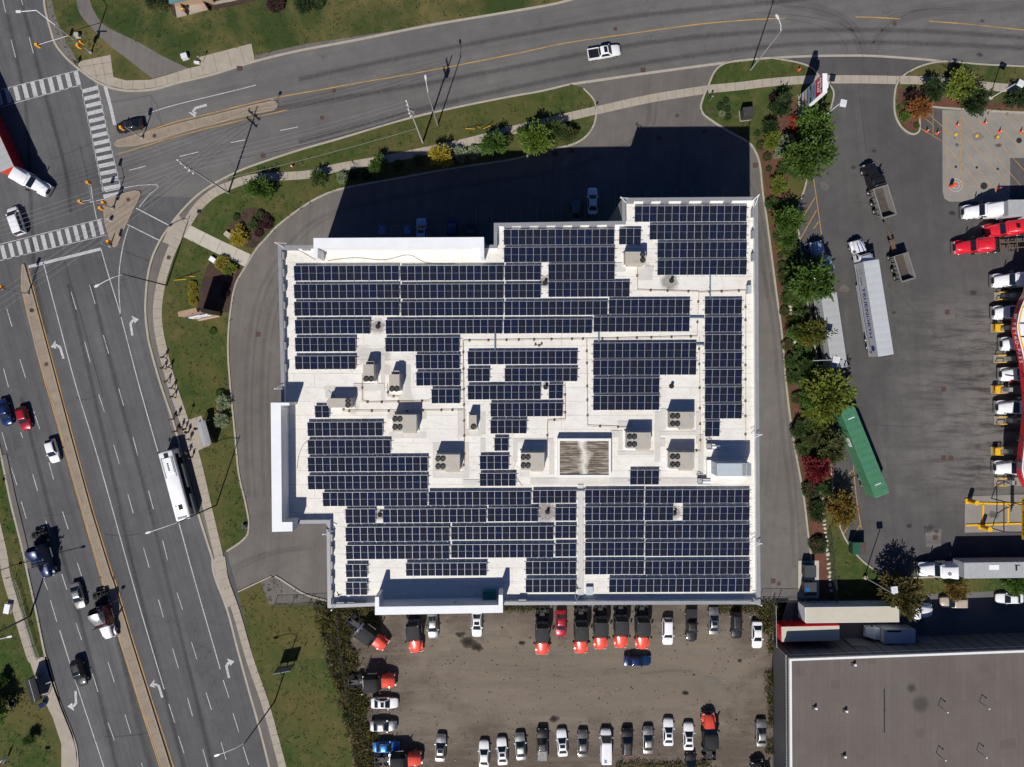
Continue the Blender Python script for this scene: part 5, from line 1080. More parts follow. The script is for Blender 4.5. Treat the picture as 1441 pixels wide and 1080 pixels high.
# box truck
p = W(1217,889,1); o = thing('box_truck', 'white box truck with dark roof stripe against the warehouse wall', 'box truck', (p.x,p.y,0), ang(-1,-.0))
MB().loft([tring(-2.0,1.02,.6,2.2,.15), tring(-1.2,1.02,.6,2.2,.15), tring(-.55,1.0,.6,1.5,.15,.95), tring(0,.95,.5,1.2,.15,.85)]).build('cab', M['white'], o, 40)
MB().add([(-.62,-.85,1.52),(-.62,.85,1.52),(-1.15,.85,2.14),(-1.15,-.85,2.14)],[(0,1,2,3)]).build('windshield', M['glass'], o)
MB().bx(-7.5,-2.1,-1.22,1.22,.95,3.3).build('cargo_box', M['trailer'], o); MB().bx(-7.45,-2.15,-1.15,1.15,3.3,3.33).build('roof', M['trailer'], o)
MB().bx(-5.0,-2.6,-1.1,-.75,3.33,3.345).build('roof_stripe', M['frame'], o)
for s in (-1,1):
    link('wheel', wheel_mesh(.42,.26), o, (-.75,s*.9,.42)); link('wheel', wheel_mesh(.42,.24,True), o, (-5.8,s*.85,.42)); MB().bx(-1.0,-.85,s*1.15-.12,s*1.15+.12,1.4,1.75).build('mirror', M['frame'], o)
MB().bx(-7.4,-1.8,-.45,.45,.6,.95).build('chassis', M['frame'], o)
# red trailer turning at the junction, with its white and red truck
rt = trailer(9.8,238.3,ang(.42,.908),'red-sided trailer with pale roof swinging through the junction',16.1,'darkred','troof',4.1,frontm='orange')
tractor(69.5,270.5,ang(.86,.51),'white truck turning at the junction ahead of the red-sided trailer','white','white',True,True,h=.9)
# east edge rigs
tractor(1353,299,ang(-1,.02),'white truck pulling a grey trailer at the fuel pad edge','white','white',True,True,h=.9)
trailer(1419,292.8,ang(-1,.015),'grey-roofed trailer behind the white truck at the fuel pad',16,'trailer','troof',4.1)
tractor(1382,326.5,ang(-.995,.10),'bright red truck, the upper of two, with black roof hatch','red','red',True,True,h=.9)
tr = [o for o in COL.objects if o.name.startswith('semi_truck')][-1]; MB().bx(-4.5,-3.95,-.35,.35,3.83,3.9).build('roof_hatch', M['glass'], tr)
tractor(1341,349,ang(-.99,.06),'red truck, the lower of two, hauling an empty skeletal trailer','red','red',True,True,h=.9)
p = W(1408,346,1.2); o = thing('skeletal_trailer', 'empty rusty skeletal container trailer behind the lower red truck', 'trailer', (p.x,p.y,0), ang(-.99,.06))
mb = MB()
for s in (-1,1): mb.bx(-12,0,s*.5-.08,s*.5+.08,1.0,1.3)
for k in range(9): mb.bx(-12+k*1.5,-11.85+k*1.5,-1.2,1.2,1.08,1.25)
mb.build('chassis', M['rust'], o)
for s in (-1,1):
    for wx in (-10.6,-9.2): link('wheel', wheel_mesh(.52,.28,True), o, (wx,s*.9,.52))
    MB().bx(-2.6,-2.45,s*.85-.07,s*.85+.07,.1,1.0).build('landing_leg', M['frame'], o)
o = trailer(1357,803.5,ang(-1,.012),'long grey-roofed trailer on the yard edge by the grass strip',16.15,'trailer','troof',4.1); 
MB().bx(-5.9,-4.2,-.95,-.1,4.12,4.135).build('roof_patch', M['capwhite'], o); MB().bx(-9.0,-8.7,-.8,.1,4.12,4.135).bx(-9.5,-8.6,-.9,-.75,4.12,4.135).build('roof_mark', M['frame'], o)
tractor(1291,801,ang(-1,.03),'white truck with a round roof badge before the long grey trailer','white','white',True,True,h=.9)
tr = [o for o in COL.objects if o.name.startswith('semi_truck')][-1]; mb = MB(); mb.cyl((-4.0,.25,3.5),(-3.93,.25,3.62),.3,.3,14); mb.build('roof_badge', M['inkgrey'], tr)
# trucks nosing out from under the fuel canopy
for x, y, l, c in ((1395,395.5,'white truck with orange roof logo above the canopy at the first pump','white'),(1396,440.5,'white truck at the second pump by the canopy top','white'),(1407,484.5,'white truck set back at the third pump, beside lettering','white'),(1406,527,'white truck at the fourth pump with a red step','white'),(1401,573.5,'white truck at the fifth pump near the canopy middle','white'),(1398,658,'white truck at the last pump near the canopy foot','white')):
    tractor(x, y, ang(-1,.015), l, c, c, l.startswith('white truck with orange'), True, h=.9)
for i, c_ in enumerate([o for o in COL.objects if o.name.startswith('semi_truck') and 'pump' in o['label']]):
    if 'orange roof logo' in c_['label']:
        m_ = MB(); m_.sheet([(-4.3+.22*math.cos(k*.7), -.05+.22*math.sin(k*.7)) for k in range(9)], 3.86); m_.build('roof_logo', M['signal'], c_, loc=(0,0,0)); MB().bx(-5.1,-4.2,.25,.85,3.9,4.0).build('roof_patch', M['inkblue'], c_)
    if 'red step' in c_['label']: MB().bx(-2.6,-1.9,1.12,1.4,.5,.8).build('step', M['red'], c_)
# dump truck and pup trailer
aD = ang(-.29,-.957)
def dump_box(o, x0, x1, w, z0, z1, ribs):
    mb = MB(); t_ = .09
    for s in (-1,1):
        mb.loft([[(x0,s*(w-.12),z0),(x0,s*w,z1),(x0,s*(w-t_),z1),(x0,s*(w-.12-t_),z0)],[(x1,s*(w-.12),z0),(x1,s*w,z1),(x1,s*(w-t_),z1),(x1,s*(w-.12-t_),z0)]])
        for k in range(ribs):
            xx = x0+(x1-x0)*(k+.5)/ribs; mb.bx(xx-.06,xx+.06,s*w-.06,s*w+.06,z0,z1-.02)
        mb.bx(x0,x1,s*w-.09,s*w+.09,z1-.05,z1+.06)
    mb.bx(x1-.1,x1,-w,w,z0,z1+.15); mb.bx(x0,x0+.1,-w,w,z0,z1); mb.bx(x0-.15,x0,-w*.95,w*.95,z1-.2,z1+.05)
    mb.build('dump_box', M['dump'], o); MB().bx(x0+.1,x1-.1,-w+.18,w-.18,z0+.02,z0+.06).build('box_floor', M['dumpin'], o)
p = W(1221,231,1.0); o = thing('dump_truck', 'black-cabbed dump truck with an empty grey open box', 'dump truck', (p.x,p.y,0), aD)
T = tractor_meshes()
over(link('hood', T['hood'], o), 0, M['black']); over(link('cab', T['daycab'], o), 0, M['black']); link('windshield', T['windshield'], o); link('side_window', T['sl'], o); link('side_window', T['sr'], o); link('bumper', T['bumper'], o); link('grille', T['grille'], o)
for s in (1,-1):
    f = link('fender', T['fender'], o); f.scale = (1,s,1); over(f, 0, M['black']); link('mirror', T['mirror'], o, (-2.5,s*1.42,2.25)); link('headlight', T['headlight'], o, (-.13,s*.82,1.05)); link('exhaust_stack', T['exhaust_stack'], o, (-4.3,s*1.0,0)); link('wheel', wheel_mesh(.54,.34), o, (-1.15,s*1.03,.54))
    for wx in (-4.9,-6.9,-8.3): link('wheel', wheel_mesh(.54,.28,True), o, (wx,s*.9,.54))
MB().bx(-9.4,-.3,-.45,.45,.75,1.05).build('chassis', M['frame'], o); MB().bx(-4.4,-4.2,-1.1,1.1,1.2,3.1).build('headboard', M['frame'], o)
dump_box(o,-9.9,-4.6,1.25,1.3,2.6,5)
p = W(1267.5,358,2.4); o = thing('pup_trailer', 'short grey dump trailer on a long drawbar behind the dump truck', 'trailer', (p.x,p.y,0), aD)
dump_box(o,-4.6,0,1.22,1.2,2.4,6); MB().bx(-4.6,.3,-.5,.5,.75,1.1).build('chassis', M['frame'], o)
mb = MB(); mb.loft([[(.3,-.5,.75),(.3,.5,.75),(.3,.5,.95),(.3,-.5,.95)],[(3.0,-.35,.7),(3.0,.05,.7),(3.0,.05,.9),(3.0,-.35,.9)],[(6.2,.12,.7),(6.2,.3,.7),(6.2,.3,.85),(6.2,.12,.85)]]); mb.bx(1.9,2.9,-.55,.5,.9,1.15); mb.build('drawbar', M['rust'], o)
for s in (-1,1):
    for wx in (.0,-2.3,-3.7): link('wheel', wheel_mesh(.5,.28,True), o, (wx,s*.9,.5))
# ---------------------------------------------------------------- city bus
c = W((221+244+266+247)/4,(639+634+727+736)/4,3.1); o = thing('city_bus', 'long white city bus pulled in at the crowded bus stop', 'bus', (c.x,c.y,0), ang(-.26,-.966))
rg = []
for x, w, zt in ((-6.1,1.2,2.95),(-5.95,1.27,3.06),(5.75,1.27,3.06),(6.0,1.24,3.0),(6.15,1.12,2.85)): rg.append(tring(x, w, .35, zt, .22))
MB().loft(rg).build('body', M['white'], o, 40)
for s in (-1,1):
    MB().bx(-5.6,5.3,s*1.285-.012,s*1.285+.012,1.35,2.45).build('side_window', M['glass'], o)
    MB().bx(-6.0,6.0,s*1.28-.01,s*1.28+.01,.45,.7).build('side_stripe', M['green'], o)
    link('wheel', wheel_mesh(.5,.3), o, (3.6,s*1.1,.5)); link('wheel', wheel_mesh(.5,.28,True), o, (-3.2,s*.92,.5)); MB().bx(6.0,6.3,s*1.42-.1,s*1.42+.1,2.1,2.6).build('mirror', M['black'], o)
    MB().loft([tring(1.5,.06,3.05,3.16,.02),tring(5.0,.08,3.05,3.2,.02)]).build('roof_rail', M['galv'], o, loc=(0,s*.92,0))
MB().add([(6.17,-1.05,1.1),(6.17,1.05,1.1),(6.10,1.0,2.6),(6.10,-1.0,2.6)],[(0,1,2,3)]).build('windshield', M['glass'], o); MB().bx(6.0,6.16,-.7,.7,2.62,2.86).build('destination_sign', M['black'], o)
MB().bx(2.2,4.9,-.75,.75,3.05,3.2).build('roof_unit', M['capwhite'], o, loc=(0,0,0))
for k in range(4): MB().bx(2.7+k*.36,2.95+k*.36,-.12,.13,3.2,3.23).build('roof_vent', M['black'], o)
MB().bx(4.95,5.75,-.42,.32,3.06,3.12).build('roof_hatch', M['black'], o); MB().bx(-4.3,-3.4,-.5,.15,3.06,3.12).build('roof_hatch', M['black'], o); MB().bx(-5.85,-5.4,-.8,.8,3.05,3.1).build('rear_grille', M['capgrey'], o); MB().bx(-3.6,-3.4,.5,.7,3.05,3.12).build('antenna', M['capgrey'], o)
for y in (3.9,-1.5): MB().bx(y-.6,y+.6,-1.305,-1.29,.45,2.5).build('door', M['glass'], o)
# ---------------------------------------------------------------- vegetation
M['lf_green'] = leaf('green leaves', (0.066,0.142,0.023), (0.142,0.237,0.041), (0.095,0.161,0.038)); M['lf_yg'] = leaf('yellow green leaves', (0.161,0.217,0.030), (0.283,0.312,0.048), (0.113,0.179,0.038))
M['lf_lime'] = leaf('lime leaves', (0.123,0.217,0.027), (0.209,0.293,0.048)); M['lf_dark'] = leaf('dark needles', (0.027,0.056,0.021), (0.061,0.099,0.034)); M['lf_pale'] = leaf('pale grey green leaves', (0.246,0.312,0.189), (0.360,0.416,0.246))
M['lf_gold'] = leaf('golden leaves', (0.454,0.322,0.034), (0.500,0.416,0.056), (0.227,0.246,0.038)); M['lf_orange'] = leaf('autumn leaves', (0.378,0.170,0.041), (0.246,0.227,0.041), (0.104,0.142,0.030)); M['lf_rust'] = leaf('rusty leaves', (0.360,0.161,0.048), (0.246,0.142,0.041), (0.378,0.113,0.056))
M['lf_red'] = leaf('crimson leaves', (0.303,0.034,0.041), (0.170,0.023,0.030)); M['lf_purple'] = leaf('purple leaves', (0.056,0.027,0.034), (0.104,0.041,0.045)); M['lf_olive'] = leaf('olive leaves', (0.085,0.104,0.034), (0.142,0.151,0.048)); M['lf_redbush'] = leaf('red shrub leaves', (0.378,0.056,0.038), (0.492,0.095,0.056))
M['lf_autumn'] = leaf('brown gold leaves', (0.303,0.189,0.048), (0.189,0.161,0.041), (0.398,0.246,0.056)); M['lf_ag'] = leaf('olive gold leaves', (.105,.105,.03), (.17,.14,.035), (.19,.13,.04)); M['lf_gold2'] = leaf('green gold leaves', (.10,.14,.025), (.17,.17,.03), (.24,.17,.03)); M['lf_mid'] = leaf('mid green shrub leaves', (0.056,0.104,0.027), (0.104,0.161,0.041))
def leafq(mb, c, d, ln_, w, rr):
    d = d.normalized(); u = d.orthogonal().normalized(); q = rr.uniform(0, 6.28); u = (Matrix.Rotation(q, 3, d) @ u)
    if abs(u.z) > .75: u = d.cross(u)
    a = c-u*w*.5; b = c+u*w*.5; e = c+d*ln_
    mb.add([a, c+d*ln_*.4-u*w*.62, e, c+d*ln_*.4+u*w*.62], [(0,1,2,3)])
def crown_broad(seed, twigs=150, per=15, spike=.5):
    """spreading crown of radius 1: twigs radiate from boughs, leaves along each twig"""
    rr = random.Random(seed); mb = MB()
    lobes = [(rr.uniform(0,6.28), rr.uniform(.25,.62), rr.uniform(.5,1.25), rr.uniform(.3,.5)) for _ in range(11)]+[(0,0,1.25,.5)]
    for _ in range(twigs):
        a, rd, z, rad = rr.choice(lobes)
        d = Vector((rr.gauss(0,1), rr.gauss(0,1), rr.gauss(.15,.8))).normalized()
        p = Vector((math.cos(a)*rd, math.sin(a)*rd, z))+d*rad*rr.uniform(.35,.8)
        out = (d+Vector((math.cos(a),math.sin(a),.25))*.9*min(1, rd*2)).normalized(); tl = rr.uniform(.18,.42)*(1+spike*rr.random())
        for k in range(per):
            t = k/per; side = Vector((rr.gauss(0,1),rr.gauss(0,1),rr.gauss(0,.5)))
            leafq(mb, p+out*tl*t+side*.04, out+side*.5, rr.uniform(.11,.20), rr.uniform(.055,.085), rr)
    return mb
def crown_round(seed, n=900):
    rr = random.Random(seed); mb = MB(); bumps = [(Vector((rr.gauss(0,1),rr.gauss(0,1),abs(rr.gauss(.4,.6)))).normalized(), rr.uniform(.75,1.1)) for _ in range(14)]
    for _ in range(n):
        d = Vector((rr.gauss(0,1), rr.gauss(0,1), abs(rr.gauss(.2,.8)))).normalized()
        k = max(b[1]*max(0, d.dot(b[0]))**3 for b in bumps); r_ = (.62+.42*k)*rr.uniform(.72,1.0)
        p = Vector((d.x*r_, d.y*r_, .12+d.z*r_*.95)); s = Vector((rr.gauss(0,1),rr.gauss(0,1),rr.gauss(0,1)))
        leafq(mb, p, d+s*.6, rr.uniform(.10,.19), rr.uniform(.07,.12), rr)
    return mb
def crown_cone(seed, n=1300):
    rr = random.Random(seed); mb = MB()
    for _ in range(n):
        z = rr.random()**.8*1.9; a = rr.uniform(0,6.28); rm = (1-z/2.0)*(1+.16*math.sin(a*7+z*9))
        r_ = rm*rr.uniform(.55,1.0); p = Vector((math.cos(a)*r_, math.sin(a)*r_, .1+z))
        leafq(mb, p, Vector((math.cos(a),math.sin(a),.15+rr.gauss(0,.35))), rr.uniform(.12,.24), rr.uniform(.05,.08), rr)
    return mb
def trunk_mesh(seed, h, r):
    rr = random.Random(seed); mb = MB(); mb.cyl((0,0,-.1),(.02,.01,h), r, r*.6, 8)
    for k in range(7):
        a = k*.9+rr.random(); e = Vector((math.cos(a)*.5, math.sin(a)*.5, h+rr.uniform(.15,.6))); b = Vector((0,0,h*rr.uniform(.6,.95))); mb.cyl(b, e, r*.45, r*.12, 6); mb.cyl(e*.75+b*.25, e+Vector((rr.gauss(0,.2),rr.gauss(0,.2),.3)), r*.2, r*.07, 5)
    return mb.mesh('trunk', [M['trunk']])
CRB = [crown_broad(s, 210, 12).mesh('crown', [M['lf_green']]) for s in (1,2,3,4)]
CRR = [crown_round(s).mesh('crown', [M['lf_mid']]) for s in (5,6,7)]
CRC = [crown_cone(s).mesh('crown', [M['lf_dark']]) for s in (8,9)]
TRK = [trunk_mesh(s, .75, .045) for s in (1,2,3)]; STM = trunk_mesh(9, .4, .05)
NV = [0]
def plant(kind, m, x, y, rpx, label, group=None, hs=1.0, sx=1.0, name=None, z=.1, cat=None):
    """x, y, rpx: crown centre and radius in the photograph"""
    NV[0] += 1; i = NV[0]; r = rpx/SC; hc = {'tree': r*1.0*hs, 'cone': r*.8*hs, 'bush': r*.45*hs}[kind]
    p = W(x, y, hc); nm = name or {'tree':'tree','cone':'conifer','bush':'shrub'}[kind]
    o = thing(nm, label, cat or {'tree':'tree','cone':'conifer','bush':'shrub'}[kind], (p.x,p.y,z), R.uniform(0,6.28) if sx == 1 else 0, group)
    me = {'tree':CRB,'cone':CRC,'bush':CRR}[kind]
    if kind == 'bush' and rpx >= 8 and i % 5 in (0,2,3): me = CRB; hs = hs*.72
    me = me[i % len(me)]
    c = link('crown', me, o); c.scale = (r*.94*sx, r*.94, r*hs*(1.0 if kind != 'bush' else .85)); over(c, 0, M[m])
    t = link('trunk', TRK[i % 3] if kind != 'bush' else STM, o); t.scale = (r, r, r*hs)
    return o
for a in [
 ('tree','lf_green',1149,177,27,'bright green tree just south of the tall tenant sign'),('tree','lf_green',1142,221,33,'largest bright green tree at the yard entrance, second below the sign'),
 ('tree','lf_green',1107,312,22,'green tree beside the yellow yard hatching'),('tree','lf_green',1148,393,33,'bushy green tree overhanging the pale truck'),
 ('tree','lf_gold2',1146,467,23,'green and gold tree overhanging the plain grey trailer'),('tree','lf_yg',1168,552,35,'broad yellow-green tree above the green container'),
 ('tree','lf_olive',1171,632,22,'olive tree against the side of the green container'),('tree','lf_red',1147,661,20,'crimson tree between olive tree and driveway kerb'),
 ('tree','lf_orange',1187,716,23,'orange-green tree over the hatched bays below the container'),('tree','lf_ag',1270,834,30,'autumn gold tree in front of the cream-roofed trailer'),
 ('tree','lf_autumn',1345,832,15,'golden tree beside the beige car'),('tree','lf_green',1434,820,18,'green tree over the white sedan on the service road'),
 ('tree','lf_dark',1315,126,16,'dark green tree right of the brown shrub in the corner bed'),('tree','lf_yg',1352,123,21,'yellow-green tree in the corner bed between two dark trees'),('tree','lf_dark',1370,140,21,'dark green tree overhanging the fuel pad kerb'),('tree','lf_dark',1436,141,16,'dark green tree at the east edge beside the floodlight'),
 ('tree','lf_rust',1295,150,16,'rusty brown small tree in the corner mulch bed'),('tree','lf_purple',1286,137,11,'purple-leaved small tree in the corner mulch bed'),
 ('tree','lf_green',367,265,19,'young green tree near the wooden utility pole at the bend'),('tree','lf_mid',446,251,12,'small dark green tree, first along the walk after the hydrant'),('tree','lf_green',532,232,13,'young green tree on the walk left of the yellow tree'),
 ('tree','lf_gold',620,219,17,'golden yellow small tree beside the walk'),('tree','lf_green',696,202,19,'round green tree by the yellow guy-wire guards'),
 ('tree','lf_lime',757,193,24,'lime green bushy tree at the driveway mouth'),('tree','lf_mid',782,182,16,'dark green bush right of the lime tree'),('tree','lf_olive',800,190,12,'olive scrubby bush at the corner of the driveway mouth'),
 ('tree','lf_dark',1100,150,17,'grey-green tree left of the tall tenant sign'),('tree','lf_dark',1084,178,12,'dark shrub tree west in the entrance bed'),('tree','lf_yg',1086,197,13,'yellow-green shrub in the entrance bed'),
 ('tree','lf_green',3,958,9,'small street tree above the bus shelter at the west edge'),('tree','lf_mid',42,1040,9,'thin street tree below the blue bin'),('tree','lf_green',-14,1010,24,'large green tree cut by the west edge')]: plant(*a)
for a in [
 ('bush','lf_purple',1090,138,8,'maroon shrub in the entrance bed, upper one'),('bush','lf_purple',1107,142,7,'maroon shrub beside the tenant sign base'),('bush','lf_redbush',1116,172,8,'bright red shrub below the tenant sign, larger'),('bush','lf_redbush',1116,184,6,'bright red shrub below the tenant sign, smaller'),
 ('bush','lf_pale',1105,198,11,'pale grey-green shrub in the entrance bed, larger'),('bush','lf_pale',1096,215,9,'pale grey-green shrub in the entrance bed, smaller'),('bush','lf_mid',1080,221,7,'round green shrub near the drive kerb in the entrance bed'),('bush','lf_mid',1066,188,5,'small round shrub at the west tip of the entrance bed'),
 ('bush','lf_mid',1082,238,5,'tiny green shrub below the entrance bed'),('bush','lf_yg',1095,261,14,'yellow-green shrub in the mulch strip above the hatching'),('bush','lf_mid',1086,287,10,'green shrub in the mulch strip under the yellow-green one'),('bush','lf_mid',1096,333,9,'green shrub in the mulch strip beside the first lawn gap'),
 ('bush','lf_yg',1097,347,7,'small yellow-green shrub on the mulch strip, upper of three'),('bush','lf_mid',1098,360,5,'small green shrub on the mulch strip, middle of three'),('bush','lf_mid',1100,374,7,'small green shrub on the mulch strip, lowest of three'),('bush','lf_mid',1103,390,9,'dark shrub west of the large green tree'),('bush','lf_green',1124,420,15,'leafy shrub between the white stones and the large green tree'),('bush','lf_mid',1126,448,13,'leafy shrub right of the white stones'),('bush','lf_green',1131,492,13,'leafy shrub just above the yard floodlight base'),
 ('bush','lf_green',1138,534,14,'leafy shrub just below the yard floodlight base'),('bush','lf_yg',1150,602,16,'loose yellow-green shrub between container and drive'),('bush','lf_mid',1112,352,12,'leafy shrub on the lawn beside the hatching, upper'),('bush','lf_mid',1116,376,12,'leafy shrub on the lawn beside the hatching, lower'),('bush','lf_green',1104,296,13,'green shrub between mulch and lawn above the hatching tree'),('bush','lf_mid',1122,240,12,'dark shrub under the largest entrance tree'),
 ('tree','lf_mid',1117,405,15,'loose green tree just west of the bushy tree over the pale truck'),('tree','lf_green',1124,470,15,'loose green tree between the white stones and the gold-green tree'),('tree','lf_mid',1137,515,14,'loose dark green tree over the yard floodlight base'),('tree','lf_green',1141,560,15,'loose green tree squeezed west of the broad yellow-green tree'),('tree','lf_olive',1146,618,14,'loose olive tree between two driveside shrubs and the container'),('tree','lf_green',1110,336,13,'loose green tree under the one beside the yellow hatching'),('bush','lf_mid',1158,650,12,'green shrub right of the crimson tree'),('bush','lf_mid',1160,690,10,'green shrub on the grass above the orange-green tree'),
 ('bush','lf_mid',1072,205,8,'low shrub at the drive kerb of the entrance bed'),('bush','lf_green',1112,218,10,'leafy shrub west of the largest entrance tree'),('bush','lf_mid',1100,238,10,'leafy shrub in the mulch below the pale ones'),('bush','lf_olive',714,195,9,'olive shrub right of the round green tree'),('bush','lf_mid',736,190,11,'green shrub left of the lime tree'),('bush','lf_mid',560,233,9,'low dark shrub between the young tree and golden tree'),('bush','lf_olive',590,226,9,'low olive shrub left of the golden tree'),
 ('bush','lf_mid',1105,420,8,'shrub at the head of the white stones'),('bush','lf_mid',1104,438,8,'shrub beside the white stones'),('bush','lf_yg',1112,452,7,'yellow-green shrub beside the white stones'),('bush','lf_olive',1108,485,9,'olive shrub between the stones and the yard lamp'),('bush','lf_mid',1117,507,13,'long green hedge shrub by the drive, upper'),('bush','lf_mid',1116,532,12,'long green hedge shrub by the drive, lower'),('bush','lf_mid',1123,560,10,'green shrub opposite the broad yellow-green tree'),('bush','lf_yg',1137,580,11,'yellow-green low shrub beside the container front'),('bush','lf_olive',1150,575,9,'olive low shrub at the container front kerb'),
 ('bush','lf_mid',1127,604,15,'dark green shrub by the drive, upper of two'),('bush','lf_mid',1130,630,13,'dark green shrub by the drive, lower of two'),('bush','lf_dark',1142,690,14,'dark green round shrub under the crimson tree'),('bush','lf_dark',1148,720,14,'dark green round shrub alone in the mulch'),('bush','lf_dark',1152,768,14,'dark green round shrub above the waste bins'),
 ('bush','lf_pale',481,250,8,'pale shrub at the site kerb by the shaded drive'),('bush','lf_dark',497,246,8,'dark shrub in the shade, first of two'),('bush','lf_dark',515,247,8,'dark shrub in the shade, second of two'),('bush','lf_pale',647,217,11,'pale green shrub right of the golden tree, first'),('bush','lf_pale',667,214,11,'pale green shrub right of the golden tree, second'),
 ('bush','lf_gold',337,337,13,'yellow-green round shrub north of the concrete walkway'),('bush','lf_gold',338,324,8,'small yellow shrub behind the round one north of the walkway'),('bush','lf_gold',313,371,12,'yellow-green shrub south of the concrete walkway, left'),('bush','lf_yg',325,379,10,'yellow-green shrub south of the concrete walkway, right'),
 ('bush','lf_purple',364,315,7,'dark purple shrub in the oval bed, west one'),('bush','lf_purple',374,307,7,'dark purple shrub in the oval bed, north one'),('bush','lf_purple',378,316,8,'dark purple shrub in the oval bed, east one'),('bush','lf_purple',364,328,7,'dark purple shrub in the oval bed, south one'),('bush','lf_mid',356,318,8,'green shrub among the purple ones in the oval bed'),('bush','lf_mid',366,303,8,'green shrub at the top of the oval bed'),('bush','lf_mid',332,306,6,'small green shrub at the tip of the oval bed'),
 ('bush','lf_gold',271,402,7,'yellow hedge shrub behind the beige sign, top'),('bush','lf_gold',271,413,7.5,'yellow hedge shrub behind the beige sign, middle'),('bush','lf_gold',272,424,7,'yellow hedge shrub behind the beige sign, bottom'),('bush','lf_purple',319,403,6,'dark shrub beside the drive kerb behind the beige sign, upper'),('bush','lf_purple',317,413,7,'dark shrub beside the drive kerb behind the beige sign, lower'),
 ('bush','lf_green',299,467,6,'small green shrub alone on the lawn below the beige sign'),('bush','lf_green',309,556,8,'green shrub at the kerb above the bus shelter'),('bush','lf_pale',315,566,11,'pale shrub right of the bus shelter, upper'),('bush','lf_rust',308,577,7,'rusty shrub between two pale ones by the bus shelter'),('bush','lf_pale',310,591,11,'pale shrub right of the bus shelter, lower'),
 ('bush','lf_dark',1022,142,5,'round clipped shrub on the entrance lawn, top'),('bush','lf_dark',1014,150,6,'round clipped shrub on the entrance lawn, west'),('bush','lf_dark',1024,154,5,'round clipped shrub on the entrance lawn, east'),('bush','lf_dark',1025,165,5,'round clipped shrub on the entrance lawn, bottom'),('bush','lf_pale',1016,160,5,'pale tuft among clipped shrubs on the entrance lawn'),
 ('bush','lf_green',1274,146,5,'small green plant in the corner bed, top'),('bush','lf_green',1265,152,4,'small green plant in the corner bed, west'),('bush','lf_green',1274,165,8,'spreading green plant in the corner bed'),('bush','lf_green',1290,177,5,'small green plant in the corner bed, south tip'),
 ('cone','lf_dark',212,4,10,'dark clipped shrub by the north house steps, west'),('cone','lf_dark',228,5,10,'dark clipped shrub by the north house steps, east'),('bush','lf_purple',387,4,14,'dark purple shrub at the top edge'),('bush','lf_dark',425,8,12,'dark green shrub bed at the top edge, west end'),('bush','lf_dark',446,2,12,'dark green shrub bed at the top edge, east end')]:
    k, m, x, y, r_, l = a; plant(k, m, x, y, r_, l)
# weeds along the fence of the gravel lot: uncountable
rr = random.Random(21); wmb = [MB() for _ in range(4)]
edge = [(448,852,486),(456,880,484),(462,905,490),(470,935,500),(478,965,505),(487,1000,515),(497,1035,522),(505,1065,528),(512,1100,535)]
def weed(x, y, s, mbs):
    p = W(x, y); k = rr.randrange(len(mbs))
    for _ in range(rr.randint(7,12)):
        d = Vector((rr.gauss(0,.8),rr.gauss(0,.8),rr.uniform(.2,1.1))); leafq(mbs[k], p+Vector((rr.gauss(0,.3),rr.gauss(0,.3),rr.uniform(.03,.32)*s)), d, rr.uniform(.25,.6)*s, rr.uniform(.09,.18), rr)
for _ in range(2300):
    i = rr.randrange(len(edge)-1); t_ = rr.random(); a, b = edge[i], edge[i+1]; y = a[1]+(b[1]-a[1])*t_; xa = a[0]+(b[0]-a[0])*t_-4; xb = a[2]+(b[2]-a[2])*t_
    wig = 5*math.sin(y*.11)+4*math.sin(y*.043+1)+rr.gauss(0,2.5); xx = rr.uniform(xa, xb+wig)
    if math.sin(xx*.21+y*.13)+math.sin(y*.31-xx*.17) > 1.05 and rr.random() < .8: continue
    weed(xx, y, rr.uniform(.6,1.6)*(1.5 if rr.random() < .08 else 1), wmb)
for _ in range(700): weed(rr.uniform(455,533), rr.uniform(856,884)-max(0,rr.gauss(0,6)), rr.uniform(.5,1.2), wmb)
for _ in range(420): weed(rr.uniform(1070,1092), rr.uniform(850,885), rr.uniform(.6,1.5), wmb)
for _ in range(420):
    y = rr.uniform(880,1080)
    if math.sin(y*.13)+math.sin(y*.049) < .5: weed(1085+rr.gauss(0,2.5+1.5*math.sin(y*.08)), y, rr.uniform(.3,1.0), wmb)
for _ in range(140): weed(rr.uniform(700,760), 853+rr.random()*5, rr.uniform(.3,.8), wmb)
for _ in range(160): weed(rr.uniform(1000,1070), 853+rr.random()*8, rr.uniform(.3,.9), wmb)
for _ in range(150): weed(rr.uniform(870,1000), 1072+rr.random()*8, rr.uniform(.3,.9), wmb)
M['wd1'] = leaf('weeds', (.085,.100,.034), (.14,.14,.05)); M['wd2'] = leaf('dry weeds', (.24,.185,.10), (.17,.135,.075)); M['wd3'] = leaf('dark weeds', (.05,.062,.027), (.085,.09,.038)); M['wd4'] = leaf('yellow weeds', (.27,.23,.045), (.16,.155,.05))
big = MB()
for i, q in enumerate(wmb):
    o = len(big.v); big.v += q.v; big.f += [tuple(j+o for j in f) for f in q.f]; big.m += [i]*len(q.f)
tag(big.build('weeds', [M['wd1'],M['wd2'],M['wd3'],M['wd4']], kind='stuff'), 'dense weeds and scrub along the fence of the gravel lot', 'weeds')
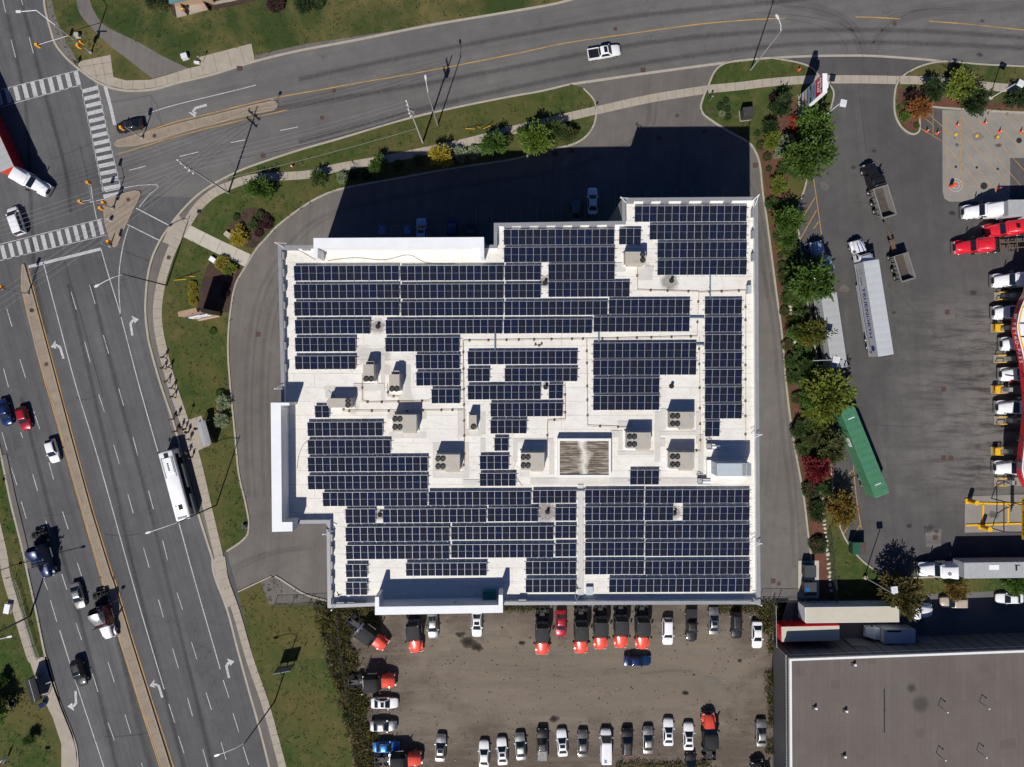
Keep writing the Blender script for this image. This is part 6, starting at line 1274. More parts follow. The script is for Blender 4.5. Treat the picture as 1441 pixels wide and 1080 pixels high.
# grass tufts and clover clumps on the lawns
gt = [MB(), MB(), MB()]
def pip(x, y, P):
    c = False; j = len(P)-1
    for i in range(len(P)):
        if (P[i][1] > y) != (P[j][1] > y) and x < (P[j][0]-P[i][0])*(y-P[i][1])/(P[j][1]-P[i][1])+P[i][0]: c = not c
        j = i
    return c
LA = [NK+[(850,-60),(61,-60)], SK+WK, NEK+[(1145,843),(1441,830)]+EK[::-1], ISL, LWK+[(-60,1110)], [(335,832),(381,812),(430,838),(470,846),(520,930),(530,1090),(410,1090),(385,1025),(355,920)]]
HARD = [[(104,-5),(130,-5),(135,20),(160,42),(215,70),(285,97),(215,113),(160,82),(120,33)],[(103,88),(160,75),(180,112),(360,60),(360,90),(250,120),(180,130),(140,118)],[(255,330),(262,310),(360,352),(345,380)]]
def on_hard(x, y):
    if any(pip(x, y, h) for h in HARD): return True
    return False
walkc = [(318,264),(345,254),(372,250),(435,246),(477,236),(535,226),(600,213),(660,200),(720,184),(795,166),(838,156),(996,126),(1040,122),(1080,117),(1130,113),(1180,112),(1266,113),(1320,115),(1400,123),(1470,129)]
def near(x, y, L, d):
    for a, b in zip(L[:-1], L[1:]):
        vx, vy = b[0]-a[0], b[1]-a[1]; t_ = max(0, min(1, ((x-a[0])*vx+(y-a[1])*vy)/(vx*vx+vy*vy)))
        if math.hypot(x-a[0]-t_*vx, y-a[1]-t_*vy) < d: return True
    return False
swc = [(318,264),(300,273),(280,291),(262,317),(245,346),(233,378),(225,410),(222,445),(227,482),(241,537),(257,585),(276,645),(294,722),(310,790)]
n = 0
while n < 3200:
    x, y = rr.uniform(-10,1450), rr.uniform(-10,1085)
    if not any(pip(x, y, L) for L in LA) or on_hard(x, y) or near(x, y, walkc, 8) or near(x, y, swc, 14) or near(x, y, NK, 4) or near(x,y,SK,9): continue
    if (40 < x < 112 and y > 905 and x > 41+(y-920)*.25): continue
    if near(x, y, [(-14,700),(4,775),(10,812),(26,865),(42,918),(47,930)], 8): continue
    if 1064 < x < 1172 and 130 < y < 845 and rr.random() < .85: continue
    n += 1; p = W(x, y, .1); k = rr.choice((0,0,1,1,2))
    for _ in range(rr.randint(3,6)):
        d = Vector((rr.gauss(0,1),rr.gauss(0,1),rr.uniform(.15,.6))); leafq(gt[k], p+Vector((rr.gauss(0,.16),rr.gauss(0,.16),0)), d, rr.uniform(.12,.32), rr.uniform(.08,.18), rr)
M['g1'] = leaf('grass tufts', (.032,.062,.012), (.05,.075,.016)); M['g2'] = leaf('dry grass tufts', (.12,.10,.042), (.09,.08,.03)); M['g3'] = leaf('dark clover', (.030,.058,.014), (.045,.070,.018))
big = MB()
for i, q in enumerate(gt):
    o = len(big.v); big.v += q.v; big.f += [tuple(j+o for j in f) for f in q.f]; big.m += [i]*len(q.f)
tag(big.build('grass', [M['g1'],M['g2'],M['g3']], kind='stuff'), 'tufts of grass and clover scattered over the lawns', 'grass')
# loose stones on the gravel
sm = [MB(), MB()]
for _ in range(800):
    x, y = rr.uniform(505,1085), rr.uniform(856,1085)
    if x < 480+(y-850)*.25: continue
    p = W(x, y); s = rr.uniform(.04,.13)*(1.6 if rr.random() < .06 else 1); k = 0 if rr.random() < .3 else 1
    sm[k].bx(p.x-s,p.x+s,p.y-s*.8,p.y+s*.8,-.01,s*.7,0,rr.uniform(0,3),(p.x,p.y),.5)
M['st1'] = mat('pale stone', (.30,.27,.24), .9, 0, .2, 3); M['st2'] = mat('dark stone', (.075,.062,.052), .9, 0, .2, 3)
big = MB()
for i, q in enumerate(sm):
    o = len(big.v); big.v += q.v; big.f += [tuple(j+o for j in f) for f in q.f]; big.m += [i]*len(q.f)
tag(big.build('gravel', [M['st1'],M['st2']], kind='stuff'), 'loose stones and debris scattered over the gravel lot', 'gravel')
# ---------------------------------------------------------------- lamps, poles, signals, wires
def lamp(bx, by, hx, hy, h, label, arm_from=None, dark=True, group=None):
    b = W(bx, by); e = W(hx, hy, h+.5); o = thing('street_lamp', label, 'street lamp', (b.x,b.y,.1), 0, group)
    top = Vector((0,0,h)); d = Vector((e.x-b.x, e.y-b.y, .5))
    mb = MB(); mb.cyl((0,0,0), top, .13, .08, 8); mb.build('pole', M['poledark' if dark else 'galv'], o, 40)
    P = [top+Vector((0,0,-.6)), top+d*.3+Vector((0,0,.1)), top+d*.7+Vector((0,0,.15)), top+d]; MB().tube(P, .055, 6).build('arm', M['lamp'], o)
    a = math.atan2(d.y, d.x); q = top+d
    m = MB().loft([[(x, y, z) for x, y, z in ((-.45,-.08,-.05),(-.45,.08,-.05),(-.45,.08,.06),(-.45,-.08,.06))],[(x,y,z) for x,y,z in ((.05,-.2,-.08),(.05,.2,-.08),(.05,.17,.1),(.05,-.17,.1))],[(x,y,z) for x,y,z in ((.42,-.12,-.06),(.42,.12,-.06),(.42,.1,.06),(.42,-.1,.06))]])
    m.build('lamp_head', M['lamp'], o, 40, loc=q).rotation_euler = (0,0,a)
lamp(305,711,209,749.5,14,'tall street lamp arching over the bus'); lamp(387,987,305.5,1062.5,14,'tall street lamp at the bottom of the wide road'); lamp(235,402,137,402.5,14,'tall street lamp at the bend beside the beige sign')
lamp(616,177,599,110,14,'pale street lamp beside the wooden pole on the cross street',dark=False); lamp(1056,99,1093.5,24.5,14,'pale street lamp near the site entrance',dark=False); lamp(-48,890,14,896,12,'street lamp head showing at the west edge',dark=False)
def flood(bx, by, hx, hy, h, label):
    b = W(bx, by); e = W(hx, hy, h); o = thing('yard_light', label, 'floodlight', (b.x,b.y,.1))
    MB().cyl((0,0,0),(0,0,.5),.35,.35,12).build('base', M['conc'], o); MB().cyl((0,0,.5),(0,0,h-.1),.1,.08,8).build('pole', M['lamp'], o, 40)
    d = Vector((e.x-b.x,e.y-b.y,0)); MB().tube([(0,0,h-.2),(d.x,d.y,h)],.06,6).build('arm', M['lamp'], o)
    hd = MB().bx(-.55,.55,-.5,.5,-.12,.12).build('lamp_head', M['lamp'], o, loc=(d.x,d.y,h)); hd.rotation_euler = (0,0,math.atan2(d.y,d.x)); MB().bx(-.3,.3,-.32,.32,.125,.14).build('lens', M['lens'], hd)
flood(1150,172,1186,146,9.5,'square floodlight at the yard entrance by the tall sign'); flood(1391,140,1436,118,7,'square floodlight over the dark trees at the east edge'); flood(1135,508,1176,506.5,10.5,'square floodlight above the end of the plain grey trailer'); flood(1216,812,1258,830,9.5,'square floodlight leaning over the gold tree by the service road')
WIRES = {}
def upole(bx, by, h, label, arms, r=.17, conc=True):
    b = W(bx, by); o = thing('utility_pole', label, 'utility pole', (b.x,b.y,.1)); MB().cyl((0,0,0),(0,0,h),r,r*.6,10).build('pole', M['polegrey' if conc else 'wood'], o, 40)
    pts = []
    for z, L, a in arms:
        u = Vector((math.cos(a), math.sin(a), 0)); ar = MB(); ar.bx(-L/2,L/2,-.10,.10,-.09,.09)
        q = ar.build('crossarm', M['wood'], o, loc=(u.y*.2,-u.x*.2,z)); q.rotation_euler = (0,0,a)
        for k in (-.46,-.17,.17,.46):
            mb = MB(); mb.cyl((L*k,0,.07),(L*k,0,.42),.07,.11,7); mb.build('insulator', M['capwhite'], q); pts.append(b+u*L*k+Vector((u.y*.2,-u.x*.2,z+.42)))
    return o, b, pts
aa = ang(.25,1)
up1, b1, p1 = upole(595,201,17.5,'pale utility pole on the verge with two small crossarms',[(15.6,2.1,aa),(14.0,1.8,aa)])
MB().cyl((.35,0,13.2),(.35,0,14.4),.25,.25,10).build('transformer', M['galv'], up1)
up2, b2, p2 = upole(322,272,17.5,'utility pole with two crossarms at the bend of the walk',[(15.9,2.6,ang(.8,.75)),(14.4,2.4,ang(.8,.75))],conc=True)
up3, b3, p3 = upole(43,867,17.5,'dark utility pole leaning out of view at the west kerb railing',[(15.8,2.4,ang(.95,-.2)),(14.6,2.2,ang(.95,-.2))],conc=False)
MB().cyl((.35,.1,11.6),(.35,.1,12.8),.28,.28,10).build('transformer', M['poledark'], up3)
def wire(a, b, sag, label, r=.017, group='overhead wires over the junction'):
    P = [a+(b-a)*(k/14)+Vector((0,0,-sag*4*(k/14)*(1-k/14))) for k in range(15)]; o = tag(link('overhead_wire', MB().tube([p-a for p in P], r, 4).mesh('wire', [M['wire']]), None, a), label, 'wire', group); return o
for i, k in enumerate((0,1,2,3)):
    wire(p1[k], p2[k], .9, 'thin overhead wire from the pale verge pole to the two-armed pole')
    wire(p2[k], W(-60,330+i*7,15)+Vector((0,0,0)), .6, 'thin overhead wire crossing the junction westward')
    wire(p2[4+k], W(-60,448+i*10,12), .8, 'thin overhead wire crossing the wide road lower down')
wire(b1+Vector((0,0,7)), b2+Vector((0,0,7)), .8, 'low overhead cable along the verge', .03)
for x0,y0,x1,y1,l in ((680,181.5,690,177,'yellow guy-wire guard on the verge, upper left of three'),(655,181,668,182,'yellow guy-wire guard on the verge, lowest of three'),(671,177.5,676,180.5,'yellow guy-wire guard on the verge, shortest of three'),(245,394.5,262,393.3,'yellow guy-wire guard by the bend, bright one'),(262,389,274,389.3,'yellow guy-wire guard by the bend, faded one')):
    a = W(x0,y0,.2); b = W(x1,y1,1.5); tag(link('guy_guard', MB().cyl((0,0,0), b-a, .05, .05, 6).mesh('guy_guard', [M['yellow']]), None, a), l, 'guy guard')
def head(o, p, a, z=0):
    e = thing('x','x','x'); bpy.data.objects.remove(e)
    q = MB().bx(-.18,.18,-.22,.22,-.55,.55).build('signal_head', M['signal'], o, loc=p); q.rotation_euler = (0,0,a)
    for k, m in ((.35,'tail'),(0,'darkiron'),(-.35,'darkiron')):
        mb = MB(); mb.cyl((.18,0,k),(.36,0,k),.13,.13,8); mb.build('lens_hood', M[m], q)
def signal(bx, by, h, heads, label, mast=None, base=True):
    b = W(bx, by); o = thing('traffic_signal', label, 'traffic light', (b.x,b.y,.15)); MB().cyl((0,0,0),(0,0,h),.12,.09,8).build('pole', M['galv'], o, 40)
    if base: MB().cyl((0,0,0),(0,0,.4),.28,.25,10).build('base', M['galv'], o)
    for hx, hy, hz, a, arm in heads:
        q = W(hx, hy, hz)-Vector((b.x,b.y,0)); head(o, q, a)
        if arm: MB().tube([(0,0,hz+.1),(q.x,q.y,hz+.15)],.05,6).build('mast_arm', M['galv'], o)
    return o
signal(201,195,5.6,[(172,181,5.6,ang(1,-.2),True)],'signal pole on the cross street median reaching over the black sedan')
signal(160,294,6.4,[(125.5,258,6,ang(0,-1),True),(114.5,284.5,6,ang(-1,.2),True),(147,286,3.4,ang(.2,-1),True),(143,294,3.4,ang(-1,.3),True)],'four-headed traffic signal on the triangular island')
signal(40.5,414,6,[(4,404.5,6,ang(0,1),True)],'signal pole at the tip of the wide road median')
s = signal(129,75,9.5,[(54,65,6,ang(0,-1),True),(115,60.5,3.2,ang(0,-1),True),(111.5,66,3.2,ang(-1,0),True)],'signal pole with a long lamp arm on the northwest corner')
b = W(129,75); q = W(26.5,17,11.5)-Vector((b.x,b.y,0)); r_ = W(52,15.5,11)-Vector((b.x,b.y,0)); MB().tube([(0,0,9.4),(r_.x,r_.y,11),(q.x,q.y,11.4)],.06,6).build('lamp_arm', M['lamp'], s); MB().bx(-.4,.4,-.18,.18,-.06,.09).build('lamp_head', M['lamp'], s, loc=(q.x,q.y,11.4))
MB().bx(-.9,.9,-.02,.02,-.14,.14).build('street_sign', M['teal'], s, loc=(W(103,60.5,5.5).x-b.x, W(103,60.5,5.5).y-b.y, 5.3))
signal(156,347,2.6,[(154,340.5,2.4,ang(.2,1),False)],'short yellow signal at the south tip of the triangular island')
def post_sign(x, y, h, w_, hh, m, label, a=0.0, name='road_sign'):
    p = W(x, y); o = thing(name, label, 'sign', (p.x,p.y,.1), a); MB().cyl((0,0,0),(0,0,h),.035,.035,6).build('post', M['galv'], o); MB().bx(-w_/2,w_/2,-.015,.015,h-hh,h).build('panel', M[m], o)
post_sign(275.5,313,2.6,.7,.7,'galv','small sign post beside the concrete walkway mouth'); post_sign(286.5,88.5,2.4,.3,.45,'galv','thin sign post on the concrete pad of the cross street'); post_sign(835.5,160,2.3,.35,.5,'galv','small sign post at the west side of the driveway mouth'); post_sign(998,143,2.3,.35,.5,'galv','small sign post at the east side of the driveway mouth'); post_sign(267,588,2.8,.45,.6,'galv','bus stop sign post at the corner of the bus pad')
post_sign(389,147,2.5,.5,.7,'galv','keep-aside sign post at the median nose'); post_sign(1,690,2.6,.45,.6,'galv','sign post by the west kerb at the photo edge'); post_sign(24,808,2.6,.5,.6,'galv','sign post above the west railing'); post_sign(168,843,2.6,.6,.7,'darkiron','sign on the median beside the white and maroon truck'); post_sign(61,1072,3.2,.9,.6,'galv','thin lamp-like sign post in the southwest lawn')
# hydrants, boxes, bins
def hyd(x, y, m, label, s=1.0):
    p = W(x, y); o = thing('fire_hydrant', label, 'fire hydrant', (p.x,p.y,.1)); mb = MB(); mb.cyl((0,0,0),(0,0,.65*s),.13*s,.12*s,10); mb.cyl((0,0,0),(0,0,.06),.2*s,.2*s,10); mb.build('barrel', M[m], o); mb = MB(); mb.cyl((0,0,.65*s),(0,0,.82*s),.15*s,.06*s,10); mb.build('bonnet', M['capwhite' if m == 'red' else m], o)
    mb = MB(); mb.cyl((-.25*s,0,.45*s),(.25*s,0,.45*s),.06*s,.06*s,8); mb.build('outlet', M[m], o)
hyd(412,235.5,'red','red and white fire hydrant on the verge left of the small trees'); hyd(1123.5,99.5,'cone','orange-red hydrant on the grass by the yard entrance')
p = W(263,17,.6); o = thing('warning_cone_person', 'x', 'x'); bpy.data.objects.remove(o)
def ubox(x, y, w_, l_, h, m, label, a=0.0, z=.1, lid=None, name='utility_box'):
    p = W(x, y, h); o = thing(name, label, 'utility box', (p.x,p.y,z), a); MB().bx(-w_/2-.12,w_/2+.12,-l_/2-.12,l_/2+.12,-.05,.1).build('plinth', M['conc'], o); MB().bx(-w_/2,w_/2,-l_/2,l_/2,.1,h).bx(-w_/2-.03,w_/2+.03,-l_/2-.03,l_/2+.03,h,h+.05).build('case', M[m], o)
ubox(259,79,1.0,.85,.7,'lamp','white utility box on the dry grass north of the cross street',.3); ubox(277,88,.9,.3,.4,'lamp','low white utility pedestal at the concrete pad edge',-.1); ubox(107.5,49,.7,.6,.7,'polegrey','pale round utility box on the grass of the northwest corner'); ubox(1053,158,1.7,1.6,1.9,'poledark','dark transformer box on a concrete pad at the entrance lawn',.1); ubox(320,330,1.0,.75,.5,'beige','low beige stone block beside the concrete walkway, north side',-.6); ubox(299,365.5,1.0,.75,.5,'capwhite','low white stone block beside the concrete walkway, south side',-.6)
ubox(10,857,.9,1.6,.7,'capwhite','white utility box on the west lawn by the path',-.2); ubox(152,309,.5,.35,.9,'galv','grey control cabinet on the triangular island',.3); ubox(343,742,.7,.6,.6,'poledark','small dark box on the lawn near the drive kerb'); ubox(17,990,.9,.8,.05,'mulch2','brown patch slab on the west lawn',0)
p = W(61,991,.5); o = thing('litter_bin', 'bright blue litter bin beside the dark bus shelter', 'litter bin', (p.x,p.y,.13), .4); MB().bx(-.33,.33,-.33,.33,0,.95,top=1.08).build('body', M['blue'], o); MB().bx(-.38,.38,-.38,.38,.95,1.08,top=.8).build('lid', M['navy'], o)
# bus shelters
def shelter(x, y, a, w_, d_, label, dark):
    p = W(x, y, 2.4); o = thing('bus_shelter', label, 'bus shelter', (p.x,p.y,.13), a); h = 2.4
    for sx_ in (-1,1):
        for sy in (-1,1): MB().bx(sx_*w_/2-.04,sx_*w_/2+.04,sy*d_/2-.04,sy*d_/2+.04,0,h).build('post', M['poledark' if dark else 'galv'], o)
    mb = MB(); k = 8
    for i in range(k):
        y0 = -d_/2-.12+(d_+.24)*i/k; y1 = -d_/2-.12+(d_+.24)*(i+1)/k; z0 = h+.22*math.sin(math.pi*i/k); z1 = h+.22*math.sin(math.pi*(i+1)/k); mb.add([(-w_/2-.1,y0,z0),(w_/2+.1,y0,z0),(w_/2+.1,y1,z1),(-w_/2-.1,y1,z1)],[(0,1,2,3)])
    mb.build('roof', M['smoke' if dark else 'frost'], o, 60)
    MB().bx(-w_/2,w_/2,d_/2-.02,d_/2,.2,2.2).build('back_pane', M['smoke'], o); MB().bx(-w_/2,-w_/2+.02,-d_/2+.3,d_/2,.2,2.2).build('side_pane', M['smoke'], o); MB().bx(w_/2-.02,w_/2,-d_/2+.3,d_/2,.2,2.2).build('side_pane', M['smoke'], o)
    MB().bx(-w_/2+.3,w_/2-.6,d_/2-.5,d_/2-.1,.42,.48).bx(-w_/2+.4,-w_/2+.5,d_/2-.45,d_/2-.15,0,.42).bx(w_/2-.8,w_/2-.7,d_/2-.45,d_/2-.15,0,.42).build('bench', M['galv'], o); mb = MB(); mb.bx(-w_/2-.1,w_/2+.1,-.03,.03,h+.2,h+.26); mb.build('roof_rib', M['galv'], o)
M['smoke'] = mat('smoked glazing', (.045,.045,.045), .15, 0, .1, 2, .5); M['frost'] = mat('pale glazing', (.34,.35,.35), .3, 0, .12, 2, .5, grime=.3)
shelter(287.5,610,ang(.27,.96)+0,4.0,1.3,'pale-roofed bus shelter on the pad beside the white bus',False); shelter(47,971,ang(.27,.96)+math.pi,3.8,1.5,'dark glass bus shelter at the west side of the wide road',True)
# ---------------------------------------------------------------- people at the stop
def skinned(name, verts, edges, radii, m, root=0, sub=1):
    me = bpy.data.meshes.new(name); me.from_pydata(verts, edges, []); o = bpy.data.objects.new(name, me); COL.objects.link(o)
    md = o.modifiers.new('s', 'SKIN'); sv = me.skin_vertices[0].data
    for i, r_ in enumerate(radii): sv[i].radius = (r_, r_) if not hasattr(r_, '__len__') else r_
    sv[root].use_root = True; md.use_smooth_shade = True
    if sub: s = o.modifiers.new('u', 'SUBSURF'); s.levels = sub; s.render_levels = sub
    dg = bpy.context.evaluated_depsgraph_get(); out = bpy.data.meshes.new_from_object(o.evaluated_get(dg)); bpy.data.objects.remove(o); out.materials.clear(); out.materials.append(m); out.name = name; return out
def person_meshes(pose):
    """walking, standing or phone-holding figure, 1.72 m, facing +x"""
    st = {'walk': .30, 'stand': .04, 'phone': .02, 'turn': .10}[pose]
    V, E, Rr = [], [], []
    def add(p, r_, par=None):
        V.append(p); Rr.append(r_)
        if par is not None: E.append((par, len(V)-1))
        return len(V)-1
    pel = add((0,0,.94),(.13,.15)); sp = add((.01,0,1.12),(.11,.135),pel); ch = add((.0,0,1.32),(.115,.16),sp); nk = add((.01,0,1.47),.058,ch); hd0 = add((.02,0,1.54),.07,nk); hd1 = add((.04,0,1.62),(.088,.076),hd0); hd2 = add((.03,0,1.71),.06,hd1)
    ns = add((.125,0,1.615),.014,hd1)
    for s in (-1,1):
        f = st*s; hip = add((0,s*.095,.88),.092,pel); kn = add((f*.5+.03,s*.10,.49),.062,hip); an = add((f-.02*(1-s),s*.10,.09),.042,kn); add((f+.16,s*.115,.045),.038,an)
        sh = add((0,s*.19,1.40),.062,ch)
        if pose == 'phone': el = add((.06,s*.24,1.14),.045,sh); wr = add((.28,s*.10,1.22),.032,el); fd = Vector((.6,-s*.4,.45))
        else: el = add((-f*.35-.02,s*.25,1.13),.045,sh); wr = add((-f*.75+.08,s*.26,.89),.032,el); fd = Vector((.25,0,-1))
        fd.normalize(); w0 = Vector(V[wr]); pm = add(tuple(w0+fd*.07),(.034,.022),wr); sd = Vector((1,0,.2)).cross(fd).normalized() if pose != 'phone' else Vector((0,0,1)); sd = fd.cross(Vector((0,1,0))).normalized()
        for k, L in enumerate((.075,.085,.08,.06)):
            k0 = add(tuple(w0+fd*.10+sd*(.027-.018*k)),.009,pm); add(tuple(w0+fd*(.10+L*.55)+sd*(.028-.019*k)),.0085,k0)
        th = add(tuple(w0+fd*.055+sd*.042),.011,pm); add(tuple(w0+fd*.09+sd*.06),.009,th)
    body = skinned('body', V, E, Rr, M['skin'])
    def sel(names): pass
    # clothes follow the same joints, a little wider, and stop at neck, cuffs and hem
    cv, ce, cr = [], [], []
    def cadd(p, r_, par=None):
        cv.append(p); cr.append(r_)
        if par is not None: ce.append((par, len(cv)-1))
        return len(cv)-1
    a0 = cadd((0,0,.90),(.155,.175)); a1 = cadd((.01,0,1.12),(.135,.16),a0); a2 = cadd((0,0,1.33),(.138,.185),a1); cadd((.0,0,1.43),.085,a2)
    for s in (-1,1):
        f = st*s; b0 = cadd((0,s*.19,1.395),.078,a2)
        if pose == 'phone': b1 = cadd((.06,s*.24,1.14),.06,b0); cadd((.24,s*.12,1.21),.048,b1)
        else: b1 = cadd((-f*.35-.02,s*.25,1.13),.06,b0); cadd((-f*.68+.06,s*.258,.94),.048,b1)
    shirt = skinned('jacket', cv, ce, cr, M['black'])
    cv, ce, cr = [], [], []
    a0 = cadd((0,0,.95),(.145,.165))
    for s in (-1,1):
        f = st*s; b0 = cadd((0,s*.095,.87),.105,a0); b1 = cadd((f*.5+.03,s*.10,.49),.078,b0); cadd((f-.02*(1-s),s*.10,.11),.062,b1)
    trou = skinned('trousers', cv, ce, cr, M['navy'])
    hb = MB(); n = 10; rings = []
    for z, q in ((1.57,.096),(1.63,.108),(1.69,.098),(1.735,.07),(1.76,.025)): rings.append([(.012+q*math.cos(2*math.pi*i/n)*(1.0 if math.cos(2*math.pi*i/n) < .5 else (.55 if z < 1.68 else .95)), q*.92*math.sin(2*math.pi*i/n), z) for i in range(n)])
    hb.loft(rings); hair = hb.mesh('hair', [M['hair']], 60)
    sh = MB()
    for s in (-1,1):
        f = st*s; x0 = f-.02*(1-s); sh.loft([[(x0-.09,s*.11-.04,0),(x0-.09,s*.11+.04,0),(x0-.09,s*.11+.035,.10),(x0-.09,s*.11-.035,.10)],[(x0+.08,s*.115-.05,0),(x0+.08,s*.115+.05,0),(x0+.08,s*.115+.04,.09),(x0+.08,s*.115-.04,.09)],[(x0+.19,s*.12-.035,0),(x0+.19,s*.12+.035,0),(x0+.19,s*.12+.03,.05),(x0+.19,s*.12-.03,.05)]])
    return dict(body=body, jacket=shirt, trousers=trou, hair=hair, shoes=sh.mesh('shoes', [M['darkiron']]))
PP = {k: person_meshes(k) for k in ('walk','stand','phone','turn')}
M['c_grey'] = mat('grey cloth', (.12,.12,.125), .9, 0, .1, 8); M['c_black'] = mat('black cloth', (.014,.014,.015), .9, 0, .1, 8); M['c_red'] = mat('wine cloth', (.10,.015,.02), .9, 0, .1, 8); M['c_white'] = mat('white cloth', (.55,.55,.54), .9, 0, .1, 8); M['c_blue'] = mat('blue cloth', (.02,.13,.42), .9, 0, .1, 8); M['c_jean'] = mat('denim', (.03,.05,.10), .9, 0, .15, 8); M['c_khaki'] = mat('khaki cloth', (.18,.14,.09), .9, 0, .1, 8); M['c_yel'] = mat('yellow rain cloth', (.80,.50,.03), .8, 0, .1, 5)
def person(x, y, pose, a, top, leg, label, z=.14, skin='skin', name='person'):
    p = W(x, y); o = thing(name, label, 'person', (p.x,p.y,z), a, 'people around the bus stop' if z > .1 and y > 400 else None); m = PP[pose]
    over(link('body', m['body'], o), 0, M[skin]); over(link('jacket', m['jacket'], o), 0, M[top]); over(link('trousers', m['trousers'], o), 0, M[leg]); link('hair', m['hair'], o); link('shoes', m['shoes'], o); return o
for a in [(233.5,503,'walk',ang(-.3,-1),'c_black','c_jean','person in black walking first toward the junction'),(232.5,518,'walk',ang(-.3,-1),'c_red','c_black','person in a wine jacket second along the walk'),(241,517,'walk',ang(-.2,-1),'c_grey','c_black','person in grey walking beside the wine jacket'),
 (238,537,'walk',ang(.3,1),'c_black','c_khaki','person in black top and khaki trousers on the walk'),(245,546,'walk',ang(-.3,-1),'c_blue','c_black','person in a bright blue top on the walk'),(246.5,558,'walk',ang(-.3,-1),'c_black','c_black','person all in black behind the blue top'),
 (245,590,'stand',ang(.3,1),'c_grey','c_jean','person in grey at the kerb above the bus'),(252,584,'phone',ang(-.2,1),'c_black','c_jean','person in black holding up both hands at the pad corner'),(257,601,'stand',ang(-1,.3),'c_red','c_black','person in wine red waiting beside the pad'),
 (249.5,607,'turn',ang(.2,1),'c_black','c_grey','person in black and grey nearest the bus front'),(262,604,'phone',ang(-1,0),'c_grey','c_black','person in grey holding a phone on the pad edge'),(266,608,'stand',ang(-.8,.5),'c_black','c_jean','person in black and denim on the pad'),
 (268.5,618,'turn',ang(-.3,1),'c_white','c_black','person in a white top before the shelter'),(267,636,'walk',ang(-.8,.5),'c_grey','c_black','person in grey stepping to the bus door'),(271.5,643,'stand',ang(-.9,.2),'c_black','c_khaki','person in black by the bus side'),(279,603,'stand',ang(-1,.2),'c_grey','c_jean','person in grey under the shelter roof edge')]:
    person(*a)
person(110.5,91,'walk',ang(-.6,.5),'c_black','c_black','person in black waiting at the northwest crosswalk corner',.125)
pr = person(262.5,19,'stand',ang(0,1),'c_yel','c_khaki','person in a yellow jacket on the steps of the north house',.36); 
person(1179.5,812,'stand',ang(0,-1),'c_black','c_black','x') if False else None
# ---------------------------------------------------------------- signs
def panel_text(o, s, x, z, size, m, y, sx=1.0): t = link('lettering', text_mesh('lettering', s, size, m), o, (x, y, z), (math.pi/2,0,0)); t.scale.x = sx
# tall tenant sign; local -y is its west face
b = W(1123.4,149); o = thing('tenant_sign', 'tall white tenant sign with red top panel at the yard entrance', 'sign', (b.x,b.y,.1), -math.pi/2)
z0, z1 = 1.4, 9.3
MB().bx(-1.55,1.55,0,.75,z0,z1).build('cabinet', M['capwhite'], o); MB().bx(-1.0,-.6,.2,.55,0,z0).bx(.6,1.0,.2,.55,0,z0).build('post', M['galv'], o); MB().bx(-1.9,1.9,-.15,.9,-.05,.25).build('base', M['conc'], o)
yy = -.02
for nm, a0, a1, m in (('red','a',0,0),) and ((0,7.0,9.15,'red'),(1,6.75,7.0,'pink'),(2,5.3,6.7,'lblue'),(3,4.4,5.2,'dkgreen'),(4,3.2,4.3,'lblue'),(5,2.2,3.1,'cream')):
    MB().bx(-1.45,1.45,yy,.01,a0,a1).build('panel', M[m], o)
panel_text(o,'PETRO',0,8.45,.72,M['inkwhite'],yy-.015,1.15); panel_text(o,'PASS',0,7.6,.72,M['inkwhite'],yy-.015,1.15)
for z, w_, m in ((6.2,1.9,'inkblue'),(5.75,1.2,'inkgrey'),(3.85,2.1,'inkblue'),(3.5,1.3,'inkgrey'),(2.75,1.6,'yellow'),(2.45,.9,'inkred'),(4.8,1.2,'galv')):
    mb = MB(); n = int(w_/.3)
    for k in range(n): mb.bx(-w_/2+k*.3,-w_/2+k*.3+.2,yy-.02,yy,z-.14,z+.14)
    mb.build('lettering', M[m], o)
MB().bx(-.5,.5,.75,1.25,7.6,8.6).build('sign_box', M['capwhite'], o)
# beige monument sign; local -y is its south face
b = W(297,447.5); o = thing('monument_sign', 'tall beige pillar sign with blue and white bands beside the walkway', 'sign', (b.x,b.y,.1), math.radians(12))
M['signbeige'] = mat('sign beige', (.36,.25,.165), .75, 0, .06, 1)
MB().bx(-1.75,1.75,-.1,.65,0,7.7).build('slab', M['signbeige'], o); MB().bx(.55,1.55,-.05,.6,7.7,8.6).build('tower', M['signbeige'], o)
MB().bx(-1.85,1.85,-.2,.72,0,.9).build('plinth', M['signbeige'], o); MB().bx(-1.88,1.88,-.24,-.1,.9,1.02).build('ledge', M['conc2'], o); MB().bx(-1.8,.4,-.14,.7,7.7,8.0).build('cap', M['signbeige'], o)
MB().bx(-1.6,1.6,-.16,-.11,5.6,6.3).build('band', M['inkblue'], o); MB().bx(-1.55,1.6,-.2,-.11,3.6,5.0).build('panel', M['capwhite'], o); MB().bx(-1.0,1.6,-.2,-.11,2.9,3.5).build('panel', M['capwhite'], o)
for z, w_, m, xo in ((5.95,2.2,'inkwhite',0),(4.35,2.0,'inkgrey',0),(3.2,1.5,'inkgrey',.3)):
    mb = MB(); n = int(w_/.28)
    for k in range(n): mb.bx(xo-w_/2+k*.28,xo-w_/2+k*.28+.19,-.23,-.2 if m != 'inkwhite' else -.16,z-.13,z+.13)
    mb.build('lettering', M[m], o)
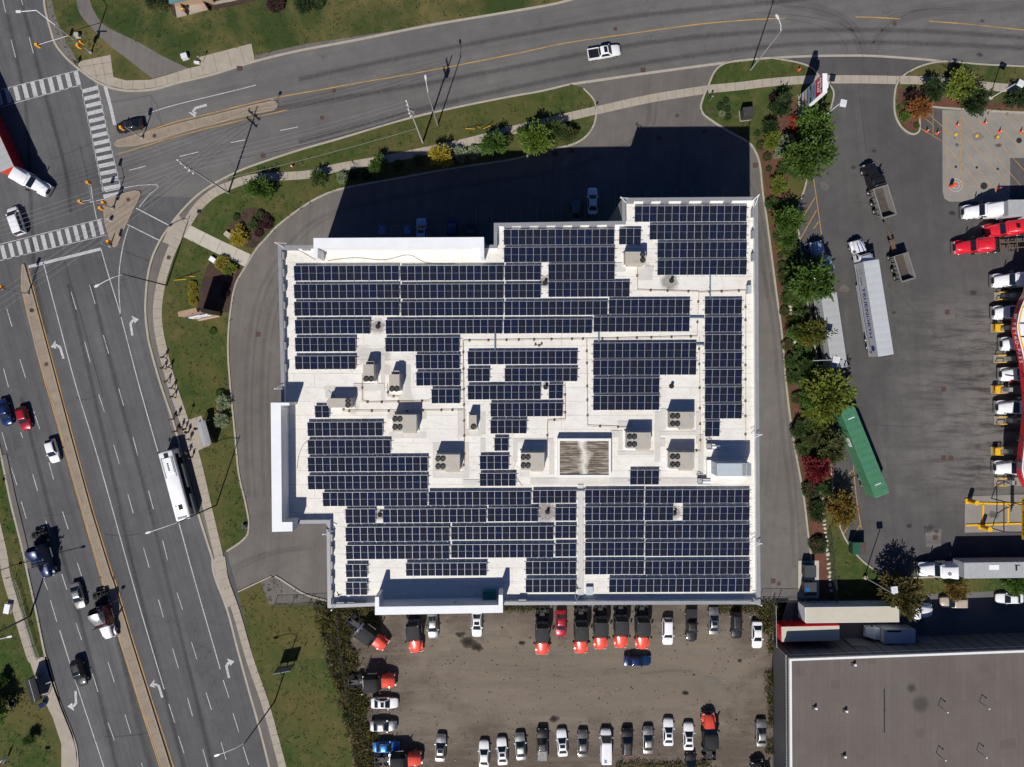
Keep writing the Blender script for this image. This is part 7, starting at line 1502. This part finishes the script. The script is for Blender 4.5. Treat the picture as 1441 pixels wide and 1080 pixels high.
# low lot board
b = W(405,935); o = thing('lot_board', 'grey ground-mounted notice board on the lower lawn by the walk', 'sign', (b.x,b.y,.1), math.radians(10))
MB().bx(-1.5,1.5,-.05,.05,.5,3.3).build('panel', M['inkgrey'], o); MB().bx(-1.45,1.45,-.07,-.05,2.5,3.2).build('header', M['galv'], o); MB().bx(-1.4,1.4,-.07,-.05,1.2,2.2).build('notice', M['poledark'], o)
for s in (-1,1): MB().bx(s*1.2-.06,s*1.2+.06,.05,.17,0,3.2).build('post', M['wood'], o)
b = W(12,1066); o = thing('lot_board', 'small coloured notice board at the southwest corner', 'sign', (b.x,b.y,.1), math.radians(60))
MB().bx(-.8,.8,-.04,.04,.6,2.2).build('panel', M['capwhite'], o); MB().bx(-.7,.1,-.055,-.04,1.2,2.0).build('notice', M['red'], o); MB().bx(.2,.7,-.055,-.04,.8,1.6).build('notice', M['blue'], o); MB().bx(-.05,.05,.04,.12,0,.9).build('post', M['wood'], o)
# ---------------------------------------------------------------- fuel canopy and scales
CAN = spline([(1447,380),(1439,411),(1433,423),(1426,441),(1423,458),(1423.5,468),(1426,479),(1432,504),(1435,527),(1437.5,552),(1438.5,577),(1434,618),(1430,653),(1430.5,664),(1434,676),(1441,690),(1452,712)],4)
zc0, zc1 = 5.0, 6.3
Q = [Vector(W2(p.x, p.y, zc0)) for p in [Vector((*q[:2],)) for q in CAN]]
o = thing('fuel_canopy', 'curving fuel canopy with a red fascia lettered in white', 'canopy', (Q[0].x, Q[0].y, 0)); org = Vector((Q[0].x, Q[0].y))
L = [q-org for q in Q]
far = [(L[-1].x+40, L[-1].y), (L[0].x+40, L[0].y)]
MB().prism([(q.x,q.y) for q in L]+far, zc1-.25, zc1-.15).build('deck', M['capwhite'], o)
fm = MB(); ft = MB()
for a, b_ in zip(L[:-1], L[1:]): fm.add([(a.x,a.y,zc0),(b_.x,b_.y,zc0),(b_.x,b_.y,zc1),(a.x,a.y,zc1)],[(0,1,2,3)])
fm.build('fascia', M['red'], o)
mb = MB(); mb.ribbon([(q.x+.1,q.y) for q in L], .16, zc1+.03, 0, zc1-.1); mb.build('edge_trim', M['capwhite'], o)
mb = MB(); mb.ribbon([(q.x+.45,q.y) for q in L], .22, zc1-.1, 0, zc1-.2); mb.build('edge_band', M['yellow'], o)
mb = MB()
for y in (432,455,474,500,530,560,590,620,650): p = W(1450,y,zc1); mb.bx(p.x-2.2-org.x,p.x+12-org.x,p.y-.12-org.y,p.y+.12-org.y,zc1-.149,zc1-.12)
mb.build('deck_seam', M['frame'], o)
for y in (470,560,640):
    p = W(1470,y,0); MB().cyl((p.x-org.x,p.y-org.y,0),(p.x-org.x,p.y-org.y,zc1-.25),.25,.25,10).build('column', M['capwhite'], o)
# letters stand on the curved fascia, reading downwards in plan
def on_fascia(y):
    for a, b_ in zip(Q[:-1], Q[1:]):
        if a.y >= y >= b_.y:
            t_ = (a.y-y)/max(1e-6, a.y-b_.y); d = (b_-a).normalized(); return a+(b_-a)*t_, d
for ch, py in zip('PETRO-PASS', (456,462.5,469,475.5,482,487.5,492.5,498,503.5,509)):
    yy_ = W(1425,py,5.65).y; q, d = on_fascia(yy_); nrm = Vector((d.y,-d.x)); nrm = nrm if nrm.x < 0 else -nrm
    t_ = link('lettering', text_mesh('lettering', ch, .95, M['inkwhite']), o, (q.x+nrm.x*.03-org.x, q.y+nrm.y*.03-org.y, 5.65), (math.pi/2, 0, math.atan2(d.y, d.x)))
q, d = on_fascia(W(1425,446,5.6).y); mb = MB()
for k in range(3): mb.bx(-.45+k*.3,-.25+k*.3,-.01,.01,-.3+.1*k,.3)
e = mb.build('emblem', M['inkwhite'], o, loc=(q.x-.04-org.x,q.y-org.y,5.65)); e.rotation_euler = (0,0,math.atan2(d.y,d.x))
for yy2 in (655,): 
    q, d = on_fascia(W(1430,yy2,5.6).y); e = MB().bx(-.7,.7,-.01,.01,-.35,.35).build('fascia_patch', M['inkgrey'], o, loc=(q.x-.04-org.x,q.y-org.y,5.65)); e.rotation_euler = (0,0,math.atan2(d.y,d.x))
# pump island guards and boxes
for x, y, plate, l in ((1411,416.5,False,'yellow pump guard rails holding a bluish drum at the top island'),(1406,461.5,True,'yellow square-topped pump guard by the lettered fascia start'),(1410,505,False,'yellow pump guard rails under the lettered fascia end'),(1406,548.5,True,'yellow square-topped pump guard at the middle island'),(1411,592,False,'yellow pump guard rails beside the empty bay, upper'),(1406,635.5,True,'yellow square-topped pump guard below the empty bay'),(1411,679,False,'yellow pump guard rails at the lowest island')):
    p = W(x, y, 1.0); o = thing('pump_guard', l, 'pump guard', (p.x,p.y,.0)); MB().bx(-.9,6.5,-.75,.75,.0,.16).build('island', M['concslab'], o)
    for s in (-1,1):
        mb = MB(); mb.tube([(-.55,s*.62,.16),(-.55,s*.62,1.0),(.75,s*.62,1.0),(.75,s*.62,.16)],.085,8); mb.build('rail', M['yellow'], o)
    if plate: MB().bx(-.75,.15,-.55,.55,1.05,1.15).bx(-.6,-.5,-.5,.5,.16,1.05).build('warning_plate', M['yellow'], o); MB().bx(-.4,-.15,-.12,.12,1.15,1.16).build('plate_mark', M['signal'], o)
    mb = MB(); mb.bx(1.2,1.9,-.35,.35,.16,1.7); mb.build('fuel_pump', M['galv'], o)
p = W(1415,416.5,.9); o = thing('waste_drum', 'pale blue drum standing in the top pump guard', 'drum', (p.x,p.y,.16)); mb = MB(); mb.cyl((0,0,0),(0,0,.9),.3,.3,12); mb.build('drum', M['lblue'], o); mb = MB(); mb.cyl((0,0,.9),(0,0,.94),.31,.31,12); mb.build('lid', M['galv'], o)
# weigh scale posts and the SCALES board
for x, y, l in ((1363,705,'yellow guard post on the weigh scale, upper west corner'),(1381,741.5,'yellow guard post on the weigh scale, lower edge')):
    b = W(x, y); o = thing('guard_post', l, 'bollard', (b.x,b.y,.01)); MB().bx(-.7,.5,-.4,.4,0,.25).build('base', M['yellow'], o); mb = MB(); mb.cyl((0,0,.2),(0,0,2.2),.42,.42,16); mb.build('post', M['yellow'], o, 50)
b = W(1412,722.5,0); o = thing('scales_sign', 'yellow SCALES board on black pipe frame at the east edge', 'sign', (b.x,b.y,0), -math.pi/2)
for xx in (-2.6,2.6): mb = MB(); mb.tube([(xx,-2.1,0),(xx,-2.0,2.9),(xx*.9,0,4.4)],.09,8); mb.build('frame_leg', M['frame'], o)
mb = MB(); mb.tube([(-2.6,-2.0,2.9),(2.6,-2.0,2.9)],.09,8); mb.build('cross_pipe', M['frame'], o)
MB().bx(-3.5,3.5,.0,.12,4.3,5.6).build('board', M['yellow'], o); t_ = link('lettering', text_mesh('lettering','SCALES',1.15,M['inkblack']), o, (.75,-.02,4.95), (math.pi/2,0,0)); t_.scale.x = 1.1
mb = MB(); mb.add([(-2.8+.48*math.cos(k*.524),-.012,4.95+.48*math.sin(k*.524)) for k in range(12)],[tuple(range(12))]); mb.build('emblem', M['inkblack'], o); mb = MB(); mb.add([(-2.8+.26*math.cos(k*.524),-.02,4.95+.26*math.sin(k*.524)) for k in range(12)],[tuple(range(12))]); mb.build('emblem', M['yellow'], o)
MB().bx(-3.5,3.5,.13,.25,5.6,5.7).build('cap', M['yellow'], o)
# cones
cm = MB(); cm.bx(-.24,.24,-.24,.24,0,.05); cm.cyl((0,0,.05),(0,0,1.05),.17,.06,10); CONE = cm.mesh('cone', [M['cone']]); cm = MB(); cm.cyl((0,0,.55),(0,0,.75),.118,.095,10); STRIPE = cm.mesh('stripe', [M['inkwhite']])
for x, y, l in ((1303.5,185,'slim orange cone on the asphalt beside the mulch tip'),(1318,188,'slim orange cone left of the fuel pad edge'),(1346,177,'orange post cone on the fuel pad, upper row west'),(1385,174,'orange post cone on the fuel pad, upper row middle'),(1406,186,'orange post cone by the dark-stained fuel cap'),(1436,186,'orange post cone at the east edge of the fuel pad'),(1404,266,'orange post cone in the shadow of the white truck')):
    p = W(x, y); o = thing('traffic_cone', l, 'traffic cone', (p.x,p.y,.012)); c_ = link('cone', CONE, o); link('stripe', STRIPE, o)
p = W(1337.5,262.5); o = thing('bollard', 'fat orange bollard beside the white painted ring', 'bollard', (p.x,p.y,.01)); mb = MB(); mb.cyl((0,0,0),(0,0,1.3),.32,.32,14); mb.build('post', M['cone'], o, 50); mb = MB(); mb.cyl((0,0,1.3),(0,0,1.36),.3,.2,14); mb.build('cap', M['cone'], o)
for x, y, l in ((1345,189.5,'yellow filler cap on the fuel pad, west'),(1374.5,191.5,'yellow filler cap on the fuel pad, middle'),(1404,193,'yellow filler cap on the fuel pad, in a dark stain')):
    p = W(x, y); o = link('filler_cap', MB().cyl((0,0,0),(0,0,.1),.28,.24,10).mesh('filler_cap', [M['yellow']]), None, (p.x,p.y,.035)); tag(o, l, 'filler cap')
# waste bins
def dumpster(x, y, w_, l_, h, m, lidm, label, a=0.0, open_=False):
    p = W(x, y, h); o = thing('dumpster', label, 'dumpster', (p.x,p.y,.13), a); mb = MB()
    mb.loft([[(-w_/2*k,-l_/2*k,z),(w_/2*k,-l_/2*k,z),(w_/2*k,l_/2*k,z),(-w_/2*k,l_/2*k,z)] for k, z in ((.88,.12),(1,h))], 0)
    mb.build('bin', M[m], o)
    for s in (-1,1): MB().bx(s*w_/2-.09,s*w_/2+.09,-.25,.25,h*.55,h*.7).build('lift_pocket', M['frame'], o)
    if open_:
        MB().bx(-w_/2,-.1,-l_/2,l_/2,h+.004,h+.08).build('lid', M[lidm], o); MB().bx(-.05,w_/2-.1,-l_/2+.1,l_/2-.1,h-.05,h+.012).build('waste', M['dumpin'], o); MB().bx(w_/2-.12,w_/2,-l_/2,l_/2,h,h+.05).build('rim', M['rust'], o)
    else:
        for s in (-1,1): MB().bx(min(0,s*w_/2)+.01,max(0,s*w_/2)-.01,-l_/2-.04,l_/2+.04,h+.004,h+.07).build('lid', M[lidm], o)
    return o
M['bingrey'] = mat('bin grey', (.055,.062,.07), .5, .1, .12, 2, grime=.3)
dumpster(1140,804,2.0,2.0,1.7,'bingrey','bingrey','dark grey waste bin, upper of the pair at the drive end'); d = dumpster(1140,829,2.1,2.2,1.7,'bingrey','bingrey','dark grey waste bin with a blue square, lower of the pair'); MB().bx(-.85,-.15,-.35,.3,1.78,1.79).build('lid_sticker', M['blue'], d)
dumpster(1209,772,2.4,2.1,1.8,'dkgreen','dkgreen','dark green open waste bin at the yard kerb',0,True)
# white stones, fences, railing
def stones(P, label):
    PS = spline(PX(P), 3); n = 0
    for a, b_ in zip(PS[:-1], PS[1:]):
        L_ = (b_-a).length; k = max(1, int(L_/.62))
        for i in range(k):
            c_ = a+(b_-a)*((i+.5)/k); w_ = R.uniform(.2,.34)
            if STN[0] >= 130: return
            STN[0] += 1; me = STM_[STN[0] % 4]; q = link('white_stone', me, None, (c_.x+R.uniform(-.1,.1),c_.y,.1), (0,0,R.uniform(0,3))); q.scale = (w_*1.3,w_,w_*.8); tag(q, 'white landscape stone edging the mulch strip beside the drive', 'stone', 'white stones edging the mulch strip')
STN = [0]; STM_ = []
for s in range(4):
    r3 = random.Random(s); me = bpy.data.meshes.new('stone'); bm = bmesh.new(); bmesh.ops.create_icosphere(bm, subdivisions=2, radius=1)
    for v_ in bm.verts: v_.co *= r3.uniform(.85,1.1); v_.co.z = max(-.1, v_.co.z)
    bm.to_mesh(me); bm.free(); me.materials.append(M['conc2']); STM_.append(me)
stones([(1151,682),(1156,705),(1160,735),(1163,770),(1167,808),(1169,834)],''); stones([(1111,430),(1114,445),(1117,470),(1120,490)],''); stones([(1141,575),(1137,590)],'')
def fence(P, h, label, rails=2, post=2.4, m='poledark', posts=True, mesh_=True, z=0.0):
    PS = [Vector(W2(x, y)) for x, y in P]; o = thing('fence', label, 'fence', (PS[0].x,PS[0].y,z)); Q_ = [p-PS[0] for p in PS]
    for a, b_ in zip(Q_[:-1], Q_[1:]):
        n = max(1, int((b_-a).length/post))
        for i in range(n+1):
            c_ = a+(b_-a)*i/n; MB().cyl((c_.x,c_.y,0),(c_.x,c_.y,h),.05,.05,6).build('post', M[m], o)
    for k in range(rails):
        zz = h-.03-k*(h-.3)/max(1,rails-1) if rails > 1 else h-.03
        MB().tube([(q.x,q.y,zz) for q in Q_],.035,5).build('rail', M[m], o)
    if mesh_:
        mb = MB()
        for a, b_ in zip(Q_[:-1], Q_[1:]):
            n = int((b_-a).length/.12)
            for i in range(n):
                c_ = a+(b_-a)*i/n; mb.bx(c_.x-.006,c_.x+.006,c_.y-.006,c_.y+.006,.05,h)
        mb.build('mesh_wire', M['galv'], o)
fence([(1069,842),(1122,842.5)],2.0,'dark mesh fence closing the drive beside the waste bins'); fence([(1122,842.5),(1172,843.5)],2.0,'dark fence behind the waste bins'); fence([(1172,843.5),(1170,800),(1164,750)],1.8,'thin dark fence climbing beside the mulch strip',2,2.6,'poledark')
fence([(387,850.5),(461,848.5)],2.0,'dark mesh fence at the southwest corner of the building'); fence([(476,862),(484,930),(492,985)],1.8,'grey chain fence half lost in the weeds',1,2.8,'poledark'); fence([(1086,848),(1087,905)],2.0,'grey chain fence beside the red trailer',2,2.6,'galv')
fence([(22,815),(28,828),(34,850),(42,880),(50,907),(57,925)],1.15,'curved metal railing between the west walk and the road',3,1.9,'galv',mesh_=False,z=.1)
# ---------------------------------------------------------------- warehouse and the house to the north
HW = 7.4
t = NT('felt roof'); v = t.coord()
br = t.n('ShaderNodeTexBrick', offset=.5); br.inputs['Scale'].default_value = 1; br.inputs['Brick Width'].default_value = 9.0; br.inputs['Row Height'].default_value = .95; br.inputs['Mortar Size'].default_value = .025; br.inputs['Mortar Smooth'].default_value = .5
br.inputs['Color1'].default_value = (.96,.96,.96,1); br.inputs['Color2'].default_value = (1.04,1.04,1.04,1); br.inputs['Mortar'].default_value = (.80,.80,.80,1); t.l(t.coord(math.radians(90)), br.inputs['Vector'])
c = t.mix(1.0, t.ramp(t.noise(v, .12, 6, .7), [(.3, (.122,.105,.093)), (.7, (.150,.131,.117))]), br.outputs['Color'], 'MULTIPLY')
c = t.mix(1.0, c, t.ramp(t.noise(v, 7, 4, .8), [(.25, .85), (.75, 1.15)]), 'MULTIPLY')
b2 = t.n('ShaderNodeTexVoronoi', distance='CHEBYCHEV'); b2.inputs['Scale'].default_value = .22; t.l(v, b2.inputs['Vector'])
c = t.mix(t.math('MULTIPLY', t.ramp(b2.outputs['Distance'], [(.16, 1), (.17, 0)]), .22), c, (.07,.062,.056))
c = t.mix(t.ramp(t.noise(t.coord(0,(1.8,.25,1)), .9, 6, .75), [(.58, 0), (.75, .35)]), c, (.07,.06,.055))
for x, y, r, k in ((1283.5,969,.9,.75),(1296,992,1.5,.6),(1245,1000,.5,.5),(1212,905,.1,.1)):
    p = W(x, y, HW); d = t.n('ShaderNodeVectorMath', operation='DISTANCE'); t.l(v, d.inputs[0]); d.inputs[1].default_value = p
    c = t.mix(t.math('MULTIPLY', t.ramp(t.math('DIVIDE', t.math('ADD', d.outputs['Value'], t.math('MULTIPLY', t.noise(v, 2.5, 4), .6)), r*1.6), [(.45, 1), (.85, 0)]), k), c, (.035,.03,.028))
t.col(c); t.setp(.9, 0, .15); t.bump(t.noise(v, 6, 4), .3, .03); M['wroof'] = t.m; M['cladding'] = mat('grey cladding', (.165,.175,.18), .6, .15, .05, .7); M['wtrim'] = mat('white trim', (.74,.75,.74), .5, 0, .05, 1)
o = thing('warehouse', 'low grey warehouse with a flat brown felt roof edged in white', 'warehouse', (0,0,0))
WH = PX([(1111.5,928),(1560,911.5),(1560,1180),(1113,1180)], HW)
MB().prism(WH, -.05, HW-.35).build('wall', M['cladding'], o)
MB().sheet(offset_poly(WH,.3), HW-.12).build('roof', M['wroof'], o)
MB().ribbon([W2(1245,970,HW),W2(1245,1032,HW)], .22, HW-.1).build('roof_seam', M['frame'], o)
ring(offset_poly(WH,-.06), offset_poly(WH,.30), HW-.5, HW).build('roof_trim', [M['wtrim'],M['wtrim'],M['wtrim']], o)
ring(offset_poly(WH,-.05), offset_poly(WH,.01), HW-1.6, HW-1.5).build('gutter', [M['wtrim'],M['wtrim'],M['wtrim']], o)
a, b_ = Vector(WH[0]), Vector(WH[1]); u = (b_-a).normalized()
mb = MB()
for k in range(24):
    c_ = a+u*(1.2+k*2.2); mb.bx(c_.x-.03,c_.x+.03,c_.y+.0,c_.y+.06,0,HW-.4)
mb.build('wall_seam', M['frame'], o)
mb = MB(); a2, b2_ = Vector(WH[3]), Vector(WH[0])
for k in range(60):
    y = b2_.y-.5-k*.5; mb.bx(b2_.x-.035+.0,b2_.x+.0,y-.02,y+.02,0,HW-.6)
mb.build('wall_seam', M['frame'], o)
for k, (dz, x) in enumerate(((0,14),(0,26))):
    c_ = a+u*x; MB().bx(c_.x-.06-1.6,c_.x+1.6,c_.y-.05,c_.y+.09,0,3.4).build('loading_door', M['inkgrey'], o)
for x, y, l in ((1201,935,'small vent box near the white edge of the warehouse roof'),(1146,996,'small stub pipe on the warehouse roof, west'),(1189,1000,'bent stub pipe on the warehouse roof beside the west stub'),(1187,1064,'low stub pipe on the warehouse roof, south'),(1321,993,'thin antenna bracket on the warehouse roof, north pair west'),(1379,988,'thin antenna bracket on the warehouse roof, north pair east'),(1318,1060,'thin antenna bracket on the warehouse roof, south pair west'),(1375,1056,'thin antenna bracket on the warehouse roof, south pair east')):
    p = W(x, y, HW); o = thing('roof_pipe', l, 'roof pipe', (p.x,p.y,HW-.12))
    if 'antenna' in l: mb = MB(); mb.tube([(0,0,0),(0,0,1.4)],.05,6); mb.tube([(0,0,1.35),(.7,-.55,1.35)],.05,6); mb.build('pipe', M['poledark'], o); MB().bx(.62,.8,-.65,-.47,1.28,1.42).build('cap', M['capwhite'], o)
    else: mb = MB(); mb.cyl((0,0,0),(0,0,.5),.14,.14,8); mb.build('pipe', M['galv'], o); MB().bx(-.35,.45,-.3,.25,0,.12).build('flashing', M['poledark'], o); MB().bx(.0,.3,-.15,.15,.5,.62).build('cap', M['capwhite'], o)
o = thing('house', 'teal-roofed house corner with broad steps at the top edge', 'house', (*W2(262,-12),.1))
og = Vector(W2(262,-12))
MB().prism([(p[0]-og.x,p[1]-og.y) for p in PX([(238,-60),(292,-60),(292,-8),(238,-2)],3)],0,3.0).build('wall', M['signbeige'], o)
MB().prism([(p[0]-og.x,p[1]-og.y) for p in PX([(236,-80),(296,-80),(296,-8),(238,5)],3.4)],3.0,3.4).build('roof', M['tealroof'], o)
st_ = [(p[0]-og.x,p[1]-og.y) for p in PX([(247,7),(285,-3),(294,14.5),(250,26)])]
MB().prism(st_,-.05,.22).build('step', M['conc'], o)
for a_, b__ in (([(249,6),(258,20),(262,19),(252,5)],0),([(278,-1),(287,17),(291,15.5),(282,-2)],0)): MB().prism([(p[0]-og.x,p[1]-og.y) for p in PX(a_)],.1,.226).build('paver_strip', M['brickpink'], o)
for pp in ([(251,2),(261,19),(262.5,18.5),(253,2)],[(283,-1),(292,13),(293,12.5),(285,-1)]): MB().prism([(p[0]-og.x,p[1]-og.y) for p in PX(pp,1)],.2,1.0).build('hand_rail', M['poledark'], o)
struct('planting_bed', MB().sheet(PX([(237,6),(246,9),(250,26),(244,22)]),.106), M['mulch2']); struct('planting_bed', MB().sheet(PX([(294,9),(330,2),(360,-6),(360,2),(330,9),(294,16)]),.106), M['mulch2'])
struct('path', MB().sheet(PX([(294,5),(330,-3),(360,-12),(360,-6),(330,2),(294,9)]),.107), M['conc'])
# ---------------------------------------------------------------- camera, sky, sun
cam = bpy.data.objects.new('camera', bpy.data.cameras.new('camera')); COL.objects.link(cam)
cam.location = (0,0,HC); cam.rotation_euler = (0,0,0); cd = cam.data; cd.sensor_width = 36; cd.sensor_fit = 'HORIZONTAL'; cd.lens = 960/1441*36; cd.clip_end = 6000; cd.clip_start = 1
cd.shift_y = -(540-CY)/1441; scene.camera = cam
EL = math.radians(47.5); az = Vector((.316,.949)).normalized()
sun = bpy.data.objects.new('sun', bpy.data.lights.new('sun','SUN')); COL.objects.link(sun); sun.data.energy = 4.6; sun.data.angle = math.radians(.5); sun.data.color = (1,.96,.90)
sun.rotation_euler = Vector((az.x*math.cos(EL), az.y*math.cos(EL), -math.sin(EL))).to_track_quat('-Z','Y').to_euler()
w = bpy.data.worlds.new('World'); scene.world = w; w.use_nodes = True; nt = w.node_tree; bg = nt.nodes['Background']
sk_ = nt.nodes.new('ShaderNodeTexSky'); sk_.sky_type = 'NISHITA'; sk_.sun_disc = False; sk_.sun_elevation = EL; sk_.sun_rotation = math.atan2(-az.x,-az.y) % (2*math.pi); hs_ = nt.nodes.new('ShaderNodeHueSaturation'); hs_.inputs['Saturation'].default_value = 1.45; nt.links.new(sk_.outputs[0], hs_.inputs['Color']); tn_ = nt.nodes.new('ShaderNodeMix'); tn_.data_type = 'RGBA'; tn_.blend_type = 'MULTIPLY'; tn_.inputs[0].default_value = 1; tn_.inputs[7].default_value = (1.08,.93,1.2,1); nt.links.new(hs_.outputs[0], tn_.inputs[6]); nt.links.new(tn_.outputs[2], bg.inputs[0]); bg.inputs[1].default_value = .040
scene.view_settings.view_transform = 'Standard'; scene.view_settings.look = 'None'; scene.view_settings.exposure = 0
